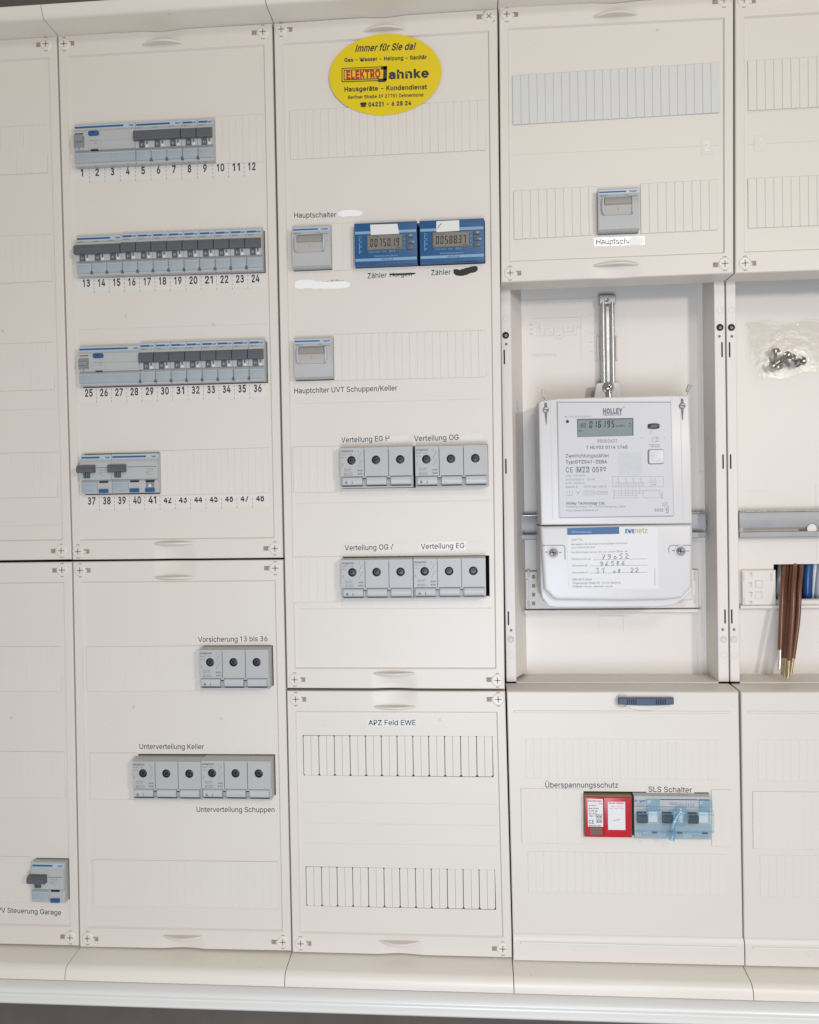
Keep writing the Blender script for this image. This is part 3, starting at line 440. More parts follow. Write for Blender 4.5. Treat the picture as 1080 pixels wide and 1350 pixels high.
for i in range(5):
    a, b = seams[i]+(.45 if i else 0), seams[i+1]-(.45 if i < 4 else 0)
    cab.part(topprof(a, b), 'upper_rim_section', FRAME)
    cab.part(botprof(a, b), 'lower_rim_section', FRAME)
def rolled(z0):
    pr = [(14, z0), (-37, z0), (-39.5, z0-.6)]
    for yy, zz in ((-42, 1.3), (-45, 2.6), (-47, 4.2), (-47.8, 6.2), (-47.2, 8.2), (-46.2, 9.6), (-46.6, 11), (-48.6, 12.4), (-50, 14.2), (-50.2, 16.4), (-49, 18.4), (-46.5, 19.8), (-43, 20.3)): pr.append((yy, z0-zz))
    return pr+[(14, z0-20.3)]
cab.part(MB().prism(rolled(-19.1), XL-30, XR+30), 'lower_steel_frame', METALW)
for x0, x1 in ((XL-30, XL), (XR, XR+30)):
    cab.part(MB().box(x0, x1, -34, 130, -18.6, 1066), 'side_panel', METALW)
# ================================================================ covers
class Cover:
    def __init__(s, name, label, corners, w, h, holes=(), scoops=(), group=None, y=0.0, thick=14, edge=9.0, tm=23.0, bm=22.0, rec=2.4, lines=(), plain=False):
        # corners TL TR BR BL as photo pixels or ('mm',x,z)
        C = [np.array(at(*c, y) if len(c) == 2 else c[1:]) for c in corners]
        s.C = C; s.w, s.h, s.y = w, h, y; s.rec = rec
        cx, cz = (C[3][0]+C[2][0])/2, (C[3][1]+C[2][1])/2
        s.t = Thing(name, label, 'cover panel', (cx, y, cz), group)
        HR = []
        for q in holes:
            uv = [s.inv(p) for p in q]
            HR.append((min(uv[0][0], uv[3][0])*.5+.5*max(uv[0][0], uv[3][0]), max(uv[1][0], uv[2][0])*.5+.5*min(uv[1][0], uv[2][0]),
                       (uv[2][1]+uv[3][1])/2, (uv[0][1]+uv[1][1])/2, q))
        SC_ = [(s.inv(p), hw, up) for p, hw, up in scoops]
        xs = {0, .9, w-.9, w}; zs = {0, .9, h-.9, h}
        if not plain:
            for m in (edge, edge+1.2): xs |= {m, w-m}
            zs |= {bm, bm+1.6, h-tm, h-tm-1.6}
        for r in HR: xs |= {r[0], r[1]}; zs |= {r[2], r[3]}
        for (c, hw, up) in SC_:
            xs |= {c[0]+hw*1.1*(k/10-1) for k in range(21)}
            e = h if up else 0
            zs |= {c[1]+(e-c[1])*k/6 for k in range(7)}
        for ln in lines: zs |= {ln-.5, ln, ln+.5}; xs |= {13.5, 14.5, w-14.5, w-13.5}
        # keep cells reasonably square for smooth shading
        xs = sorted(xs); zs = sorted(zs)
        def clean(a):
            o = [a[0]]
            for q in a[1:]:
                if q-o[-1] > 1e-4: o.append(q)
            return o
        xs, zs = clean(xs), clean(zs)
        def hgt(x, z):
            d = 0.0
            if x < .5 or x > w-.5 or z < .5 or z > h-.5: d = .9
            if not plain and edge+.6 < x < w-edge-.6 and bm+.8 < z < h-tm-.8: d = rec
            for (c, hw, up) in SC_:
                e = h if up else 0
                if abs(x-c[0]) < hw*1.1 and min(c[1], e)-.01 <= z <= max(c[1], e)+.01:
                    k = (z-c[1])/(e-c[1]) if e != c[1] else 0
                    d += 2.6*max(0, 1-((x-c[0])/(hw*1.1))**2)**1.6*min(1, .3+k)
            for ln in lines:
                if abs(z-ln) < .1 and 14 < x < w-14: d += .35
            return d
        nx, nz = len(xs), len(zs); V = []; F = []
        for z in zs:
            for x in xs:
                p = s.fwd(x/w, z/h); V.append((p[0], y+hgt(x, z), p[1]))
        def cell(i, j):
            if not (0 <= i < nx-1 and 0 <= j < nz-1): return False
            mx, mz = (xs[i]+xs[i+1])/2, (zs[j]+zs[j+1])/2
            return not any(r[0] < mx < r[1] and r[2] < mz < r[3] for r in HR)
        back = {}
        def bk(i):
            if i not in back: back[i] = len(V); V.append((V[i][0], y+thick, V[i][2]))
            return back[i]
        for j in range(nz-1):
            for i in range(nx-1):
                if not cell(i, j): continue
                a, b, c, d = j*nx+i, j*nx+i+1, (j+1)*nx+i+1, (j+1)*nx+i
                F.append((a, b, c, d))
                for (p, q, ok) in ((a, b, cell(i, j-1)), (b, c, cell(i+1, j)), (c, d, cell(i, j+1)), (d, a, cell(i-1, j))):
                    if not ok: F.append((q, p, bk(p), bk(q)))
        mb = MB(); mb.add(V, F); s.t.part(mb, 'cover_plate', COVER, smooth=False)
        s.HR = HR
        for (c, hw, up) in SC_: s.shelf(c, hw, up)
    def fwd(s, u, v):
        C = s.C; return (C[3]*(1-u)+C[2]*u)*(1-v)+(C[0]*(1-u)+C[1]*u)*v
    def inv(s, p, y=None):
        q = np.array(at(p[0], p[1], (s.y+s.rec) if y is None else y)) if len(p) == 2 else np.array(p[1:])
        u = v = .5
        for _ in range(6):
            r = s.fwd(u, v)-q; e = 1e-4
            J = np.array([(s.fwd(u+e, v)-s.fwd(u, v))/e, (s.fwd(u, v+e)-s.fwd(u, v))/e]).T
            d = np.linalg.solve(J, -r); u += d[0]; v += d[1]
        return (u*s.w, v*s.h)
    def shelf(s, c, hw, up):
        """crescent finger grip: a half-lens ledge standing out of the panel"""
        p = s.fwd(c[0]/s.w, c[1]/s.h); n = 18; V = []; F = []
        D = 8.5; zt = p[1]+1.2; zb = p[1]-1.2
        for k in range(n+1):
            x = p[0]-hw+2*hw*k/n; d = D*(1-((x-p[0])/hw)**2)
            V += [(x, s.y+3, zt), (x, s.y-d+.8, zt), (x, s.y-d, zt-.7), (x, s.y-d, zb+.7), (x, s.y-d+.8, zb), (x, s.y+3, zb)]
        for k in range(n):
            for i in range(5): F.append((k*6+i, (k+1)*6+i, (k+1)*6+i+1, k*6+i+1))
        s.t.part(MB().add(V, F), 'finger_grip', COVER)
    def screw(s, px, py, sqx, sqy, ang=0.0, r=6.3):
        x, z = at(px, py, s.y); y = s.y
        mb = MB(); mb.lathe((x, z), [(r+.5, y+.6), (r+.5, y-.1), (r, y-.7), (r*.9, y-1.0), (r*.8, y-.95), (0, y-.8)], 22)
        o = s.t.part(mb, 'cover_screw', SCREWW)
        c = MB()
        for k in range(2):
            a = ang+math.pi/2*k; dx, dz = math.cos(a), math.sin(a); L, w = 3.6, .55
            c.add([(x-dx*L+dz*w, y-1.06, z-dz*L-dx*w), (x+dx*L+dz*w, y-1.06, z+dz*L-dx*w), (x+dx*L-dz*w, y-1.06, z+dz*L+dx*w), (x-dx*L-dz*w, y-1.06, z-dz*L+dx*w)], [(0,1,2,3)])
        s.t.sub(c, 'cross_recess', SLOT, o)
        t = MB()
        for sg in (1, -1):
            a0 = ang+math.pi/2*(1 if ang == 0 else 1.0)
            pts = []
            for k in range(5):
                a = a0+(0 if sg > 0 else math.pi)+(k-2)*.13
                pts.append((x+math.cos(a)*(r+.9), z+math.sin(a)*(r+.9), x+math.cos(a)*(r+1.8), z+math.sin(a)*(r+1.8)))
            for k in range(4):
                a, b = pts[k], pts[k+1]
                t.add([(a[0], y-.06, a[1]), (b[0], y-.06, b[1]), (b[2], y-.06, b[3]), (a[2], y-.06, a[3])], [(0,1,2,3)])
        s.t.sub(t, 'turn_mark', SLOT, o)
        x2, z2 = at(sqx, sqy, y); q = MB(); sg = 1 if sqx > px else -1
        q.rect(x2-3.6, x2+3.6, z2-2.6, z2+2.6, y-.05)
        q2 = s.t.part(q, 'latch_window', SLOT)
        q = MB(); q.cbox(x2-sg*3.4-1.4, x2-sg*3.4+3.2 if sg < 0 else x2-.6, y-.02, y-.35, z2-2.3, z2+1.0, .1); s.t.sub(q, 'latch_tongue', COVER, q2)
    def strip(s, q, n, proud=1.2, gap=.45, m=None, deep=.7, ext=None, notch=False):
        """blanking strip of n snap-off segments; q = TL TR BR BL pixels"""
        m = m or STRIP; yf = s.y+s.rec-proud
        P = [np.array(at(*p, yf) if len(p) == 2 else p[1:]) for p in q]
        L0, L1 = P[3], P[0]; R0, R1 = P[2], P[1]
        hh = ((L1-L0)[1]+(R1-R0)[1])/2; w = ((P[1]-P[0])[0]+(P[2]-P[3])[0])/2/n
        lc, rc = (L0+L1)/2, (R0+R1)/2
        V = []
        for yy in (yf+2.6 if proud > 0 else yf+2.0, yf+deep): V += [(p[0]+dx, yy, p[1]+dz) for p, dx, dz in zip((L0, R0, R1, L1), (.15,-.15,-.15,.15), (.15,.15,-.15,-.15))]
        bk = s.t.part(MB().add(V, [(4,5,6,7), (0,1,5,4), (1,2,6,5), (2,3,7,6), (3,0,4,7)]), 'blanking_strip', m if not notch else DARK)
        def segm(fl):
            W_, H_ = (w-gap)/2, hh/2; g = 1.5 if notch else 0
            if notch:
                a = 1 if fl else 0
                if a: W0, W1 = W_-.08, W_+.16
                else: W0, W1 = W_+.16, W_-.08
                pts = [(-W0, -H_), (W1, -H_), (W1, H_), (-W0, H_)]
                if a: pts = [(-W0, -H_+g+.5), (-W0+g, -H_), (W1, -H_), (W1, H_), (-W0+g*.5, H_), (-W0, H_-g)]
                else: pts = [(-W0, -H_), (W1-g, -H_), (W1, -H_+g+.5), (W1, H_-g), (W1-g*.5, H_), (-W0, H_)]
            else: pts = [(-W_, -H_), (W_, -H_), (W_, H_), (-W_, H_)]
            mb = MB().slab([(a*S/S, b) for a, b in pts], deep+.2, 0, .3)
            o = mb.build('segment', m, bk); return o
        protos = [segm(True), segm(False)] if notch else [segm(True)]
        for i in range(n):
            c = lc+(rc-lc)*((i+.5)/n)
            pr = protos[i % len(protos)]
            o = pr if i < len(protos) else pr.copy()
            if i >= len(protos): COL.objects.link(o); o.parent = bk
            jit = random.uniform(-.06, .06)
            o.location = Vector(((c[0]-s.t.org[0])*S, (yf+jit-s.t.org[1])*S, (c[1]-s.t.org[2])*S))
        return bk
def wid(o, d=.7):    # widen a pixel quad by about d pixels all round
    return [(o[0][0]-d, o[0][1]-d), (o[1][0]+d, o[1][1]-d), (o[2][0]+d, o[2][1]+d), (o[3][0]-d, o[3][1]+d)]
def q4(x0, y0, x1, y1): return [(x0, y0), (x1, y0), (x1, y1), (x0, y1)]

# device footprints (front edges in the photo)
ROW1 = [(97.5,164),(281.5,155.6),(282,211),(99,219)]; ROW2 = [(100.7,311),(345.5,302),(346,356),(101.5,364)]
ROW3 = [(104,457),(349,448.8),(349.3,502),(104.7,509)]; ROW4 = [(107.5,599.7),(208.4,597),(209.4,649.4),(107,651.5)]
PVB = [(42.5,1137.6),(84.8,1137),(85.5,1188.5),(42.2,1191.8)]
MSA = [(384.5,299),(435.8,297),(436.7,351),(386,353.6)]; MSB = [(387,446.4),(438.6,444.4),(438.9,498.3),(388.5,499.5)]; MSC = [(788.3,250),(843,246.5),(843.9,302.5),(789.3,305)]
BMA = [(466.7,294.7),(550.3,290.6),(550,346.7),(467.8,350.3)]; BMB = [(553,291),(638.6,287),(638.9,342.8),(553.6,346.7)]
FS = [[(262.3,857),(354.3,855.5),(354.3,908),(263.5,908.4)],
      [(173.5,1003.5),(265.4,1003.5),(265.4,1054.2),(175.5,1053.8)], [(265.4,1003.5),(357.3,1002.4),(357,1054.5),(265.4,1054.2)],
      [(448.3,589.4),(544.3,588.5),(544.6,642),(449,642.4)], [(547.3,587.5),(643.6,586.5),(643.6,641.3),(547.3,641.9)],
      [(449.7,737.8),(544.6,736.8),(544.8,789.2),(450.3,789.7)], [(545.2,736.5),(640.8,735),(640.8,788),(545.2,789)]]
SURGE = [(770.6,1049),(834,1048.8),(834,1105),(770.6,1105)]; SLSQ = [(836.5,1050),(937.7,1049),(937.2,1106.5),(836.5,1105.5)]

def fpt(q, yf):      # a device's footprint pulled back onto the cover plane: (x0,x1,z0,z1) in mm
    P = [at(*p, yf) for p in q]
    return ((P[0][0]+P[3][0])/2, (P[1][0]+P[2][0])/2, (P[2][1]+P[3][1])/2, (P[0][1]+P[1][1])/2)
def hole(q, yf, dl=.5, dr=.5, dt=.6, db=.6):
    P = [at(*p, yf) for p in q]
    return [('mm', P[0][0]-dl, P[0][1]+dt), ('mm', P[1][0]+dr, P[1][1]+dt), ('mm', P[2][0]+dr, P[2][1]-db), ('mm', P[3][0]-dl, P[3][1]-db)]
YB, YM, YF_, YBM, YSU, YSL = -7.0, -8.0, -14.0, -8.0, -9.0, -10.0

g_up, g_lo = 'tall upper covers', 'lower covers'
c1u = Cover('distribution_cover', 'tall blank cover at the far left edge with ribbed strips and no devices', [('mm', -249, at(75,47)[1]-.5), (74,47.5), (93.8,737.5), ('mm', -249, at(94,738)[1])], 248, 600, scoops=(), lines=(40, 175))
def leftq(xr, yt, yb_, dy=0): # strip running from off frame on the left to xr
    a = at(xr, yt, 1.2); b = at(xr, yb_, 1.2); return [('mm', -230, a[1]), (xr, yt), (xr, yb_), ('mm', -230, b[1])]
for xr, yt, yb_ in ((61.6,164,227.3), (67.5,308.5,370.5), (70.4,451,513.5), (75,596,655.3)): c1u.strip(leftq(xr, yt, yb_), 23, gap=.25, deep=.45)
c1u.screw(60.5,58,51.7,58.8); c1u.screw(81,726,71,726.5)
c1l = Cover('distribution_cover', 'lower left-edge cover holding one small breaker marked PV Steuerung Garage', [('mm', -249, at(94,741)[1]), (94,741), (103.5,1247.3), ('mm', -249, at(104,1248)[1])], 248, 448,
            holes=[hole(PVB, YB, .5, 1.2, 1.2, .3)], lines=(60,))
c1l.strip(leftq(79.8,852.6,911.3), 23, gap=.12, deep=.25); c1l.strip(leftq(85,991.5,1052.3), 23, gap=.12, deep=.25)
c1l.strip([('mm', -230, at(42,1130,1.2)[1]), (41,1130), (41.5,1190.5), ('mm', -230, at(42,1190.5,1.2)[1])], 15, gap=.12, deep=.25)
c1l.screw(82,751.5,73,752); c1l.screw(92.5,1236,83.4,1235)

c2u = Cover('distribution_cover', 'tall cover with four rows of breakers numbered 1 to 48', [(76.2,47.3), (358.3,30.3), (372.9,735.3), (95.6,738)], 248, 600,
            holes=[hole(ROW1, YB, .8, .9, 0.9, 1.3), hole(ROW2, YB, .8, 1.2, 0.9, 1.3), hole(ROW3, YB, .6, 1.0, 0.9, 1.3), hole(ROW4, YB, .6, .6, 1.4, 1.1)],
            scoops=[((215.5,59), 24, True), ((231,716), 24, False)], lines=(66, 250, 265))
c2u.strip([(283.5,153.5),(346,150),(347,213.4),(284.5,215.6)], 7, gap=.28, deep=.4)
c2u.strip([(210.5,595),(354.3,589.5),(355,650.3),(211,652.5)], 16, gap=.2, deep=.35)
for a in ((84.5,58,94,57), (346.8,42,336,43), (103,727,114,727), (362.5,723,351.5,723)): c2u.screw(*a)
c2l = Cover('distribution_cover', 'cover with grey fuse switches marked Vorsicherung and Unterverteilung', [(96,740.8), (372.9,738), (383.8,1254), (105.2,1248.7)], 248, 448,
            holes=[hole(FS[0], YF_, .4, 1.4, 1.6, .4), [hole(FS[1], YF_, .4, 1, 2.2, .4)[0], hole(FS[2], YF_, 0, 1.4, 2.2, .4)[1], hole(FS[2], YF_, 0, 1.4, 2, .4)[2], hole(FS[1], YF_, .4, 1, 2, .4)[3]]],
            scoops=[((232,761), 24, True), ((242.7,1233), 24, False)], lines=(210, 225))
c2l.strip([(113,852.8),(268,851.8),(268.5,910.5),(114.5,912)], 15, gap=.12, deep=.22)
c2l.strip([(118,993),(182,993),(183,1054),(119.5,1054)], 6, gap=.12, deep=.22)
c2l.strip([(122,1133.5),(366.5,1137),(367.3,1198),(123,1194.8)], 24, gap=.12, deep=.22)
for a in ((105.5,752,115.5,752), (363,749,352.5,749), (115.5,1237,125.7,1238), (373,1242,362,1242)): c2l.screw(*a)

c3u = Cover('distribution_cover', 'longest cover with the yellow sticker, two blue sub-meters and four grey fuse switches', [(361,30.3), (655.5,11.3), (665.6,908.5), (378.6,907.3)], 248, 750,
            holes=[hole(MSA, YM, .6, .5, .5, 1), hole([BMA[0], BMB[1], BMB[2], BMA[3]], YBM, .5, 1.0, .8, .6), hole(MSB, YM, .5, .9, .7, 1),
                   hole([FS[3][0], FS[4][1], FS[4][2], FS[3][3]], YF_, .4, .5, 1.0, .7), hole([FS[5][0], FS[6][1], FS[6][2], FS[5][3]], YF_, .4, 4.2, 1.6, .2)],
            scoops=[((507,41), 24, True), ((520,887), 24, False)], lines=(323, 350, 510, 90, 210))
c3u.strip([(382,145.2),(640,132.2),(640.3,197),(382.6,210.2)], 25, gap=.3, deep=.4)
c3u.strip([(437.3,294.8),(465.8,293.6),(466.2,355.2),(437.8,356.6)], 2, gap=.2, deep=.3)
c3u.strip([(440,441),(641,435),(641.3,497.2),(440.5,501.2)], 20, gap=.3, deep=.4)
c3u.strip([(386,589.2),(450,588),(450,648.8),(386.8,649.5)], 6, gap=.2, deep=.3)
c3u.strip([(385,734.5),(451,733.5),(451,793.6),(386,794.6)], 6, gap=.12, deep=.25)
for a in ((370.8,38.8,381.5,38.8), (644.8,21.4,632.6,22,.75), (388.6,896,398.5,896), (656,897,645.6,896)): c3u.screw(*a)
c3l = Cover('distribution_cover', 'lower middle cover labelled APZ Feld EWE with two rows of slotted knock-outs', [(378.3,911), (666,911.6), (675.4,1263), (385.6,1255.6)], 248, 300,
            holes=[wid([(399.3,969.7),(649.3,970.9),(650.4,1024),(400.7,1022.6)], .3), wid([(403,1142.8),(652.7,1146.8),(653.6,1199),(404.4,1194.5)], .3)],
            scoops=[((521,931), 24, True), ((528,1240), 24, False)], lines=(125, 148, 172))
c3l.strip([(399.3,969.7),(649.3,970.9),(650.4,1024),(400.7,1022.6)], 24, proud=0.0, gap=.5, deep=1.4, notch=True)
c3l.strip([(403,1142.8),(652.7,1146.8),(653.6,1199),(404.4,1194.5)], 24, proud=0.0, gap=.5, deep=1.4, notch=True)
for a in ((390,921.8,399.6,922), (657,922,646,922), (396.4,1243.9,406.5,1243.9), (663,1250.8,653,1250.8)): c3l.screw(*a)

c4u = Cover('distribution_cover', 'upper right cover with a single grey main switch and the embossed figure 2', [(658.3,9.5), (967,-6.5), (967.3,360), (661,372)], 248, 300,
            holes=[hole(MSC, YM, .5, .5, .5, 1)], scoops=[((811,22), 24, True), ((812,350), 25, False)], thick=37, lines=(140, 175))
c4u.strip([(675.5,99.5),(949.4,81.6),(948,148),(676.3,164)], 25, proud=1.8, gap=.42, m=STRIPB, deep=.6)
c4u.strip([(677,252),(787,245),(788,309.6),(678,315)], 10, proud=1.5, gap=.42, deep=.6); c4u.strip([(844.5,242),(946.6,236.6),(946.8,302.5),(845,307.7)], 9, proud=1.5, gap=.42, deep=.6)
for a in ((668.3,19,679,19), (954.5,0,943.8,2), (672.7,360,683,360), (955.7,347.5,944.6,349)): c4u.screw(*a)
c5u = Cover('distribution_cover', 'upper cover cut by the right edge, ribbed strips and embossed figure 1', [(969.6,-6), ('mm', 1000, at(1000,-8)[1]), ('mm', 1000, at(969.6,360)[1]-.4), (969.8,360)], 248, 300,
            scoops=[(('mm', 875, 753), 24, False)], thick=37, lines=(140, 175))
xr = 989
for yl0, yl1, mm_ in ((79.6,145.3, STRIPB), (235,300.6, STRIP)):
    a0, a1 = at(987, yl0, 1), at(987, yl1, 1)
    c5u.strip([(986.5, yl0), ('mm', xr, a0[1]-0.4), ('mm', xr, a1[1]-0.4), (986.5, yl1)], 25, proud=1.5, gap=.42, deep=.6, m=STRIP)
c5u.screw(981,0,992,1); c5u.screw(982.3,347,992.8,347)
for cov, px, py, tx in ((c4u, 932.5, 193, '2'), (c5u, 1003, 188.5, '1')):
    x, z = at(px, py, 2.4); mb = MB(); mb.cbox(x-6.5, x+6.5, 2.6, 2.1, z-8.5, z+8.5, .25)
    pl = cov.t.part(mb, 'number_plate', STRIP); mb = MB(); ctext(mb, tx, (x, z), 6 if tx == '2' else 3.5, 10, 1.95, bold=.02)
    mb2 = MB(); ctext(mb2, tx, (x+.35, z-.35), 6 if tx == '2' else 3.5, 10, 2.0, bold=.02)  # darker copy shifted aside, paints the shaded edge of the figure
    cov.t.sub(mb2, 'embossed_figure_shade', SHDL, pl); cov.t.sub(mb, 'embossed_figure', METALW, pl)

# lower right covers: deep type with sloped top edge and bottom lip
def deep_cover(label, corners, holes, lines=()):
    c = Cover('meter_field_cover', label, corners, 248, 290, holes=holes, rec=0.0, plain=True, thick=12, lines=lines)
    C = c.C; x0, x1 = C[0][0], C[1][0]; zt = (C[0][1]+C[1][1])/2
    tb = [(C[0][0], C[0][1]), (C[1][0], C[1][1])]
    mb = MB(); (xa, za), (xb, zb) = tb
    V = []
    for (x, z) in tb: V += [(x, .9, z+.02), (x, 3, z+1.0), (x, 35, z+1.6), (x, 35, z-12), (x, 13, z-12)]
    mb.add(V, [(0,5,6,1), (1,6,7,2), (2,7,8,3), (0,1,2,3,4), (5,9,8,7,6)])
    c.t.part(mb, 'top_return', COVER)
    mb = MB(); (xa, za), (xb, zb) = (C[3], C[2]); h = 25
    V = []
    for (x, z) in ((xa, za), (xb, zb)): V += [(x, -.2, z+h+3.5), (x, -3.0, z+h), (x, -3.4, z+h-2.5), (x, -3.4, z+.6), (x, -2.6, z-.2), (x, 10, z-.2)]
    n = 6
    mb.add(V, [(i, n+i, n+i+1, i+1) for i in range(n-1)]+[(0,1,2,3,4,5), tuple(range(11, 5, -1))])
    c.t.part(mb, 'bottom_lip', COVER)
    mb = MB(); V = []
    for (x, z) in ((xa+7, za), (xb-7, zb)): V += [(x, -.3, z+h+7.2), (x, -2.2, z+h+4.4), (x, -3.2, z+h+3.6), (x, -.3, z+h+1)]
    mb.cbox(xa+8, xb-8, -3.3, -5.0, za+h-5.6, za+h-3.4, .5); c.t.part(mb, 'lip_ridge', METALW)
    return c
c4l = deep_cover('lower right cover with the red surge protector and three-pole main breaker', [(668.5,912), (974,912.6), (980.2,1271), (677.2,1264)],
                 [hole([SURGE[0], SLSQ[1], SLSQ[2], SURGE[3]], YSL, .6, .8, .6, .6)])
c5l = deep_cover('lower cover cut by the right edge with blank plates and no devices', [(977.3,912.8), ('mm', 1000, at(977.3,912.8)[1]+1.0), ('mm', 1000, at(981.6,1271)[1]+.5), (981.8,1271.2)], [])
for c in (c4l, c5l):
    l = c.fwd(.02, .93); r = c.fwd(.96, .93)
    mb = MB(); mb.cbox(l[0]+2, r[0], .3, -1.1, (l[1]+r[1])/2-2.4, (l[1]+r[1])/2+.2, .5); c.t.part(mb, 'top_ridge', COVER)
c4l.strip([(692.8,974),(954.7,974.8),(954.7,1028.3),(693.5,1026)], 25, proud=.35, gap=.16, deep=.2)
c4l.strip([(695.8,1122.5),(956.6,1126.3),(958.5,1181.4),(696.6,1176)], 25, proud=.5, gap=.16, deep=.2)
c4l.strip([(687,1039.3),(769.6,1040.5),(769.6,1112.6),(688,1111.8)], 7, proud=1.3, gap=.06, deep=.1)
c4l.strip([(938.5,1041.6),(965.4,1041.6),(965.4,1116.4),(938.5,1116)], 2, proud=1.3, gap=.06, deep=.1)
za, zb, zc, zd, ze, zf = [at(1000, v, 0)[1] for v in (975,1030,1043.8,1119,1127.5,1182)]
c5l.strip([(999.5,975), ('mm', 985, za+.6), ('mm', 985, zb+.6), (999.7,1030)], 25, proud=.35, gap=.16, deep=.2)
c5l.strip([(1002,1127.5), ('mm', 985, ze+.6), ('mm', 985, zf+.6), (1002.5,1182)], 25, proud=.5, gap=.16, deep=.2)
c5l.strip([(992.7,1043.5), ('mm', 985, zc+.6), ('mm', 985, zd+.6), (993.5,1119)], 25, proud=1.3, gap=.06, deep=.1)
# crescent pull in the fourth lower cover and the ring beside it
x0, z0 = at(852, 928.5, 0)
mb = MB(); n = 16; V = []; F = []
for k in range(n+1):
    u = -1+2*k/n; d = 4.5*(1-u*u); V += [(x0+30*u, .4, z0+2.5+1.5*(1-u*u)), (x0+30*u, -d, z0+.5), (x0+30*u, -d, z0-5.5*(1-u*u)), (x0+30*u, .4, z0-7*(1-u*u))]
for k in range(n):
    for i in range(3): F.append((k*4+i, (k+1)*4+i, (k+1)*4+i+1, k*4+i+1))
c4l.t.part(MB().add(V, F), 'finger_grip', COVER)
mb = MB(); x1, z1 = at(820.5, 924.2, -4)
pts = [(x1+6.6*math.cos(a), -4.3, z1+6.6*math.sin(a)) for a in [math.pi*(.2+1.6*k/20) for k in range(21)]]
mb.tube(pts, .3, 6); c4l.t.part(mb, 'ring_mark', PLGREY)

# ================================================================ blue clip on the lower right cover
x0, z0 = at(852, 925.3, -7); cl = Thing('label_clip', 'dark blue plastic clip with fine ribs lying in the finger grip above the red device', 'clip', (x0, -5, z0))
w, h = 29.5, 3.9
V = [(x0-w, z0-h), (x0+w, z0-h), (x0+w, z0+h), (x0-w, z0+h)]
mb = MB()
bow = lambda u: 1.2*(1-u*u)
N_ = 12; P = [(x0-w+2*w*k/N_, z0-h+1.0-bow(-1+2*k/N_)) for k in range(N_+1)]+[(x0+w, z0+h), (x0-w, z0+h)]
mb.slab(P, -3, -7.5, .5); cl.part(mb, 'clip_body', NAVY)
for sx in (-1, 1):
    for k in range(5):
        mb = MB(); xx = x0+sx*(11+k*2.3); mb.cbox(xx-.5, xx+.5, -7.3, -8.2, z0-2.8, z0+2.6, .2); cl.part(mb, 'rib', BLK)

# ================================================================ Hager style modular devices
def place(q, yf, n0, n1, N):
    """mm box (x0,x1,z0,z1) of modules n0..n1 out of N in the row whose front quad is q"""
    P = [np.array(at(*p, yf)) for p in q]
    a, b = n0/N, n1/N
    bl = P[3]+(P[2]-P[3])*a; br = P[3]+(P[2]-P[3])*b; tl = P[0]+(P[1]-P[0])*a; tr = P[0]+(P[1]-P[0])*b
    return ((bl[0]+tl[0])/2, (br[0]+tr[0])/2, (bl[1]+br[1])/2, (tl[1]+tr[1])/2)
HH = 45.0
def prof(h, y0=YB):
    # (y,z) from the foot upwards: flap zone, groove, centre zone, top zone
    return [(10, 0), (y0+1, 0), (y0, 1), (y0, h*.315), (y0+1.4, h*.322), (y0+1.4, h*.34), (y0-2.2, h*.355), (y0-2.2, h*.80), (y0-.2, h*.86), (y0, h-.8), (y0+.8, h), (10, h)]
def mcb_body(t, w, h, poles, g=.18):
    mb = MB().prism(prof(h), g, w-g); t.part(mb, 'housing', BODY)
    mb = MB(); mb.rect(g+.1, w-g-.1, h*.87, h-.9, YB-.16); t.part(mb, 'top_band', BODYT)
    mb = MB(); mb.rect(g+.7, w*.62 if poles == 1 else w-14, h*.90, h*.945, YB-.26); ctext(mb, 'hager', (w-4.8 if poles > 1 else w-4.0, h*.925), 6.0, 1.9, YB-.26, bold=.03)
    t.part(mb, 'blue_stripe', PBLUE)
def flap(t, x0, x1, h, screws=True):
    mb = MB().cbox(x0+.35, x1-.35, YB+.2, YB-1.6, h*.06, h*.30, .8, 2); f = t.part(mb, 'terminal_flap', FLAP)
    mb = MB().cbox(x0+.9, x1-.9, YB-1.5, YB-1.9, h*.265, h*.285, .15); t.sub(mb, 'flap_highlight_bead', BODYT, f)
    mb = MB().cbox(x0+1.2, x1-1.2, YB-1.5, YB-1.65, h*.075, h*.095, .05); t.sub(mb, 'flap_foot', FLAP, f)
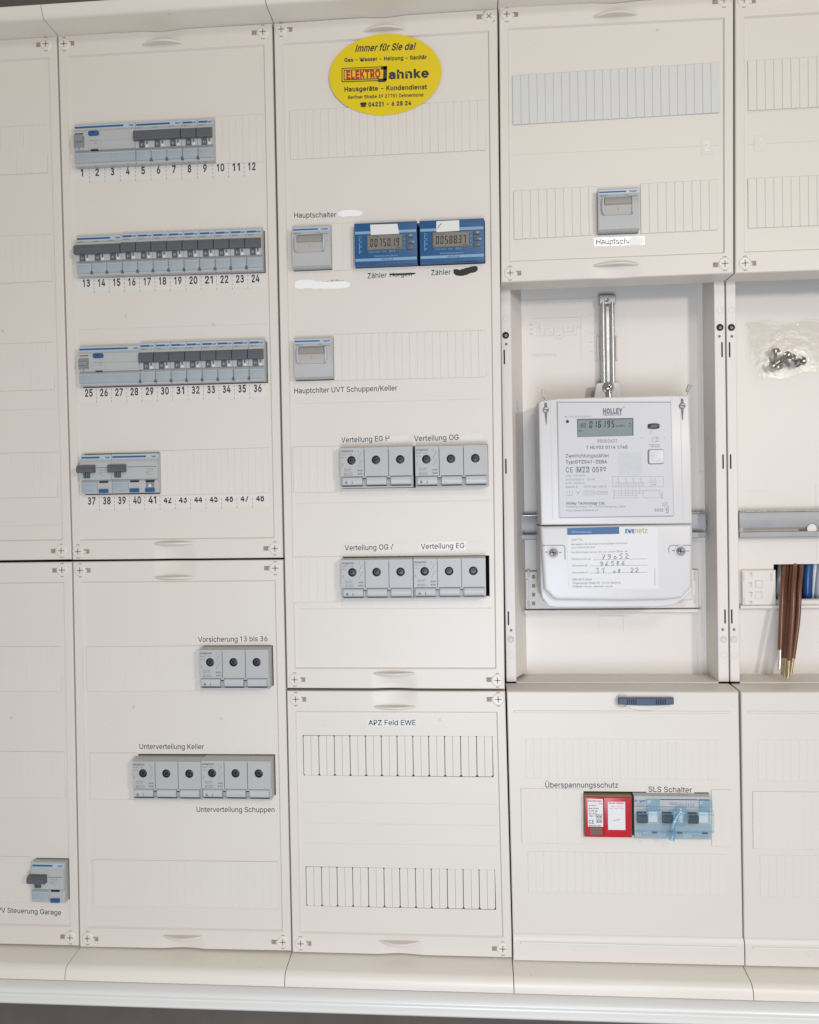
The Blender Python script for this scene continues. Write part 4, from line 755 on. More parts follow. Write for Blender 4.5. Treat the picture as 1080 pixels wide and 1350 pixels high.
def make_mcb(label, poles, w, h, group, org):
    t = Thing('circuit_breaker', label, 'circuit breaker', org, group); o = t.org; t.org = (0, 0, 0)
    mcb_body(t, w, h, poles)
    pw = w/poles
    # handle bar joined over the poles
    mb = MB(); prf = [(YB-1.5, h*.52), (YB-4.5, h*.505), (YB-6.0, h*.52), (YB-6.6, h*.56), (YB-6.2, h*.70), (YB-5, h*.74), (YB-2, h*.76)]
    mb.prism(prf, .45 if poles == 1 else -.6, w-.5); hd = t.part(mb, 'toggle', TOG)
    mb = MB().cbox(.5, w-.6, YB-6.3, YB-6.7, h*.56, h*.58, .15); t.sub(mb, 'toggle_ridge', TOG, hd)
    for k in range(poles):
        x = k*pw+pw*.45
        mb = MB(); mb.cbox(x-3.0, x-1.5, YB-2, YB-3.6, h*.355, h*.52, .2); mb.cbox(x+1.5, x+3.0, YB-2, YB-3.6, h*.355, h*.52, .2); mb.cbox(x-3.0, x+3.0, YB-2, YB-3.4, h*.355, h*.39, .2)
        mb.cbox(x-1.9, x+1.9, YB-2, YB-3.2, h*.46, h*.52, .2)
        t.part(mb, 'toggle_fork', TOG)
        mb = MB(); ctext(mb, 'I', (x, h*.425), .7, 2.6, YB-2.4, bold=.02); ctext(mb, 'E', (x+5.6, h*.475), 1.7, 2.1, YB-2.35, bold=.05)
        mb.rect(x+4.5, x+6.8, h*.435, h*.442, YB-2.35)
        t.part(mb, 'lettering', INK)
        mb = MB(); mb.cbox(x+4.2, x+7.0, YB-2.1, YB-2.4, h*.37, h*.42, .15); t.part(mb, 'indicator_window', METALW)
        flap(t, k*pw, (k+1)*pw, h)
        if k or poles == 1:
            mb = MB(); mb.cbox(k*pw-1.5, k*pw+1.3, YB, YB-1.9, h*.035, h*.105, .2); t.part(mb, 'corner_latch', FLAPE)
        mb = MB(); ctext(mb, 'MCN116', (k*pw+pw*.3, h*.84), pw*.36, 1.1, YB-1.5, bold=.02) if (k == 0) else mb.rect(k*pw+2, k*pw+pw*.5, h*.835, h*.845, YB-1.5)
        t.part(mb, 'type_print', PGREY)
    t.org = o
    return t
def make_rcd(label, w, h, org, style):
    t = Thing('residual_current_breaker', label, 'residual current breaker', org, None); o = t.org; t.org = (0, 0, 0)
    mcb_body(t, w, h, 4)
    # wide grey lever at the left
    mb = MB().prism([(YB-1.5, h*.42), (YB-3.5, h*.415), (YB-4.5, h*.45), (YB-4.2, h*.67), (YB-1.5, h*.70)], 1.5, 12.5); lv = t.part(mb, 'lever', TOGL)
    mb = MB().cbox(2.0, 12.0, YB-4, YB-6.5, h*.50 if style else h*.54, h*.60 if style else h*.70, .6); t.sub(mb, 'lever_lip', TOGL if style else TOG, lv) if style else t.sub(mb, 'lever_lip', TOGL, lv)
    mb = MB().cbox(2, 12, YB-1, YB-2.4, h*.745, h*.765, .1); t.part(mb, 'lever_slot', DARK)
    mb = MB().cbox(3.0, 11.5, YB-2, YB-3.2, h*.36, h*.45, .3); wd = t.part(mb, 'lever_window', BODY)
    mb = MB(); ctext(mb, 'I', (7, h*.405), .8, 3.2, YB-3.3, bold=.03); t.sub(mb, 'lettering', INK, wd)
    # blue test button
    pts = [(24+6.2*math.cos(a)*(1 if abs(math.cos(a)) > .3 else 1), h*.745+3.2*math.sin(a)) for a in [2*math.pi*k/20 for k in range(20)]]
    pts = [(24+max(-6, min(6, 7.4*math.cos(a))), h*.745+max(-2.7, min(2.7, 3.4*math.sin(a)))) for a in [2*math.pi*(k+.5)/20 for k in range(20)]]
    mb = MB().slab(pts, YB, YB-4.2, .8, 2); bt = t.part(mb, 'test_button', BLUEB)
    mb = MB(); ctext(mb, 'T', (24, h*.745), 1.6, 2.4, YB-4.3, bold=.03); t.sub(mb, 'lettering', BLK, bt)
    mb = MB().cbox(17.5, 31, YB-2.1, YB-2.9, h*.40, h*.57, .25); ip = t.part(mb, 'rating_plate', BODY)
    mb = MB(); ctext(mb, '40A', (21, h*.57), 4, 1.4, YB-3.0, bold=.02); ctext(mb, '0.03A', (27, h*.57), 5, 1.3, YB-3.0); mb.rect(20, 22, h*.48, h*.5, YB-3); mb.rect(24, 29, h*.49, h*.50, YB-3); mb.rect(24, 27.5, h*.52, h*.53, YB-3)
    t.sub(mb, 'lettering', PLGREY, ip)
    mb = MB().cbox(20, 28.5, YB+1.2, YB-2.6, h*.345, h*.37, .15); t.part(mb, 'dark_tab', BLK)
    mb = MB().prism([(YB-2, h*.38), (YB-2.9, h*.40), (YB-2.9, h*.56), (YB-2, h*.58)], 33, w-1); t.part(mb, 'raised_band', BODY)
    flap(t, 0, w, h)
    t.org = o
    return t
def make_rcbo(label, mods, w, h, org, group=None):
    t = Thing('combined_breaker', label, 'combined breaker', org, group); o = t.org; t.org = (0, 0, 0)
    mcb_body(t, w, h, mods); pw = w/mods
    mb = MB().prism([(YB-1.5, h*.54), (YB-7, h*.53), (YB-9, h*.55), (YB-9.5, h*.61), (YB-8.5, h*.70), (YB-6.5, h*.72), (YB-2, h*.73)], -1.5, pw*1.0); hd = t.part(mb, 'toggle', TOG)
    mb = MB().cbox(-1.0, pw-.5, YB-9.0, YB-9.6, h*.64, h*.67, .15); t.sub(mb, 'toggle_ridge', TOG, hd)
    mb = MB()
    for dx in (-3.2, 1.4): mb.cbox(pw*.45+dx, pw*.45+dx+1.9, YB-2, YB-5.5, h*.42, h*.57, .2)
    mb.cbox(pw*.45-3.2, pw*.45+3.3, YB-2, YB-4.6, h*.40, h*.44, .2); t.part(mb, 'toggle_fork', TOG)
    mb = MB(); ctext(mb, 'I', (pw*.45, h*.49), .8, 3.2, YB-2.5, bold=.03)
    mb.box(pw+1, w-1.5, YB-2.35, YB-2.3, h*.655, h*.665); t.part(mb, 'lettering', INK)
    x = w-9 if mods == 3 else pw+8
    mb = MB(); ctext(mb, '30mA', (x, h*.60), 8, 1.5, YB-2.4, bold=.02); mb.rect(x-4.5, x+4.5, h*.535, h*.545, YB-2.4); mb.rect(x-4.5, x-1, h*.50, h*.52, YB-2.4); mb.rect(x-3, x+3, h*.46, h*.468, YB-2.4)
    t.part(mb, 'rating_print', PLGREY)
    flap(t, 0, pw*1.08, h)
    for k in range(1, mods):
        mb = MB().cbox(k*pw+3, k*pw+13.5, YB+.2, YB-2.6, h*.02, h*.115, .5); t.part(mb, 'test_button', BLUEB)
        mb = MB().cbox(k*pw+3, k*pw+13.5, YB+.2, YB-.6, h*.275, h*.32, .15); t.part(mb, 'dark_tab', BLK)
    if mods == 3:
        mb = MB().cbox(2*pw+3.4, 2*pw+13, YB+.2, YB-.7, h*.13, h*.27, .2); wn = t.part(mb, 'warning_plate', TOGL)
        mb = MB().add([(2*pw+6, YB-.85, h*.15), (2*pw+10.4, YB-.85, h*.15), (2*pw+8.2, YB-.85, h*.245)], [(0,1,2)]); t.sub(mb, 'warning_triangle', METALW, wn)
    t.org = o
    return t
G1 = 'single-pole breakers with dark toggles'
proto = None
def single(q, k, N, label):
    global proto
    x0, x1, z0, z1 = place(q, YB, k, k+1, N)
    if proto is None: proto = (make_mcb(label, 1, x1-x0, z1-z0, G1, (x0, 0, z0)), x1-x0, z1-z0); return
    dup(proto[0].e, Vector((x0, 0, z0))*S, label)
x0, x1, z0, z1 = place(ROW1, YB, 0, 4, 9); make_rcd('wide residual current breaker above numbers 1 to 4, oval blue test button', x1-x0, z1-z0, (x0, 0, z0), 0)
x0, x1, z0, z1 = place(ROW1, YB, 4, 7, 9); make_mcb('three-pole breaker with joined dark toggle, mid top row, above 5 to 7', 3, x1-x0, z1-z0, 'three-pole breakers', (x0, 0, z0))
for k in (7, 8): single(ROW1, k, 9, ['single-pole breaker in the top row, above 8, beside the three-pole one', 'single-pole breaker ending the top row at its right, above 9'][k-7])
x0, x1, z0, z1 = place(ROW2, YB, 0, 3, 12); make_mcb('three-pole breaker at the left end of the second row, above 13 to 15', 3, x1-x0, z1-z0, 'three-pole breakers', (x0, 0, z0))
ORD = ['first', 'second', 'third', 'fourth', 'fifth', 'sixth', 'seventh', 'eighth', 'ninth']
for k in range(3, 12): single(ROW2, k, 12, '%s single-pole breaker from the left in the second row, above %d' % (ORD[k-3], k+13))
x0, x1, z0, z1 = place(ROW3, YB, 0, 4, 12); make_rcd('wide residual current breaker above numbers 25 to 28, rectangular blue test button', x1-x0, z1-z0, (x0, 0, z0), 1)
for k in range(4, 12): single(ROW3, k, 12, '%s single-pole breaker from the left in the third row, above %d' % (ORD[k-4], k+25))
x0, x1, z0, z1 = place(ROW4, YB, 0, 2, 5); make_rcbo('two-module breaker with one blue button above numbers 37 and 38', 2, x1-x0, z1-z0, (x0, 0, z0), 'combined breakers with blue test buttons')
x0, x1, z0, z1 = place(ROW4, YB, 2, 5, 5); make_rcbo('three-module breaker with warning triangle above numbers 39 to 41', 3, x1-x0, z1-z0, (x0, 0, z0), 'combined breakers with blue test buttons')
x0, x1, z0, z1 = place(PVB, YB, 0, 1, 1); make_rcbo('lone two-module breaker above the label PV Steuerung Garage', 2, x1-x0, z1-z0, (x0, 0, z0), 'combined breakers with blue test buttons')

# main switches
def main_switch(q, label):
    x0, x1, z0, z1 = place(q, YM, 0, 1, 1); w, h = x1-x0, z1-z0
    t = Thing('main_switch', label, 'main switch', (x0, 0, z0), 'grey main switches'); o = t.org; t.org = (0, 0, 0)
    t.part(MB().prism([(10, 0), (YM+1, 0), (YM, 1), (YM, h*.30), (YM-.8, h*.33), (YM-.8, h*.80), (YM, h*.83), (YM, h-.8), (YM+.8, h), (10, h)], .2, w-.2), 'housing', SIE)
    t.part(MB().rect(.6, w-.6, h*.87, h-.9, YM-.16), 'top_band', BODYT)
    mb = MB(); mb.rect(1.2, w-14, h*.905, h*.94, YM-.25); ctext(mb, 'hager', (w-6.5, h*.925), 8, 2.0, YM-.25, bold=.03); t.part(mb, 'blue_stripe', PBLUE)
    mb = MB(); ctext(mb, 'SBN363', (6, h*.84), 8, 1.3, YM-.3); ctext(mb, '63A', (w-14, h*.84), 4, 1.3, YM-.3); ctext(mb, '230/400V', (w-7, h*.80), 9, 1.2, YM-1.0); t.part(mb, 'type_print', PGREY)
    # rocker cradle and lever
    cw = w*.34; cx = w*.47
    for sx in (-1, 1):
        P = [(cx+sx*(cw-.4), h*.37), (cx+sx*(cw+1.2), h*.38), (cx+sx*(cw+2.4), h*.50), (cx+sx*(cw+2.4), h*.66), (cx+sx*(cw+1.2), h*.76), (cx+sx*(cw-.4), h*.78)]
        t.part(MB().slab(P, YM-.5, YM-4.4, .6, 2), 'cradle_cheek', SIE)
    t.part(MB().rect(cx-cw, cx+cw, h*.36, h*.80, YM-1.0), 'cradle_well', TOGL)
    mb = MB().prism([(YM-.5, h*.36), (YM-1.4, h*.365), (YM-2.6, h*.46), (YM-3.2, h*.585), (YM-3.0, h*.60), (YM-.5, h*.60)], cx-cw+.4, cx+cw-.4); lv = t.part(mb, 'rocker', SLATE)
    mb = MB().prism([(YM-.5, h*.595), (YM-3.3, h*.59), (YM-4.6, h*.62), (YM-5.0, h*.66), (YM-4.0, h*.745), (YM-.5, h*.765)], cx-cw+.9, cx+cw-.9); t.part(mb, 'lever', mat('lever_shade', (0.27, 0.25, 0.235), .4, var=.02) if 'lever_shade' not in bpy.data.materials else bpy.data.materials['lever_shade'])
    mb = MB(); mb.rect(cx-.25, cx+.25, h*.47, h*.55, YM-3.3); t.sub(mb, 'position_mark', PLGREY, lv)
    t.part(MB().rect(.6, w-.6, h*.015, h*.035, YM-.12), 'bottom_edge_mark', PLGREY)
    t.org = o
main_switch(MSA, 'grey main switch left of the two blue sub-meters')
main_switch(MSB, 'grey main switch above the writing Hauptchlter UVT Schuppen/Keller')
main_switch(MSC, 'grey main switch between two ribbed strips on the upper right cover')

# blue sub-meters
def sub_meter(q, digits, label, tagpx, remnant):
    x0, x1, z0, z1 = place(q, YBM, 0, 1, 1); w, h = x1-x0, z1-z0
    t = Thing('energy_sub_meter', label, 'energy meter', (x0, 0, z0), 'blue sub-meters'); o = t.org; t.org = (0, 0, 0)
    t.part(MB().cbox(.1, w-.1, 10, YBM, .1, h-.1, .8, 2), 'housing', MBLUE)
    for a, b in ((.735, .80), (.09, .155)):
        t.part(MB().cbox(.9, w-.9, YBM+.1, YBM-.15, h*a, h*b, .05), 'pale_band', MBLUEL)
    wx0, wx1 = w*.215, w*.76
    fr = t.part(MB().cbox(wx0-1.2, wx1+1.2, YBM+.1, YBM-.6, h*.335, h*.715, .4), 'display_frame', BTN)
    sc = t.part(MB().cbox(wx0, wx1, YBM-.5, YBM-.8, h*.36, h*.69, .1), 'display', LCDG)
    mb = MB(); n = len([c for c in digits if c != '.']); dw = (wx1-wx0-5)/n
    seg7(mb, digits, wx0+2.5, h*.42, dw*.70, h*.19, 1.05, YBM-.9, gap=dw*.32); ctext(mb, 'L1', (wx0+3, h*.655), 2.5, 1.3, YBM-.9); ctext(mb, 'kWh', (wx1-4, h*.385), 5, 1.2, YBM-.9); mb.rect(wx0+6, wx0+12, h*.65, h*.66, YBM-.9)
    t.sub(mb, 'digits', INK, sc)
    for k in range(3):
        zz = h*(.66-.14*k); kb = t.part(MB().cbox(w*.835, w*.935, YBM, YBM-1.6, zz-2.2, zz+2.2, .6, 2), 'key', BTN)
    for k, (a, b) in enumerate(((.86, .66), (.90, .50))):
        t.part(MB().cbox(w*(a+.02), w*(a+.055), YBM-1.4, YBM-1.75, h*b-.9, h*b+.9, .2), 'key_symbol', BTNL)
    mb = MB()
    for k, ch in enumerate('L123'): ctext(mb, ch, (w*.79, h*(.68-.10*k)), 1.6, 2.0, YBM-.2)
    for k, ch in enumerate('CEDV'): ctext(mb, ch, (w*.10, h*(.66-.11*k)), 3.2, 2.2, YBM-.2)
    mb.rect(w*.075, w*.085, h*.28, h*.70, YBM-.2)
    ctext(mb, '230V', (w*.27, h*.305), 6, 1.6, YBM-.2); ctext(mb, '5(80)A', (w*.37, h*.305), 6, 1.5, YBM-.2); ctext(mb, '50Hz', (w*.475, h*.305), 5, 1.5, YBM-.2); ctext(mb, 'Cl.1', (w*.60, h*.305), 6, 2.0, YBM-.2, bold=.03)
    ctext(mb, 'Drehstromzähler', (w*.50, h*.205), 26, 1.8, YBM-.2)
    t.part(mb, 'lettering', MBLUEL)
    mb = MB(); ctext(mb, 'WS100-65', (w*.52, h*.12), 13, 1.6, YBM-.25, bold=.02); t.part(mb, 'type_print', PBLUE)
    t.org = o
    # paper patch stuck over the name
    P = [at(*p, YBM-.6) for p in tagpx]
    s = MB().slab([(a, b) for a, b in P], YBM-.1, YBM-.55, .1).build('paper_patch', PAPER, None); s['category'] = 'paper patch'; s['label'] = remnant
sub_meter(BMA, '00750.19', 'left blue sub-meter beside the main switch, display reading 00750.19', [(488,296),(524,294.8),(526.5,307.8),(489,310)], 'torn white paper patch stuck on the sub-meter reading 00750.19')
sub_meter(BMB, '00588.37', 'right blue sub-meter at the cover edge, display reading 00588.37', [(575.3,291.5),(605.5,290),(605.8,304),(575.3,306)], 'white paper patch with a pen stroke on the sub-meter reading 00588.37')
mb = MB(); a = at(577.5,301,-8.8); b = at(582.5,294.5,-8.8); mb.tube([(a[0], -8.75, a[1]), (a[0]+1, -8.75, (a[1]+b[1])/2), (b[0], -8.75, b[1])], .3, 5)
pp = bpy.data.objects['paper_patch.001']; o = mb.build('pen_stroke', INK, pp)

# grey three-pole fuse switches
def fuse_switch(q, label):
    x0, x1, z0, z1 = place(q, YF_, 0, 1, 1); w, h = x1-x0, z1-z0; pw = w/3; y = YF_
    t = Thing('fuse_switch', label, 'fuse switch', (x0, 0, z0), 'grey three-pole fuse switches'); o = t.org; t.org = (0, 0, 0)
    t.part(MB().prism([(10, -.6), (y+3.5, -.6), (y+2.2, 0.2), (y+2.2, 2.0), (y+4, 2.3), (y+4, 12), (y+1.5, 13), (y+1.5, h-1), (y+5, h+.6), (10, h+.8)], .15, w-.15), 'housing', SIE)
    for k in range(3):
        a, b = k*pw+.35, (k+1)*pw-.35
        cx, cz = k*pw+pw*(.47 if k == 0 else .485), h*.675; r = 4.85
        # front plate with a round hole: outer rectangle stitched to a circle
        n = 28; V = []; F = []; X0, X1, Z0, Z1 = a, b, h*.275, h-.5
        ring = []
        for i in range(n):
            an = 2*math.pi*i/n; dx, dz = math.cos(an), math.sin(an)
            tx = (X1-cx)/dx if dx > 1e-9 else ((X0-cx)/dx if dx < -1e-9 else 1e9); tz = (Z1-cz)/dz if dz > 1e-9 else ((Z0-cz)/dz if dz < -1e-9 else 1e9)
            tt = min(tx, tz); V.append((cx+dx*tt, y, cz+dz*tt)); 
        for i in range(n): an = 2*math.pi*i/n; V.append((cx+r*math.cos(an), y, cz+r*math.sin(an)))
        for i in range(n): an = 2*math.pi*i/n; V.append((cx+r*math.cos(an), y+4, cz+r*math.sin(an)))
        for i in range(n):
            j = (i+1) % n; F += [(i, j, n+j, n+i), (n+i, n+j, 2*n+j, 2*n+i)]
        m0 = len(V)
        V += [(X0,y,Z0),(X1,y,Z0),(X1,y,Z1),(X0,y,Z1),(X0,y+3,Z0),(X1,y+3,Z0),(X1,y+3,Z1),(X0,y+3,Z1)]
        # corner fillers
        def near(c): return min(range(n), key=lambda i: abs(V[i][0]-c[0])+abs(V[i][2]-c[2]))
        for c_ in range(4):
            P_ = V[m0+c_]
            an = math.atan2(P_[2]-cz, P_[0]-cx) % (2*math.pi); i = int(an/(2*math.pi/n)); F.append((i, m0+c_, (i+1) % n))
        for i, j in ((0,1),(1,2),(2,3),(3,0)): F.append((m0+i, m0+j, m0+4+j, m0+4+i))
        pl = t.part(MB().add(V, F), 'pole_front', SIE)
        mb = MB().lathe((cx, cz), [(4.8, y+1.2), (4.5, y+.4), (3.7, y+.2), (3.3, y+1.0), (2.6, y+1.6), (2.4, y+1.1), (0, y+.9)], 24); cp = t.part(mb, 'sight_glass', BLK)
        # carrier flap: softly bulged
        pr = [(y+4, h*.05), (y+.6, h*.052), (y-.9, h*.075), (y-1.8, h*.13), (y-1.9, h*.18), (y-1.2, h*.235), (y+.3, h*.262), (y+2, h*.268)]
        t.part(MB().prism(pr, k*pw+pw*.10, (k+1)*pw-pw*.09), 'carrier_flap', SIEF)
        t.part(MB().cbox(k*pw+pw*.10, (k+1)*pw-pw*.09, y+3.8, y+.2, h*.028, h*.05, .05), 'finger_gap', BLK)
        for sx in ((1,) if k == 0 else (1,)):
            xx = (k+1)*pw
            if k < 2:
                t.part(MB().cbox(xx-2.0, xx+2.0, y+2, y-.5, h*.20, h*.27, .3), 'hinge_block', SIEF)
                t.part(MB().cbox(xx-1.6, xx+1.6, y, y-.75, h*.205, h*.235, .1), 'hinge_slot', BLK)
        if k: t.part(MB().box(k*pw-.3, k*pw+.3, y+1.6, y+1.2, h*.28, h*.93), 'pole_gap', BLK)
    t.part(MB().prism([(y+3.4, -.55), (y+.6, -.5), (y+.2, .1), (y+.5, 1.0), (y+3.4, 1.2)], .4, w-.4), 'foot_rail', SIEF)
    mb = MB(); yy = y-.12
    text(mb, 'SIEMENS', (1.0, h*.905), (pw*.55, h*.905), 1.8, yy, bold=.035)
    text(mb, '5SG7 133', (1.0, h*.83), (pw*.50, h*.83), 1.3, yy); text(mb, '63 A', (1.2, h*.755), (pw*.24, h*.755), 1.4, yy)
    text(mb, 'AC-22B', (pw*.16, h*.46), (pw*.47, h*.46), 1.3, yy); text(mb, '400 V~', (pw*.16, h*.42), (pw*.45, h*.42), 1.2, yy); text(mb, 'gG D02', (pw*.16, h*.35), (pw*.5, h*.35), 1.3, yy); text(mb, 'IEC 60947', (pw*.16, h*.31), (pw*.52, h*.31), 1.1, yy)
    for i in range(7): mb.rect(pw*.76+(i % 3)*1.3, pw*.76+(i % 3)*1.3+.5, h*(.52+.06*i), h*(.52+.06*i)+1.7, yy)
    for i in range(6): mb.rect(pw*.72+(i % 3)*2.0, pw*.72+(i % 3)*2.0+1.3, h*(.32 if i < 3 else .40), h*(.32 if i < 3 else .40)+1.6, yy)
    mb.rect(1.2, 3.6, h*.54, h*.545, yy); mb.rect(1.6, 3.2, h*.56, h*.565, yy); mb.rect(2.1, 2.7, h*.58, h*.6, yy)
    t.part(mb, 'lettering', PGREY)
    mb = MB(); mb.rect(pw*.20, pw*.30, h*.10, h*.145, y-1.95); mb.rect(pw*.48, pw*.51, h*.09, h*.16, y-1.95); mb.rect(pw*.20, pw*.30, h*.155, h*.162, y-1.95); t.part(mb, 'switch_symbol', PGREY)
    t.org = o
for q, l in zip(FS, ('grey three-pole fuse switch under the writing Vorsicherung 13 bis 36', 'left grey fuse switch of the joined pair, under the writing Unterverteilung Keller', 'right grey fuse switch of the joined pair, above the writing Unterverteilung Schuppen',
                     'grey fuse switch under Verteilung EG, left of the black gap, upper pair', 'grey fuse switch under Verteilung OG, right of the black gap, upper pair',
                     'grey fuse switch under Verteilung OG, left one of the lower pair on the middle cover', 'grey fuse switch under Verteilung EG, right one of the lower pair on the middle cover')): fuse_switch(q, l)

# ---------------------------------------------------------------- surge protector
x0, x1, z0, z1 = place(SURGE, YSU, 0, 1, 1); w, h = x1-x0, z1-z0; y = YSU
t = Thing('surge_protector', 'red surge protection device with two white printed labels', 'surge protector', (x0, 0, z0)); o_ = t.org; t.org = (0, 0, 0)
t.part(MB().cbox(.2, w-.2, 10, y+2.0, .2, h-.2, .3), 'base', OCHRE)
for a, b in ((1.2, w*.40), (w*.41, w-1.2)): t.part(MB().cbox(a, b, y+2.2, y-.4, .9, h-2.2, .7, 2), 'red_module', REDD)
def lab(x0_, x1_, za_, zb_): return t.part(MB().cbox(w*x0_, w*x1_, y-.3, y-.65, h*za_, h*zb_, .1), 'printed_label', PAPER)
l1 = lab(.07, .39, .27, .92); mb = MB(); yy = y-.72
text(mb, 'Ue 230/400', (w*.09, h*.77), (w*.25, h*.77), 1.3, yy, bold=.02)
for k, s_ in enumerate(('limp 25 kA', 'In 20 kA', 'Up 1,5 kV')): text(mb, s_, (w*.09, h*(.70-.06*k)), (w*(.30-.02*k), h*(.70-.06*k)), 1.5, yy, bold=.025)
text(mb, 'TNC  T1', (w*.09, h*.52), (w*.25, h*.52), 1.6, yy, bold=.03); text(mb, 'C', (w*.09, h*.385), (w*.15, h*.385), 4.3, yy); text(mb, 'E', (w*.16, h*.385), (w*.20, h*.385), 4.3, yy)
for dx, dz in ((.245, .47), (.31, .47), (.245, .36), (.31, .36)):
    X, Z = w*dx, h*dz; mb.rect(X, X+w*.055, Z, Z+.35, yy); mb.rect(X, X+w*.055, Z+h*.085, Z+h*.085+.35, yy); mb.rect(X, X+.35, Z, Z+h*.09, yy); mb.rect(X+w*.055-.35, X+w*.055, Z, Z+h*.09, yy); mb.rect(X+w*.018, X+w*.04, Z+h*.02, Z+h*.06, yy)
text(mb, 'DEHN SE', (w*.09, h*.295), (w*.34, h*.295), 1.1, yy, bold=.03)
t.sub(mb, 'lettering', INK, l1)
mb = MB(); text(mb, 'DEHNvap', (w*.08, h*.875), (w*.36, h*.875), 1.8, yy, bold=.03); mb.rect(w*.30, w*.37, h*.80, h*.815, yy); t.sub(mb, 'red_print', RED, l1)
l2 = lab(.49, .85, .20, .86); mb = MB(); text(mb, 'Kombi-Ableiter', (w*.51, h*.83), (w*.83, h*.83), 1.7, yy, bold=.03); text(mb, 'Typ 1 + Typ 2', (w*.56, h*.755), (w*.80, h*.755), 1.1, yy); text(mb, 'Typ 1 + Typ 2 + Typ 3', (w*.52, h*.705), (w*.82, h*.705), 1.1, yy); text(mb, '~~~', (w*.60, h*.43), (w*.74, h*.45), 3.0, yy, bold=.01); t.sub(mb, 'red_print', RED, l2)
vt = t.part(MB().cbox(w*.12, w*.36, y-.3, y-.5, h*.08, h*.24, .1), 'vent_window', OCHRE)
for k in range(7): t.sub(MB().cbox(w*.13+k*w*.033, w*.13+k*w*.033+.9, y-.45, y-.8, h*.09, h*.21, .1), 'vent_bar', TOG, vt)
t.org = o_

# ---------------------------------------------------------------- selective main breaker under a clear bluish cover
x0, x1, z0, z1 = place(SLSQ, YSL, 0, 1, 1); w, h = x1-x0, z1-z0; y = YSL
t = Thing('selective_main_breaker', 'three-pole main breaker behind a clear bluish sealed cover, right of the red device', 'main breaker', (x0, 0, z0)); o_ = t.org; t.org = (0, 0, 0)
t.part(MB().prism([(10, 0), (y+1, 0), (y, 1), (y, h*.30), (y+1.5, h*.34), (y+1.5, h*.72), (y, h*.76), (y, h-.6), (10, h)], .2, w-.2), 'housing', BODY)
mb = MB(); mb.rect(w*.34, w*.83, h*.905, h*.93, y-.15); mb.rect(w*.84, w*.98, h*.905, h*.93, y-.15); text(mb, 'hager', (w*.01, h*.88), (w*.15, h*.88), 2.4, y-.15, bold=.04)
for k in range(4): mb.rect(w*(.68+.03*k), w*(.685+.03*k), h*.76, h*.84, y-.15)
for k in range(3): mb.rect(w*.46, w*.56, h*(.80+.02*k), h*(.805+.02*k), y-.15)
t.part(mb, 'blue_stripe', PBLUE)
mb = MB(); text(mb, 'HTS350E 50A', (w*.02, h*.81), (w*.14, h*.81), 1.3, y-.15); text(mb, '230/400V', (w*.02, h*.77), (w*.13, h*.77), 1.2, y-.15); text(mb, 'CE', (w*.05, h*.13), (w*.11, h*.13), 2, y-.15, bold=.03); t.part(mb, 'lettering', PGREY)
for k in range(3):
    X = w*(.035+.33*k)
    t.part(MB().prism([(y+1.2, h*.38), (y-5, h*.40), (y-7, h*.45), (y-6.5, h*.57), (y+1.2, h*.62)], X, X+w*.125), 'toggle', BLK)
    t.part(MB().cbox(X+w*.15, X+w*.27, y+1.4, y+.4, h*.38, h*.64, .3), 'pole_plate', METALW)
    t.part(MB().cbox(X+w*.19, X+w*.26, y, y-.5, h*.125, h*.17, .1), 'dark_tab', BLK)
    t.part(MB().cbox(X+w*.06, X+w*.27, y, y-.4, h*.04, h*.105, .15), 'terminal_flap', FLAP)
hood = t.part(MB().cbox(w*.015, w*1.015, y-.5, y-9, h*.20, h*.70, 1.8, 3), 'clear_hood', CLEARB)
t.sub(MB().cbox(w*.02, w*1.01, y-9.1, y-9.8, h*.235, h*.30, .3), 'hood_rib', CLEARE, hood)
t.sub(MB().cbox(w*.02, w*1.01, y-9.1, y-9.6, h*.63, h*.665, .3), 'hood_rib', CLEARE, hood)
for a, b in ((.16, .33), (.85, 1.01)): t.sub(MB().cbox(w*a, w*b, y-.4, y-4.5, h*.66, h*.93, 1.2, 2), 'hood_tab', CLEARE, hood)
t.part(MB().cbox(w*.008, w*1.0, y-.3, y-3.2, h*.01, h*.19, .8, 2), 'clear_lower_cover', CLEARB)
t.org = o_
se = Thing('seal', 'twisted clear blue plastic seal dangling from the main breaker hood', 'seal', (x0+w*.5, y-10, z0+h*.3))
A = [np.array(at(px, py, y-11)) for px, py in ((899,1068), (893,1076), (889,1084), (886,1090), (887,1099), (885,1107))]
mb = MB(); ring = at(899, 1077, y-11)
mb.tube([(ring[0]+6*math.cos(a), y-11+math.sin(a*2), ring[1]+9*math.sin(a)) for a in [2*math.pi*k/18 for k in range(19)]], 1.5, 8); se.part(mb, 'seal_loop', CLEARE)
mb = MB(); mb.tube([(a[0], y-11-k*.4, a[1]) for k, a in enumerate(A)], [1.6, 2.2, 2.6, 2.4, 2.6, 3.2], 9); se.part(mb, 'seal_tail', CLEARE)
mb = MB(); e = at(886.5, 1102, y-14); mb.lathe(e, [(4.8, y-12), (4.8, y-13.5), (3.5, y-15), (2.5, y-14.3), (0, y-14.4)], 18); se.part(mb, 'seal_disc', CLEARE)

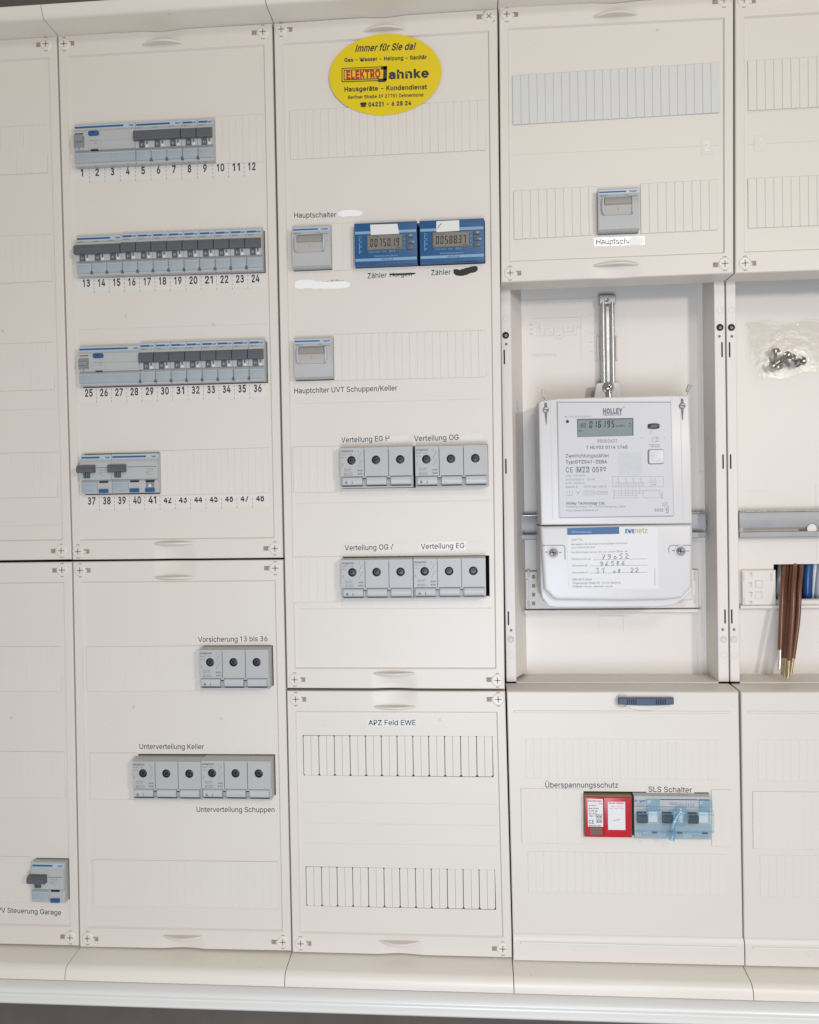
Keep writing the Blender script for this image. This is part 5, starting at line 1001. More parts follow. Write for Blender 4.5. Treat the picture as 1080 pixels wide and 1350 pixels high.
# ================================================================ labels
def label(name, words, lab_, cat, p0, p1, h, y=2.4, paper=True, pad=(2.5, 1.8), m=None, bold=0.0, ink=None, group='printed tape labels', raise_=.22, shear=0, cover=None):
    a, b = at(*p0, y), at(*p1, y)
    t = Thing(name, lab_, cat, ((a[0]+b[0])/2, y, (a[1]+b[1])/2), group)
    up = h/2+pad[1]; sl = (b[1]-a[1])/(b[0]-a[0])
    q = [(a[0]-pad[0], a[1]-up-sl*pad[0]), (b[0]+pad[0], b[1]-up+sl*pad[0]), (b[0]+pad[0], b[1]+up+sl*pad[0]), (a[0]-pad[0], a[1]+up-sl*pad[0])]
    tp = t.part(MB().slab(q, y+.05, y-raise_, .08), 'tape', m or TAPE)
    mb = MB(); text(mb, words, a, b, h, y-raise_-.08, bold=bold, shear=shear); t.part(mb, 'lettering', ink or INK)
    return t, tp, (a, b)
def smear(t, pts, r, y, m=FLUID, name='correction_glare_smear', seed=1):
    """a dabbed streak of correction fluid, marker or painted glare following pts (pixels)"""
    rnd = random.Random(seed); P = [at(*p, y) for p in pts]
    Q = []
    for i in range(len(P)-1):
        for k in range(6): u = k/6; Q.append((P[i][0]*(1-u)+P[i+1][0]*u, P[i][1]*(1-u)+P[i+1][1]*u))
    Q.append(P[-1])
    top, bot = [], []
    for i, (x, z) in enumerate(Q):
        e = min(i, len(Q)-1-i); f = min(1, .45+.28*e)
        top.append((x, z+r*f*(1+rnd.uniform(-.08, .08)))); bot.append((x, z-r*f*(1+rnd.uniform(-.08, .08))))
    V = []; F = []
    for a, b in zip(bot, top): V += [(a[0], y, a[1]), (b[0], y, b[1])]
    for i in range(len(Q)-1): F.append((2*i, 2*i+2, 2*i+3, 2*i+1))
    return t.part(MB().add(V, F), name, m)
LH = 5.9
t, _, _ = label('tape_label', 'Hauptschalter', 'printed label Hauptschalter with whited-out end, above the left main switch', 'label', (388,283.7), (443.6,282.8), LH)
smear(t, [(446,282), (462,280.8), (478,281)], 3.6, 2.05, seed=2)
t, _, _ = label('tape_label', 'Zähler', 'printed label Zähler with its name struck through thinly in black', 'label', (484.7,363.6), (510,362.3), LH)
mb = MB(); text(mb, 'Horgen', at(514,362.3,2.4), at(543,360.8,2.4), LH-1, 2.3); t.part(mb, 'struck_word', INK)
smear(t, [(513.5,361.8), (525,361.5), (536,361.2), (548,360.4)], 1.0, 2.05, BLK, 'marker_stroke', 3)
t, _, _ = label('tape_label', 'Zähler', 'printed label Zähler with its name blacked out by thick marker', 'label', (568.6,359.4), (594.4,358.3), LH)
smear(t, [(598,358), (606,359.8), (614,357.5), (622,355.5), (630,354)], 3.4, 2.05, BLK, 'marker_stroke', 4)
smear(t, [(598,356.5), (610,360.5), (620,357.8)], 2.6, 1.99, BLK, 'marker_stroke', 8)
t, _, _ = label('tape_label', 'stfüller', 'almost fully whited-out label under the left main switch', 'label', (431,372.2), (453,371), LH-1.2)
smear(t, [(388.6,376.5), (405,375.6), (425,376), (445,375.5), (461.7,375)], 4.0, 2.05, seed=5); smear(t, [(389,372.2), (405,371.5), (418,372.5)], 2.6, 2.0, seed=6)
label('tape_label', 'Hauptchlter UVT Schuppen/Keller', 'long printed label reading Hauptchlter UVT Schuppen/Keller', 'label', (388,515.2), (524,511.3), LH)
t, _, _ = label('tape_label', 'Verteilung EG H', 'label Verteilung EG, name whited out, above the upper left fuse switch', 'label', (450,580), (513.5,577.8), LH)
smear(t, [(512.5,580.5), (526,578.8), (540,577.5)], 4.4, 2.05, FLUIDT, seed=7)
t, _, _ = label('tape_label', 'Verteilung OG', 'label Verteilung OG, name whited out, above the upper right fuse switch', 'label', (546,578.2), (604.8,576.2), LH)
smear(t, [(607,577.5), (625,576.3), (640,576)], 4.6, 2.05, FLUIDT, seed=9)
t, _, _ = label('tape_label', 'Verteilung OG A', 'label Verteilung OG, name whited out, above the lower left fuse switch', 'label', (454.7,722.3), (521,720.8), LH)
smear(t, [(517,722.5), (528,720.6), (540,720)], 4.4, 2.05, FLUIDT, seed=10)
t, _, _ = label('tape_label', 'Verteilung EG', 'label Verteilung EG, name whited out, above the lower right fuse switch', 'label', (555,720.5), (612.3,719), LH)
smear(t, [(614,720.3), (625,719.3), (637,719)], 4.8, 2.05, FLUIDT, seed=11)
label('tape_label', 'Vorsicherung 13 bis 36', 'printed label reading Vorsicherung 13 bis 36', 'label', (261.3,843), (352.7,841.9), LH)
label('tape_label', 'Unterverteilung Keller', 'printed label reading Unterverteilung Keller', 'label', (184,984), (269,984.2), LH)
label('tape_label', 'Unterverteilung Schuppen', 'printed label reading Unterverteilung Schuppen', 'label', (259.3,1067), (362,1067.3), LH)
label('tape_label', 'PV Steuerung Garage', 'printed label reading PV Steuerung Garage at the left edge', 'label', (-3,1199.3), (81,1203), LH)
label('tape_label', 'APZ Feld EWE', 'printed label reading APZ Feld EWE', 'label', (485.8,952.6), (548,952.5), LH, m=PAPER)
label('tape_label', 'Überspannungsschutz', 'printed label reading Überspannungsschutz, above the red device', 'label', (719,1034.6), (815,1034.8), LH, y=0)
label('tape_label', 'SLS Schalter', 'printed label reading SLS Schalter, above the clear hood', 'label', (855,1040.3), (912.5,1041.3), LH, y=0)
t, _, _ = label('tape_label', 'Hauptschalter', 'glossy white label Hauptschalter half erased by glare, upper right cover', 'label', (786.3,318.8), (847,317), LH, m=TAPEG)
smear(t, [(829,317.5), (838,317.2), (849,317)], 4.2, 2.05, seed=12)  # this white smear paints the glare over the end of the word

# numbered strips
def numbers(q0, q1, n0, N, h=8.0, cut=None, lab_=''):
    # q0,q1: pixel centres of the first and last number
    a, b = np.array(at(*q0, 2.4)), np.array(at(*q1, 2.4)); st = (b-a)/(N-1); y = 2.4
    t = Thing('number_strip', lab_, 'number strip', ((a[0]+b[0])/2, y, a[1]), 'numbered paper strips'); e = st*.62
    sl = st[1]/st[0]
    q = [tuple(a-e+(0, -10.6)), tuple(b+e+(0, -10.6)), tuple(b+e+(0, 5.6)), tuple(a-e+(0, 5.6))]
    t.part(MB().slab(q, y+.05, y-.14, .06), 'paper_strip', NPAPER)
    mb = MB()
    for k in range(N):
        c = a+st*k; s_ = str(n0+k); wd = 4.6*len(s_)*(1.0) if len(s_) > 1 else 4.2
        if s_[0] == '1' and len(s_) == 2: wd -= .7
        if s_ == '1': wd = 2.6
        cz = None
        text(mb, s_, (c[0]-wd/2, c[1]), (c[0]+wd/2, c[1]), h, y-.24, bold=.03, clipz=(c[1]+cut) if (cut is not None and k > 4) else None)
    o = t.part(mb, 'numerals', INK)
    mb = MB()
    for k in range(N-1):
        c = a+st*(k+.5)
        for j in range(4):
            z = c[1]+4.4-j*4.4; mb.rect(c[0]-.22, c[0]+.22, z-2.6, z, y-.2) if not (cut is not None and k > 4 and j == 0) else None
    t.part(mb, 'dashes', PGREY)
numbers((108.2,227.6), (332.2,219.3), 1, 12, lab_='paper strip with the numbers 1 to 12 under the top breaker row')
numbers((114,373.2), (337,367), 13, 12, lab_='paper strip with the numbers 13 to 24 under the second breaker row')
numbers((117.2,518), (339.8,511.7), 25, 12, lab_='paper strip with the numbers 25 to 36 under the third breaker row')
numbers((121,660.4), (343,656), 37, 12, cut=1.9, lab_='paper strip with the numbers 37 to 48 under the bottom breaker row')

# ================================================================ round yellow sticker
cx, cz = at(508.3, 99.2, 2.0); L_, R_ = at(434.4, 101, 2)[0], at(582.5, 99, 2)[0]; T_, B_ = at(508, 46.5, 2)[1], at(508, 152.5, 2)[1]
cx = (L_+R_)/2; cz = (T_+B_)/2; rx, rz = (R_-L_)/2, (T_-B_)/2; tilt = math.radians(0.6)
t = Thing('oval_sticker', 'oval yellow advertising sticker of an electrical firm near the top of the cover', 'sticker', (cx, 0, cz))
Y0 = -1.4
# the sticker bridges the step between border and recessed field
n = 64; V = [(cx, Y0+.2, cz)]; F = []
V = []
rows = [math.cos(math.pi*k/44)*.99999 for k in range(45)]
def ysurf(z): return -1.0+1.5*(cz+rz-z)/(2*rz)      # the film lies over the step between border and field
cols = 24
for r_ in rows:
    z = cz+rz*r_; hwx = rx*math.sqrt(max(0, 1-r_*r_))
    for k in range(cols+1): V.append((cx-hwx+2*hwx*k/cols, ysurf(z), z))
for j in range(len(rows)-1):
    for k in range(cols): F.append((j*(cols+1)+k, (j+1)*(cols+1)+k, (j+1)*(cols+1)+k+1, j*(cols+1)+k+1))
st = t.part(MB().add(V, F), 'sticker_film', YEL)
def SP(x, y_): return at(350+x/3.2727, y_/3.2727, 1.5)      # 3.27x enlargement of the sticker
def stx(mb, s, x0, x1, y0, y1, h, **k):
    a, b = SP(x0, y0), SP(x1, y1); n_ = len(mb.v); text(mb, s, a, b, h, 0, **k)
    for i in range(n_, len(mb.v)): mb.v[i] = (mb.v[i][0], ysurf(mb.v[i][2])-.12+mb.v[i][1], mb.v[i][2])
mb = MB()
stx(mb, 'Immer für Sie da!', 388, 652, 213, 203, 7.2, bold=.03, shear=.35)
stx(mb, 'Gas - Wasser - Heizung - Sanitär', 342, 697, 263, 250, 4.0, bold=.035)
stx(mb, 'ahnke', 532, 706, 325, 318, 9.0, bold=.045)
stx(mb, 'Hausgeräte - Kundendienst', 342, 698, 388, 377, 4.8, bold=.035)
stx(mb, 'Berliner Straße 39 27751 Delmenhorst', 358, 683, 422, 411, 3.5, bold=.025)
stx(mb, '04221 - 6 28 24', 445, 630, 453, 446, 4.4, bold=.05)
# big J with a foot hooking under the frame
def poly(mb, pts, y): mb.add([(p[0], y, p[1]) for p in [SP(*q) for q in pts]], [tuple(range(len(pts)))][::-1])
yj = ysurf(at(500, 95, 0)[1])-.3
for q in ([(500,290),(526,288),(526,303),(500,304)], [(510,290),(526,288),(525,350),(509,352)], [(487,344),(525,341),(520,356),(488,358)]): poly(mb, q, yj)
# frame lines
for (a, b, c, d) in ((332,299,502,292), (340,307,498,301), (332,356,490,351), (340,348,492,343)):
    poly(mb, [(a,b-1.6),(c,d-1.6),(c,d+1.6),(a,b+1.6)], yj)
for (a, b, d) in ((332,298,357), (341,307,349)): poly(mb, [(a-1.6,b),(a+1.6,b),(a+1.6,d),(a-1.6,d)], yj)
# little telephone
for q in ([(414,446),(434,445),(437,452),(411,452)], [(411,447),(416,447),(416,456),(411,456)], [(432,446),(437,446),(437,455),(432,455)], [(416,452),(432,451),(435,464),(413,464)]): poly(mb, q, yj-.02)
t.part(mb, 'lettering', INK)
mb = MB(); stx(mb, 'ELEKTRO', 350, 497, 327, 321, 8.0, bold=.06); t.part(mb, 'red_lettering', RED)

# ================================================================ open meter fields
YR, YI = 36.0, 78.0            # front rim and inner back plane
def field(label_, rim, inner, org):
    pass
mf = Thing('meter_field', 'open meter compartment with the electricity meter in it, fourth column', 'meter compartment', (622, 120, 300), 'open meter compartments')
mf2 = Thing('meter_field', 'open compartment at the right edge with hanging wires and a bag of screws', 'meter compartment', (870, 120, 300), 'open meter compartments')
zt, zbm = 764.0, at(800, 899, YR)[1]
xl0, xl1 = at(664, 600, YR)[0]-1.5, at(674.5, 600, YR)[0]; 
xl0 = at(661.5, 500, YR)[0]; xl1 = at(675, 500, YR)[0]; xr0 = at(944, 600, YR)[0]; xs = (at(957.6, 400, YR)[0]+at(961.3, 880, YR)[0])/2
xr1 = xs-.8; xn0 = xs+.8; xn1 = at(972.5, 600, YR)[0]
zin = at(800, 891, YI)[1]
def rail(tt, x0, x1, side, name='side_rail'):
    mb = MB(); 
    if side > 0: P = [(x0, YR+.6), (x0+.6, YR), (x1-.8, YR), (x1, YR+.8), (x1, YI), (x0, YI)]
    # simple chamfered bar from rim to back plane
    mb.slab([(x0, zbm), (x1, zbm), (x1, zt), (x0, zt)], 120, YR, .6); return tt.part(mb, name, INNER)
rl = rail(mf, xl0, xl1, 1); rr = rail(mf, xr0, xr1, 1); rn = rail(mf2, xn0, xn1, 1); rf = rail(mf2, 984, 1003, 1)
def slope(tt, x0, x1, dx):   # slanting inner flank beside a rail
    mb = MB(); V = [(x0, YR+2.5, zbm+4), (x0, YR+2.5, zt), (x0+dx*.8, YI-9, zt), (x0+dx, YI+.5, zt), (x0+dx, YI+.5, zbm+4), (x0+dx*.8, YI-9, zbm+4)]
    mb.add(V, [(0,1,2,5), (5,2,3,4)]); tt.part(mb, 'inner_flank', INNER)
slope(mf, xl1-.2, 0, 15); slope(mf, xr0+.2, 0, -1.5); slope(mf2, xn1-.2, 0, 12)
def backplane(tt, x0, x1, holes=()):
    mb = MB(); z0, z1 = zin, zt
    cells = sorted({x0, x1, *[h[0] for h in holes], *[h[1] for h in holes]}); zc = sorted({z0, z1, *[h[2] for h in holes], *[h[3] for h in holes]})
    for i in range(len(cells)-1):
        for j in range(len(zc)-1):
            mx, mz = (cells[i]+cells[i+1])/2, (zc[j]+zc[j+1])/2
            if any(h[0] < mx < h[1] and h[2] < mz < h[3] for h in holes): continue
            mb.rect(cells[i], cells[i+1], zc[j], zc[j+1], YI)
    for h in holes:
        mb.add([(h[0],YI,h[2]),(h[1],YI,h[2]),(h[1],YI,h[3]),(h[0],YI,h[3]),(h[0],YI+3,h[2]),(h[1],YI+3,h[2]),(h[1],YI+3,h[3]),(h[0],YI+3,h[3])], [(0,1,5,4),(1,2,6,5),(2,3,7,6),(3,0,4,7)])
    return tt.part(mb, 'back_panel', INNER, smooth=False)
bp1 = backplane(mf, xl1, xr0)
ox0, oz1 = at(1020, 744, YI); oz0 = at(1030, 790, YI)[1]
bp2 = backplane(mf2, xn1, 984, [(ox0, 982, oz0, oz1)])
for tt, x0, x1 in ((mf, xl1, xr0), (mf2, xn1, 984)):
    mb = MB(); mb.add([(x0, YI+.3, zin+.3), (x1, YI+.3, zin+.3), (x1, YR+10, zin-3), (x0, YR+10, zin-3), (x1, YR+1, zin-4), (x0, YR+1, zin-4), (x1, YR, zin-5), (x0, YR, zin-5), (x1, YR, zbm), (x0, YR, zbm), (x1, 120, zbm), (x0, 120, zbm)],
                      [(0,1,2,3), (3,2,4,5), (5,4,6,7), (7,6,8,9), (9,8,10,11)]); tt.part(mb, 'bottom_sill', INNER)
# embossing on the back panel
def emb(px0, py0, px1, py1, hh=.6, m=INNER, tt=mf, w_=.7, name='moulded_rib'):
    a, b = at(px0, py0, YI), at(px1, py1, YI)
    if abs(px1-px0) > abs(py1-py0): mb = MB().cbox(min(a[0], b[0]), max(a[0], b[0]), YI+.1, YI-hh, (a[1]+b[1])/2-w_/2, (a[1]+b[1])/2+w_/2, .2)
    else: mb = MB().cbox((a[0]+b[0])/2-w_/2, (a[0]+b[0])/2+w_/2, YI+.1, YI-hh, min(a[1], b[1]), max(a[1], b[1]), .2)
    return tt.part(mb, name, m)
for a in ((684,395,793,395), (766,419,767,475), (783,411,785,478), (700,420,766,419), (920.5,387,921,622), (921,622,941,622), (684,395,687,520), (925,792,926,840), (919,842,920,888), (680,628,690,628)): emb(*a)
for a in ((790,812,822,812), (790,812,790,832), (822,812,822,832)): emb(*a, hh=.4, w_=.4)
for k in range(5): emb(777, 415+k*12, 784, 415+k*12, .5)
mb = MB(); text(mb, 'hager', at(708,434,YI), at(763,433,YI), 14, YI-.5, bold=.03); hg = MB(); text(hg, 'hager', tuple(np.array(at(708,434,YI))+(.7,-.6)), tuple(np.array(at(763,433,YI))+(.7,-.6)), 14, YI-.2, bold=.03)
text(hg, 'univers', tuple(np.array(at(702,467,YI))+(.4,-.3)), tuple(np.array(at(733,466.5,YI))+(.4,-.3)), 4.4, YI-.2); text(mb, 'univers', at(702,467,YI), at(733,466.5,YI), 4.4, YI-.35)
SHD = mat('moulded_edge', (0.59, 0.55, 0.505), .6, var=.02)  # darkened inner plastic, shade put into the colour of small relief
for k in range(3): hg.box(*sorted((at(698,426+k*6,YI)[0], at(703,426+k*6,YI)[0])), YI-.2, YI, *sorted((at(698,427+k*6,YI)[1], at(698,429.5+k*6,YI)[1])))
mf.part(hg, 'moulded_lettering_shade', SHD); mf.part(mb, 'moulded_lettering', INNER)  # the offset darker copy paints the shaded side of the letters
for a in ((1076,640,1076.5,739), (985,650,1010,645)): emb(*a, hh=.35, w_=.4, tt=mf2, m=INNER)
# holes and slots in the rails
def dots(tt, parent, lst):
    for kind, px, py, *r in lst:
        x, z = at(px, py, YR)
        if kind == 'ring':
            mb = MB(); mb.tube([(x+3.3*math.cos(a), YR-.05, z+3.3*math.sin(a)) for a in [2*math.pi*k/18 for k in range(19)]], .18, 5, cap=False); tt.sub(mb, 'ring_mark', SHD, parent)
        elif kind == 'hole':
            mb = MB(); mb.lathe((x, z), [(4.0, YR-.1), (3.9, YR-.3), (3.4, YR-.15), (3.2, YR-.05)], 18); tt.sub(mb, 'screw_hole', DARK if r and r[0] else SHD, parent)
            mb = MB(); mb.lathe((x+.4, z-.4), [(1.7, YR-.2), (1.2, YR-.5), (0, YR-.4)], 12); tt.sub(mb, 'screw_core', SLOT if r and r[0] else INNER, parent)
        elif kind == 'dot':
            mb = MB(); mb.cyl((x, z), 1.6, YR, YR-.12, 14); tt.sub(mb, 'small_hole', PGREY, parent)
        elif kind == 'slot':
            x1_, z1_ = at(r[0], r[1], YR); mb = MB().box(x-.85, x+.85, YR-.1, YR+.1, z1_, z); tt.sub(mb, 'slot', DARK, parent)
dots(mf, rl, [('ring',667,420), ('hole',666.8,442,1), ('dot',667.6,453.7), ('slot',664.9,461,665,480), ('slot',667,605,667.3,624.5), ('slot',670.3,806,670.5,824), ('dot',674,831), ('hole',673.5,843,0), ('ring',674,864)])
dots(mf, rr, [('ring',949.6,409), ('hole',949.4,431.6,1), ('dot',948.6,443.4), ('slot',952,451,952,471), ('slot',953.4,599,953.5,618), ('slot',956,803.5,956.2,822), ('dot',953,830), ('hole',954,843,0), ('ring',954.5,864)])
dots(mf2, rn, [('ring',964.9,409), ('hole',964.5,431.6,1), ('dot',965,443.4), ('slot',962,451,962.2,471), ('slot',963.4,599,963.5,618), ('slot',964.9,803.5,965,822), ('dot',968,830), ('hole',967.8,843,0), ('ring',968.8,864)])

# module carrier plate under the meter
def carrier(tt, x0, x1, pyt, pyb, ledge=True):
    a = at(x0, pyt, YI-6); b = at(x1, pyb, YI-6)
    mb = MB().cbox(a[0], b[0], YI, YI-6, b[1]+4, a[1], .8); p = tt.part(mb, 'carrier_plate', INNER)
    mb = MB().cbox(a[0]-2, b[0]+2, YI, YI-10, b[1]-.5, b[1]+3, .5); tt.part(mb, 'carrier_ledge', INNER); return p
cpx = carrier(mf, 692.5, 922, 753.5, 806)
for px, py in ((703.6,760.5), (703.6,772.5), (703.6,784), (703.6,795.5)):
    x, z = at(px, py, YI-6.4); mf.sub(MB().cbox(x-1.9, x+1.9, YI-6, YI-6.3, z-2.2, z+2.2, .1), 'clip_hole', SLOT, cpx)
for px, py in ((697,756,), (697,797)):
    x, z = at(px, py, YI-6.4); mf.sub(MB().cbox(x-1.2, x+1.2, YI-6, YI-7.5, z-4, z+4, .3), 'clip_hook', SHD, cpx)
a, b = at(693.5,764,YI-7), at(697,790,YI-7); mf.sub(MB().cbox(a[0], b[0], YI-6, YI-8.5, b[1], a[1], .4), 'clip_lever', INNER, cpx)
for px, py in ((916,760), (916,790)):
    x, z = at(px, py, YI-6.4); mf.sub(MB().cbox(x-1, x+1, YI-6, YI-6.6, z-5, z+5, .3), 'clip_hook', SHD, cpx)
def carrier2():
    a = at(978.5, 752, YI-6); b = at(1023.5, 800, YI-6)
    p = mf2.part(MB().cbox(a[0], b[0], YI, YI-6, b[1]+2, a[1], .8), 'carrier_plate', INNER)
    a2 = at(977, 800, YI-9); mf2.part(MB().cbox(a2[0], 982, YI, YI-9, a2[1]-2.2, a2[1]+1.2, .5), 'carrier_ledge', INNER)
    a3 = at(1024, 791.5, YI-4); mf2.part(MB().cbox(a3[0], 982, YI, YI-4, at(1024,800,YI-4)[1], a3[1], .5), 'opening_lip', INNER)
    def r(px, py, w_, h_, m=SHD, nm='clip_hook', d=.5):
        x, z = at(px, py, YI-6.5); mf2.sub(MB().cbox(x-w_, x+w_, YI-6, YI-6-d, z-h_, z+h_, min(d*.4, .4)), nm, m, p)
    for py in (758, 771, 783.5, 795.5): r(991, py, 1.0, 2.6); r(989.6, py-2.5, 2.0, .6)
    r(980, 778, 1.0, 10, INNER, 'clip_lever', 1.6); r(980.5, 760, 1.2, 4.5); r(981, 793, 1.2, 4.5)
    r(1001, 770, 4.0, 4.3, SHD, 'square_knob', .15); r(1000.5, 769.8, 3.5, 3.8, INNER, 'square_knob', 1.4); r(1001, 784.5, 4.2, 4.6, SHD, 'square_knob', .15); r(1000.4, 785.2, 3.4, 3.7, INNER, 'square_knob', .6)
    r(1017.5, 760.5, 1.1, 4.6)
carrier2()

# steel cross rails
YC = 66.0
def crossrail(label_, pxl, pyt_, pyb_, x1mm, lobes):
    a = at(pxl, pyt_, YC); b = at(pxl, pyb_, YC); x0, z1, z0 = a[0], a[1], b[1]
    t = Thing('steel_cross_rail', label_, 'steel rail', (x0, YC, z0), 'zinc-plated cross rails')
    H = z1-z0; zs0, zs1 = z0+H*.22, z0+H*.37
    t.part(MB().prism([(YC+4, zs1), (YC+.3, zs1), (YC, zs1+.6), (YC, z1-2.5), (YC+.5, z1-1.5), (YC-1.2, z1-.8), (YC-1.0, z1), (YC+4, z1)], x0, x1mm), 'upper_flange', RAILM)
    t.part(MB().prism([(YC+4, z0), (YC, z0), (YC-.8, z0+.8), (YC-.8, zs0-.8), (YC, zs0), (YC+4, zs0)], x0, x1mm), 'lower_flange', RAILM)
    t.part(MB().cbox(x0, x0+4.5, YC+3, YC+.2, zs0-.5, zs1+.5, .1), 'rail_bridge', RAILM)
    t.part(MB().prism([(YC-1.3, z1-1.6), (YC-1.6, z1-1.3), (YC-1.6, z1-.5), (YC-1.2, z1-.3)], x0+7, x1mm), 'bright_edge', BRIGHT)
    for (px, py, r) in lobes:
        x, z = at(px, py, YC-.3); mb = MB(); mb.cyl((x, z), r, YC+.1, YC-.15, 22); t.part(mb, 'keyhole', INNER)
        mb = MB(); mb.tube([(x+r*math.cos(a_), YC-.3, z+r*math.sin(a_)) for a_ in [math.pi*(-.15+1.1*k/14) for k in range(15)]], .45, 6); t.part(mb, 'keyhole_edge', SLOT)
    return t
crossrail('grey steel rail running behind the electricity meter', 681, 679, 712, at(930.5,690,YC)[0], [])
crossrail('grey steel rail with keyhole across the right-edge compartment', 975, 673.5, 709, 984, [(1071,696.5,5.6)])

# slotted hanging bracket
a = at(790.5, 389, 66); b = at(811.5, 389, 66); x0, x1 = a[0], b[0]; zt_ = a[1]; zb_ = at(800, 522, 66)[1]
t = Thing('hanging_bracket', 'vertical slotted galvanised bracket above the electricity meter', 'steel bracket', ((x0+x1)/2, 66, zb_)); W2 = x1-x0
for sx0, sx1 in ((x0+1, x0+W2*.36), (x1-W2*.36, x1-1)):
    mb = MB(); n = 8; cx_ = (sx0+sx1)/2; r = (sx1-sx0)/2; V = []; F = []
    for k in range(n+1):
        an = math.pi*k/n; V += [(cx_-r*math.cos(an), 68-3.6*math.sin(an), zb_), (cx_-r*math.cos(an), 68-3.6*math.sin(an), zt_-9)]
    for k in range(n): F.append((2*k, 2*k+2, 2*k+3, 2*k+1))
    t.part(MB().add(V, F), 'pressed_rib', STEEL)
t.part(MB().box(x0+W2*.34, x1-W2*.34, 67.2, 68, zb_, zt_-12), 'slot_gap', SLOT)
t.part(MB().box(x0+W2*.42, x1-W2*.42, 66.6, 67.1, zb_, zt_-14), 'slot_back', STEEL)
t.part(MB().cbox(x0, x1, 72, 65.5, zt_-11, zt_, .6), 'top_plate', STEEL)
x, z = at(800.3, 395.5, 65); mb = MB().lathe((x, z), [(2.6, 65.5), (2.6, 64.6), (2.0, 64), (.9, 64.1), (0, 64.8)], 16); t.part(mb, 'top_screw', BRIGHT)
for px0, px1 in ((786.5, 790.5), (811.5, 815)):
    a_ = at(px0, 443, YI-2); b_ = at(px1, 475, YI-2); t.part(MB().cbox(a_[0], b_[0], YI, YI-3, b_[1], a_[1], .8), 'guide_lug', INNER)
bs = Thing('fixing_screw', 'large bright screw holding the meter to the slotted bracket', 'screw', (*at(803,510,56)[:1], 56, at(803,510,56)[1]))
x, z = at(803, 510, 54); mb = MB().lathe((x, z), [(6.6, 60), (6.9, 58.5), (6.6, 57.6), (5.2, 57.2), (5.2, 55), (4.6, 53.4), (3.0, 52.6), (0, 52.4)], 24); bs.part(mb, 'screw_head', BRIGHT)
mb = MB()
for k in range(2):
    an = .6+math.pi/2*k; dx, dz = math.cos(an), math.sin(an); mb.add([(x-dx*2.8+dz*.5, 52.1, z-dz*2.8-dx*.5), (x+dx*2.8+dz*.5, 52.1, z+dz*2.8-dx*.5), (x+dx*2.8-dz*.5, 52.1, z+dz*2.8+dx*.5), (x-dx*2.8-dz*.5, 52.1, z-dz*2.8+dx*.5)], [(0,1,2,3)])
bs.part(mb, 'cross_recess', DARK)
mb = MB(); mb.tube([(x+.5, 57, z-4), (x+.8, 57, z-16)], 2.8, 12); bs.part(mb, 'screw_shank', BRIGHT)

# ================================================================ the electricity meter
YT = 6.0                                        # front plane
def mp(px, py, y=YT): return at(px, py, y)
def C3(x, y_): return at(700+x/4.696, 520+y_/4.696, YT)
O = mp(811, 800)
t = Thing('electricity_meter', 'large off-white electricity meter with grey display, utility note and terminal cover', 'electricity meter', (O[0], YT, O[1]))
def outline(pts, y): return [at(*p, y) for p in pts]
# upper case
q = outline([(710,531), (713,528.2), (737,524.8), (884,520.8), (905,520.8), (908.8,524), (912,600), (913,690.5), (713.5,692.5), (711.5,610)], YT)
t.part(MB().slab(q, 62, YT, 2.2, 3), 'case', METER)
# base plate behind, slightly larger
q = outline([(712,533), (905,525), (910.5,790), (716,792)], 60); t.part(MB().slab(q, 66, 50, 1), 'rear_case', METER)
# lug to the bracket
q = outline([(786.5,506), (790,505), (815,504), (818,508), (819,526), (783,528)], 60); t.part(MB().slab(q, 65, 59, .6), 'mounting_lug', METER)
# vertical flutes left and right of the faceplate
for pts in ([(726,526.8),(727.2,526.6),(729.5,684),(728.3,684)], [(735.2,525.3),(736.2,525.2),(738.4,683.5),(737.4,683.5)], [(884.5,521.3),(885.5,521.3),(888.4,681),(887.4,681)], [(896.5,521.5),(897.5,521.5),(901.5,685),(900.5,685)]):
    P = outline(pts, YT); t.part(MB().slab(P, YT+.2, YT-.35, .15), 'case_flute', SHD if False else METER)
# faceplate
FP = [C3(165,50), C3(865,50), C3(880,750), C3(180,762)]
t.part(MB().slab(outline([(733.8,529.4),(885.2,529.4),(889.0,681),(736.9,683.2)], YT), YT+.1, YT-.15, .05), 'faceplate_edge', PLGREY)
fp = t.part(MB().slab(FP, YT+.1, YT-.7, .3), 'faceplate', METERF); yf = YT-.82
def tx(mb, s, x0, x1, yy, h, **k): text(mb, s, C3(x0, yy), C3(x1, yy-2), h, yf, **k)
mb = MB()
tx(mb, 'HOLLEY', 446, 566, 104, 5.4, bold=.07); tx(mb, 'TECHNOLOGY', 446, 564, 128, 1.4, bold=.02); tx(mb, '*', 572, 580, 84, 3)
tx(mb, 'M22', 286, 358, 467, 5.8, bold=.015); tx(mb, '0598', 380, 466, 466, 5.6, bold=.015); tx(mb, 'C', 216, 236, 468, 5.6, bold=.01); tx(mb, 'E', 243, 259, 468, 5.6, bold=.01)
for q in ([(278,450),(281,450),(281,486),(278,486)], [(278,450),(360,447),(360,449),(278,452)], [(358,448),(361,448),(361,485),(358,485)]): mb.add([(p[0], yf, p[1]) for p in [C3(*r) for r in q]], [(0,1,2,3)])
tx(mb, 'Typ:DTZ541-ZEBA', 215, 472, 418, 3.6, bold=.03); tx(mb, '1 HLY02 0114 1745', 344, 598, 328, 3.3, bold=.03); tx(mb, 'Zweirichtungszähler', 215, 484, 380, 3.8, bold=.008)
tx(mb, '95002621', 411, 532, 289, 3.6); tx(mb, 'Holley Technology Ltd.', 219, 460, 674, 2.8, bold=.03); tx(mb, '2022', 765, 820, 716, 2.9, bold=.01)
t.sub(mb, 'lettering', PGREY, fp)
mb = MB()
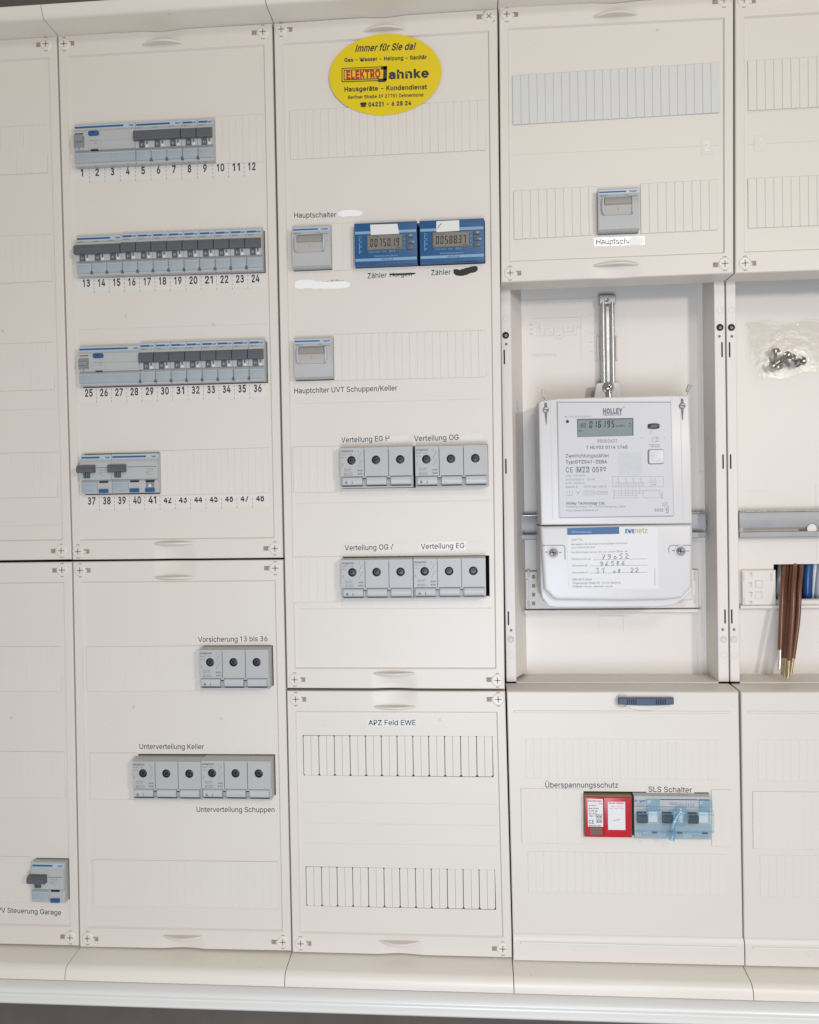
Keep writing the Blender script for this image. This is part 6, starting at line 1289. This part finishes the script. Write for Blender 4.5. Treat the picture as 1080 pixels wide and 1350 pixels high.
tx(mb, 'Wankang Avenue 181, 310023 Hangzhou, China', 219, 585, 695, 2.0); tx(mb, 'https://www.holleytech.de', 219, 416, 718, 2.1); tx(mb, 'RL=10.000 imp/kWh', 210, 372, 138, 1.7)
tx(mb, 'code: SG50000', 215, 336, 504, 1.8); tx(mb, '3x230/400 V   50 Hz', 215, 398, 527, 2.2); tx(mb, '0,25-5(60) A', 215, 333, 550, 2.1); tx(mb, 'Klasse A     -25°C bis +55°C', 215, 470, 572, 2.1, bold=.01)
tx(mb, 'Bedienungs-', 733, 803, 312, 1.5, bold=.02); tx(mb, 'anleitung', 745, 797, 324, 1.3, bold=.02)
def ln(x0_, y0_, x1_, y1_, w_=1.2):
    d = math.hypot(x1_-x0_, y1_-y0_) or 1; nx_, ny_ = -(y1_-y0_)/d*w_, (x1_-x0_)/d*w_
    P = [C3(x0_+nx_, y0_+ny_), C3(x1_+nx_, y1_+ny_), C3(x1_-nx_, y1_-ny_), C3(x0_-nx_, y0_-ny_)]
    mb.add([(p[0], yf, p[1]) for p in P], [(0,1,2,3)])
def rc(x0_, y0_, x1_, y1_, w_=1.0): ln(x0_,y0_,x1_,y0_,w_); ln(x1_,y0_,x1_,y1_,w_); ln(x1_,y1_,x0_,y1_,w_); ln(x0_,y1_,x0_,y0_,w_)
for x_ in (224, 240, 256): ln(x_, 597, x_, 618); 
ln(218, 625, 262, 624); ln(276, 598, 293, 610); ln(310, 597, 293, 610); ln(293, 610, 293, 622); rc(328, 597, 354, 622); tx(mb, '1', 338, 344, 610, 2.6)
rc(366, 597, 392, 622); ln(372, 610, 398, 610); rc(408, 600, 440, 618); rc(446, 600, 474, 618); ln(414, 609, 434, 609); ln(452, 609, 470, 609)
rc(505, 508, 820, 572, .7)
for k in range(4):
    x_ = 526+46*k; rc(x_, 545, x_+36, 566, .8); ln(x_+18, 518, x_+18, 545, .8); ln(x_+6, 528, x_+18, 518, .8); tx(mb, '1 2 3'[:5], x_+6, x_+30, 556, 1.5)
for x_ in (744, 768): ln(x_, 514, x_, 524); rc(x_-6, 530, x_+6, 546, .8)
tx(mb, 'L1N', 742, 774, 560, 1.5, bold=.03)
for k, (xa, xb) in enumerate(((512,790), (512,700), (512,660), (512,668))): ln(xa+16, 598+14*k, xb, 597+14*k, .6); rc(512, 594+14*k, 520, 602+14*k, .6)
for x_ in (560, 586, 604, 628, 650, 672): ln(x_, 576, x_, 612+(x_ % 3)*9, .6)
rc(694, 592, 795, 640, .7); ln(806, 606, 806, 640); ln(816, 604, 814, 640); ln(806, 640, 812, 646)
for pts in ([(812,678),(820,672),(834,670),(846,676)], [(812,690),(830,682),(850,688),(852,700),(840,712)], [(826,694),(842,700),(836,716),(846,732)], [(834,716),(852,714),(850,730),(836,734)]):
    for a_, b_ in zip(pts, pts[1:]): ln(*a_, *b_, 1.8)
rc(752, 264, 775, 295); ln(777, 264, 788, 264); rc(777, 268, 790, 292); ln(758, 276, 768, 276)
ln(742, 226, 742, 246, 1); ln(740, 246, 748, 246, 1); ln(742, 226, 750, 230, 1)
ln(682, 268, 690, 274, 1.4); ln(824, 262, 832, 270, 1.4)
t.sub(mb, 'fine_print', PLGREY, fp)
# pale panel where the matrix code sits (left blank)
P = [C3(543, 362), C3(685, 360), C3(687, 495), C3(546, 498)]; t.sub(MB().slab(P, yf+.1, yf-.05, .02), 'blank_code_field', mat('code_field_grey', (0.52, 0.52, 0.53), .5, var=.05, vscale=500), fp)
# display
P = [C3(285,152), C3(634,146), C3(635,255), C3(288,264)]; t.part(MB().slab(P, yf+.3, yf-.35, .2), 'display_frame', BTN)
P = [C3(290,160), C3(626,154), C3(627,253), C3(292,262)]; ds = t.part(MB().slab(P, yf-.3, yf-.42, .05), 'display', LCDB)
mb = MB(); A_ = C3(360, 208); B_ = C3(524, 204); hgt_ = C3(360, 166)[1]-A_[1]; n_ = 6; pit = (B_[0]-A_[0])/n_
seg7(mb, '016195', A_[0], A_[1], pit*.66, hgt_, 1.0, yf-.55, gap=pit*.34, slant=.1)
a_ = C3(296, 206); seg7(mb, '180', a_[0], a_[1], 1.9, hgt_*.6, .45, yf-.55, gap=.8)
text(mb, 'kWh', C3(530,196), C3(578,194), 2.0, yf-.55); 
for a4 in ((606,182,620,182), (608,198,620,198), (294,226,316,226)):
    P = [C3(a4[0], a4[1]-2), C3(a4[2], a4[1]-2), C3(a4[2], a4[1]+2), C3(a4[0], a4[1]+2)]; mb.add([(p[0], yf-.55, p[1]) for p in P], [(0,1,2,3)])
t.sub(mb, 'digits', INK, ds)
x, z = C3(226, 168); t.part(MB().cyl((x, z), 1.7, yf+.2, yf-.3, 16), 'pulse_lamp', BLK)
x, z = C3(759, 197); P = [(x+max(-6.2, min(6.2, 8.6*math.cos(a)))*1.02, z+3.1*math.sin(a)) for a in [2*math.pi*(k+.5)/24 for k in range(24)]]
wn = t.part(MB().slab(P, yf+.2, yf-1.3, .6, 2), 'optical_window', BLK)
P = [(x+max(-4, min(4, 6*math.cos(a)))*.9, z-.3+1.5*math.sin(a)) for a in [2*math.pi*(k+.5)/20 for k in range(20)]]; t.sub(MB().slab(P, yf-1.2, yf-1.5, .1), 'window_lens', TOG, wn)
def rr_(cx_, cz_, w_, h_, r):
    P = []
    for sx, sz, a0 in ((1,1,0), (-1,1,1), (-1,-1,2), (1,-1,3)):
        for k in range(5): an = math.pi/2*(a0+k/4); P.append((cx_+sx*(w_-r)+r*math.cos(an), cz_+sz*(h_-r)+r*math.sin(an)))
    return P
x, z = C3(773, 386)
t.part(MB().slab(rr_(x, z, 8.8, 8.2, 2.2), yf+.2, yf-.12, .05), 'button_surround', PGREY); bt = t.part(MB().slab(rr_(x+.35, z+.1, 8.1, 7.6, 2.0), yf, yf-2.2, 1.0, 3), 'push_button', METER)
mb = MB().lathe((x+.8, z-.3), [(5.6, yf-2.18), (5.2, yf-2.6), (0, yf-3.2)], 20); t.sub(mb, 'button_dome', METER, bt)
# terminal cover
q = outline([(712.3,694.2), (765,693.4), (913,691), (913.2,774), (898,789.5), (886,793), (732,794), (717.5,778)], YT-2)
q2 = [(712.3,694.2), (913,691), (912.6,779), (903,789), (889,797.5), (870,800.3), (735,801), (724,799.5), (715,788), (713,776)]
t.part(MB().slab(outline(q2, 12), 64, 12, 1), 'terminal_cover_skirt', METER)
tcv = t.part(MB().slab(outline([(712.3,694.2), (913,691), (912.7,774), (899,788.5), (880,791), (820,792.3), (735,791.5), (729,789), (717.3,777)], YT-2), 30, YT-2, 4.0, 5), 'terminal_cover', METER)
for px, py, sx in ((729.5,728.5,-1), (897.5,726.5,1)):
    x, z = at(px, py, YT-2.4)
    mb = MB(); mb.lathe((x, z), [(6.6, YT-1.9), (6.4, YT-3.1), (5.6, YT-3.3), (5.0, YT-2.6), (4.6, YT-2.2)], 24); bs_ = t.part(mb, 'screw_boss', METER)
    mb = MB(); P = []
    X1 = at(745 if sx < 0 else 882, py, YT-2)[0]; zt2 = at(px, 719, YT-2)[1]; zb2 = at(px, 738 if sx < 0 else 728, YT-2)[1]; X0 = at(715 if sx < 0 else 911, py, YT-2)[0]
    r_ = 2.5*(-sx)
    pth = [(X0, YT-2.1, zt2), (X1-(-sx)*3, YT-2.1, zt2), (X1-(-sx)*.8, YT-2.1, zt2-.8), (X1, YT-2.1, zt2-3), (X1, YT-2.1, zb2)]
    mb.tube(pth, .5, 6); t.part(mb, 'moulded_edge', PLGREY)
    mb = MB(); mb.lathe((x, z), [(4.4, YT-2.1), (4.2, YT-3.4), (3.2, YT-3.9), (2.2, YT-3.5), (0, YT-3.2)], 16); sc = t.part(mb, 'sealing_screw', mat('dull_steel_%d' % (sx+1), (.30,.29,.28), .4, .3, 300, metal=.6, var=.3, vscale=300))
    mb = MB(); mb.box(x-3.0, x+3.0, YT-4.1, YT-3.9, z-.5, z+.5); mb.box(x-.5, x+.5, YT-4.1, YT-3.9, z-2.4, z+2.4); t.sub(mb, 'screw_slot', BLK, sc)
    mb = MB(); mb.box(x-9, x-4.4, YT-2.5, YT-2.1, z+.2, z+1.0); mb.box(x+4.4, x+9, YT-2.5, YT-2.1, z-.4, z+.4); t.part(mb, 'seal_wire', PGREY)
# two upper case screws in their grooves
for px, py in ((719.8,540.3), (899.8,535)):
    x, z = at(px, py, YT-1)
    P = [(x-1.6, z+8), (x+1.6, z+8), (x+1.5, z-6), (x+.6, z-16), (x-.2, z-16), (x-1.3, z-6)]
    gr = t.part(MB().slab(P, YT+.2, YT-.15, .05), 'screw_groove', PGREY)
    mb = MB(); mb.lathe((x, z), [(3.4, YT-.1), (3.4, YT-1.2), (2.6, YT-1.9), (1.2, YT-1.5), (0, YT-1.6)], 16); sc = t.part(mb, 'case_screw', bpy.data.materials['dull_steel_0'])
    mb = MB(); mb.box(x-2, x+2, YT-2.0, YT-1.8, z-.35, z+.35); t.sub(mb, 'screw_slot', BLK, sc)
# sealing wires sticking out of the top
for px, py, px2, py2, lab_ in ((717.5,527,716,513, 'clear twisted seal tag standing on the left top corner of the electricity meter'), (904.5,519,910.5,507, 'grey twisted seal tag leaning out of the right top corner of the electricity meter')):
    a_ = at(px, py, YT+6); b_ = at(px2, py2, YT+2)
    s = Thing('seal_tag', lab_, 'seal', (a_[0], YT+6, a_[1]), 'meter seals')
    d = np.array([b_[0]-a_[0], b_[1]-a_[1]]); L2 = np.linalg.norm(d); d /= L2; nrm = np.array([-d[1], d[0]])
    P = [tuple(np.array(a_)+nrm*1.8+d*2), tuple(np.array(a_)-nrm*1.8+d*2), tuple(np.array(b_)-nrm*2.2), tuple(np.array(b_)+nrm*2.2)]
    s.part(MB().slab(P, YT+5, YT+3, .6, back=True), 'tag_body', SEALM if px < 800 else RAILM)
    mb = MB(); mb.tube([(a_[0], YT+7, a_[1]-12), (a_[0]+.6, YT+3, a_[1]-4), (a_[0]+d[0]*3, YT+3.5, a_[1]+d[1]*3)], .45, 6); s.part(mb, 'wire', BRIGHT)

# utility note on the terminal cover
yn = YT-2.05
def C4(x, y_): return at(670+x/3.484, 660+y_/3.484, yn)
c0 = C4(480, 400); nt_ = Thing('utility_note', 'white paper note with blue bar and handwritten figures on the meter terminal cover', 'paper note', (c0[0], yn, c0[1]))
P = [C4(270, 125), C4(672, 118), C4(688, 128), C4(690, 405), C4(278, 403)]; nt_.part(MB().slab(P, yn+.05, yn-.2, .05), 'paper', PAPER)
P = [C4(271, 126), C4(510, 120), C4(511, 153), C4(272, 158)]; bb = nt_.part(MB().slab(P, yn, yn-.26, .02), 'blue_bar', PBL2)
def tn(mb, s, x0_, x1_, yy, h, dy=-3, **k): text(mb, s, C4(x0_, yy), C4(x1_, yy+dy), h, yn-.32, **k)
mb = MB(); tn(mb, 'Zählerwechsel', 290, 382, 143, 2.2, 0, bold=.02); nt_.sub(mb, 'white_lettering', MBLUEL, bb)
mb = MB(); tn(mb, 'EWE', 538, 580, 140, 4.2, 0, bold=.06); nt_.part(mb, 'lettering', PBL2)
mb = MB(); tn(mb, 'netz', 583, 640, 137, 6.0, -1, bold=.0); nt_.part(mb, 'lettering', PGOLD)
mb = MB()
tn(mb, 'Guten Tag,', 290, 342, 180, 2.2); tn(mb, 'bitte bewahren Sie diese Karte mit den wichtigen Informationen', 290, 548, 201, 2.1, -6); tn(mb, 'zum Wechsel auf.', 290, 402, 216, 2.1)
tn(mb, 'Bei Rückfragen nennen Sie uns unsere Zähler-Nr.', 292, 552, 238, 2.0, -6); tn(mb, 'Zählernummer alt:', 292, 380, 269, 2.0, -2); tn(mb, 'Zählerstand alt:', 294, 366, 299, 2.0, -2); tn(mb, 'Wechseldatum:', 295, 370, 331, 2.0, -2)
tn(mb, 'EWE NETZ GmbH', 296, 384, 362, 2.0, 0, bold=.02); tn(mb, 'Cloppenburger Straße 302 · 26133 Oldenburg', 296, 516, 379, 2.2, -3, bold=.01); tn(mb, 'info@ewe-netz.de   www.ewe-netz.de', 296, 480, 394, 2.0, -1, bold=.01)
for (xa, xb, yy) in ((392, 638, 271), (374, 640, 300), (374, 640, 333)):
    P = [C4(xa, yy+1), C4(xb, yy-3), C4(xb, yy-4.6), C4(xa, yy-.6)]; mb.add([(p[0], yn-.3, p[1]) for p in P], [(0,1,2,3)])
for k in range(9):
    P = [C4(672, 312+9*k), C4(676, 312+9*k), C4(676, 317+9*k), C4(672, 317+9*k)]; mb.add([(p[0], yn-.3, p[1]) for p in P], [(0,1,2,3)])
nt_.part(mb, 'fine_print', PLGREY)
# handwriting as pen strokes: digits drawn on a unit box
HW = {'7': [[(.1,.9),(.9,.95),(.35,0)], [(.25,.5),(.8,.55)]], '9': [[(.85,.8),(.5,1),(.15,.75),(.45,.5),(.85,.75),(.8,.4),(.3,0)]], '0': [[(.5,.6),(.2,.35),(.45,0),(.85,.3),(.5,.6)]],
      '5': [[(.9,1),(.3,.95),(.2,.6),(.7,.6),(.75,.2),(.2,0)]], '2': [[(.1,.75),(.5,1),(.85,.7),(.1,.05),(.5,.1),(.95,.05)]], '6': [[(.8,1),(.25,.6),(.15,.2),(.5,0),(.8,.25),(.5,.45),(.2,.25)]],
      '8': [[(.8,.85),(.4,1),(.25,.75),(.75,.3),(.5,0),(.15,.2),(.8,.85)]], '3': [[(.1,.9),(.8,.95),(.4,.6),(.8,.3),(.4,0),(.05,.1)]], '1': [[(.1,.6),(.7,1),(.5,0)]], '.': [[(.1,.05),(.2,0)]], '4': [[(.6,1),(.1,.4),(.9,.45)], [(.7,.7),(.6,0)]]}
mb = MB()
for s_, x0_, yb, pit_, hh_ in (('79052', 428, 271, 27, 24), ('96586', 420, 301, 25, 20), ('31', 402, 333, 26, 24), ('08.', 480, 333, 22, 18), ('22', 562, 331, 22, 22)):
    for k, ch in enumerate(s_):
        for stroke in HW[ch]:
            pts = [C4(x0_+k*pit_+u*pit_*.72, yb-v*hh_-k*1.2) for u, v in stroke]
            mb.tube([(p[0], yn-.35, p[1]) for p in pts], .30, 5)
nt_.part(mb, 'handwriting', PEN)

# ================================================================ wires hanging out of the right-edge opening
def wire(label_, px_path, r, m, tip=None, group='brown wires with bare ends', depth=None):
    P = []
    for (px, py, yy) in px_path: x, z = at(px, py, yy); P.append((x, yy, z))
    # smooth (Catmull-Rom)
    Q = []
    for i in range(len(P)-1):
        p0, p1, p2, p3 = [np.array(P[max(0, min(len(P)-1, j))]) for j in (i-1, i, i+1, i+2)]
        for k in range(6):
            u = k/6; Q.append(tuple(.5*((2*p1)+(-p0+p2)*u+(2*p0-5*p1+4*p2-p3)*u*u+(-p0+3*p1-3*p2+p3)*u**3)))
    Q.append(P[-1])
    t = Thing('wire', label_, 'wire', P[0], group); t.part(MB().tube(Q, r, 14), 'insulation', m)
    if tip:
        d = Vector(Q[-1])-Vector(Q[-3]); d.normalize(); a = Vector(Q[-1]); L3, mt = tip
        pts = [a-d*.3]+[a+d*(L3*k/8) for k in range(1, 9)]
        rad = [r*.80]+[r*(.78 if k % 2 else .70) for k in range(1, 9)]
        o = t.part(MB().tube([tuple(p) for p in pts], rad, 12), 'bare_end', mt)
    return t
BW = 2.6
for nm, tx_, mx_, bx_, dy_, tl, tm in (('brown wire at the left front of the bunch with a silvery end', 1033.5, 1031, 1028.5, 0, (22, TIN), -11),
        ('brown wire second from the left in the bunch, brassy end', 1038.5, 1037, 1033, 8, (19, COPPER), 0),
        ('brown wire in the middle of the bunch, set back, brassy end', 1044, 1041.5, 1036.5, 1, (21, COPPER), 0),
        ('brown wire reaching lowest in the bunch, brassy end', 1048, 1045.5, 1040.5, -7, (20, COPPER), 3),
        ('brown wire second from the right in the bunch, brassy end', 1052.5, 1049, 1042, 6, (20, COPPER), 0),
        ('brown wire at the right edge of the bunch, short brassy end', 1056.5, 1053.5, 1045.5, -3, (17, COPPER), 0)):
    wire(nm, [(tx_, 736, 94), (tx_, 750, 78+dy_*.7), (mx_+.8, 775, 64+dy_), (mx_-1, 815, 56+dy_), (bx_, 868+tm, 48+dy_)], BW, BROWNC, tl)
wire('thick blue cable at the right of the opening behind the wires', [(1066,738,96), (1065,765,95), (1064,800,99)], 5.6, BLUEC, None, None)
wire('pale grey cable beside the blue one in the opening', [(1076,738,96), (1074,765,98), (1070,800,104)], 4.6, METER, None, None)
wire('slate grey cable in the opening, cut by the right edge', [(1083,738,93), (1080,768,95), (1079,800,99)], 5.2, GREYC, None, None)
wire('pale wire curving at the left inside of the opening', [(1030,736,100), (1028,760,98), (1025,795,102)], 3.0, METER, None, None)
# end stop inside the opening so the cables vanish in the dark cabinet

for o in bpy.data.objects:
    if o.name.split('.')[0] in ('fine_print', 'type_print'): o['kind'] = 'stuff'
# ================================================================ bag of screws
yb0 = 66
Pb = [(984,430), (992,424), (1030,421), (1062,424), (1086,421), (1105,428), (1098,470), (1092,492), (1060,488), (1030,495), (1006,501), (1000,498), (993,465)]
mid = at(1035, 460, yb0); t = Thing('screw_bag', 'crumpled clear plastic bag of screws fixed to the right compartment wall', 'plastic bag', (mid[0], YI, mid[1]))
U, Vn = 60, 44; G = []
rnd = random.Random(5)
TLb, TRb, BRb, BLb = [np.array(at(px, py, yb0)) for px, py in ((985,424), (1104,422), (1094,486), (1003,501))]
wob = [[rnd.uniform(-1, 1) for _ in range(6)] for _ in range(3)]
for j in range(Vn+1):
    for i in range(U+1):
        u, v = i/U, j/Vn
        e = (1-(2*u-1)**8)*(1-(2*v-1)**8)
        p = (TLb*(1-u)+TRb*u)*(1-v)+(BLb*(1-u)+BRb*u)*v
        jx = 1.5*math.sin(9*v+2*u)*(1-e)+1.1*math.sin(17*v); jz = 1.8*math.sin(11*u)*(abs(2*v-1)**3)
        fold = 1.4*math.sin(16*u+9*v+3*math.sin(5*v))+1.2*math.sin(31*v-13*u+3*math.sin(9*u))+1.0*math.sin(41*u+23*v+2*math.sin(17*v))+.6*math.sin(67*v-31*u)
        y_ = yb0+2+fold*.9-e*(4+8*math.exp(-((u-.42)**2*14+(v-.72)**2*16)))
        G.append((p[0]+jx, min(y_, YI-.8), p[1]+jz))
F = [(j*(U+1)+i, (j+1)*(U+1)+i, (j+1)*(U+1)+i+1, j*(U+1)+i+1) for j in range(Vn) for i in range(U)]
t.part(MB().add(G, F), 'front_film', BAGM)
Gb = [(p[0], YI-.6+0*p[1], p[2]) for p in G]; t.part(MB().add(Gb, F), 'rear_film', BAGM)
edge_ = [G[i] for i in range(0, U+1)]; t.part(MB().tube(edge_, .35, 5), 'bag_hem', BAGM)
t.part(MB().tube([G[j*(U+1)] for j in range(Vn+1)], .35, 5), 'bag_hem', BAGM); t.part(MB().tube([G[Vn*(U+1)+i] for i in range(U+1)], .35, 5), 'bag_hem', BAGM)
def bag_screw(px, py, ang, L, label_, yy=67.5, flip=0.35):
    x, z = at(px, py, yy); s = Thing('screw', label_, 'screw', (x, yy, z), 'screws in the clear bag'); d = Vector((math.cos(ang), -flip, math.sin(ang))).normalized(); c = Vector((x, yy, z))
    pts = [tuple(c+d*k) for k in (-.2, 0, 1.2, 2.4, 2.8)]; s.part(MB().tube(pts, [3.4, 4.2, 4.2, 3.2, 1.2], 14), 'head', BRIGHT)
    s.part(MB().tube([tuple(c-d*.2), tuple(c-d*1.2)], [5.2, 5.2], 16), 'washer', BRIGHT)
    n_ = int(L/.55); pts = [tuple(c-d*(1+.55*k)) for k in range(n_)]; s.part(MB().tube(pts, [2.0 if k % 2 else 1.55 for k in range(n_)], 10), 'thread', BRIGHT)
for i, a_ in enumerate(((1023,462,1.6,17,'upright screw at the left of the heap in the bag'), (1019,482,3.7,9,'screw lying low left in the bag, head to the lower left'), (1040,467,.9,19,'screw slanting up in the middle of the bag'), (1033,473,2.4,12,'screw crossing behind the slanting one in the bag'),
                        (1046,472,-.3,12,'screw with head turned right, mid heap in the bag'), (1060,475,.2,10,'screw at the far right of the heap in the bag'), (1026,484,-1.9,8,'small screw standing head down at the bottom of the bag'), (1052,478,3.0,9,'screw lying flat between middle and right of the heap'))):
    bag_screw(*a_, yy=68-(i % 3)*2.2)
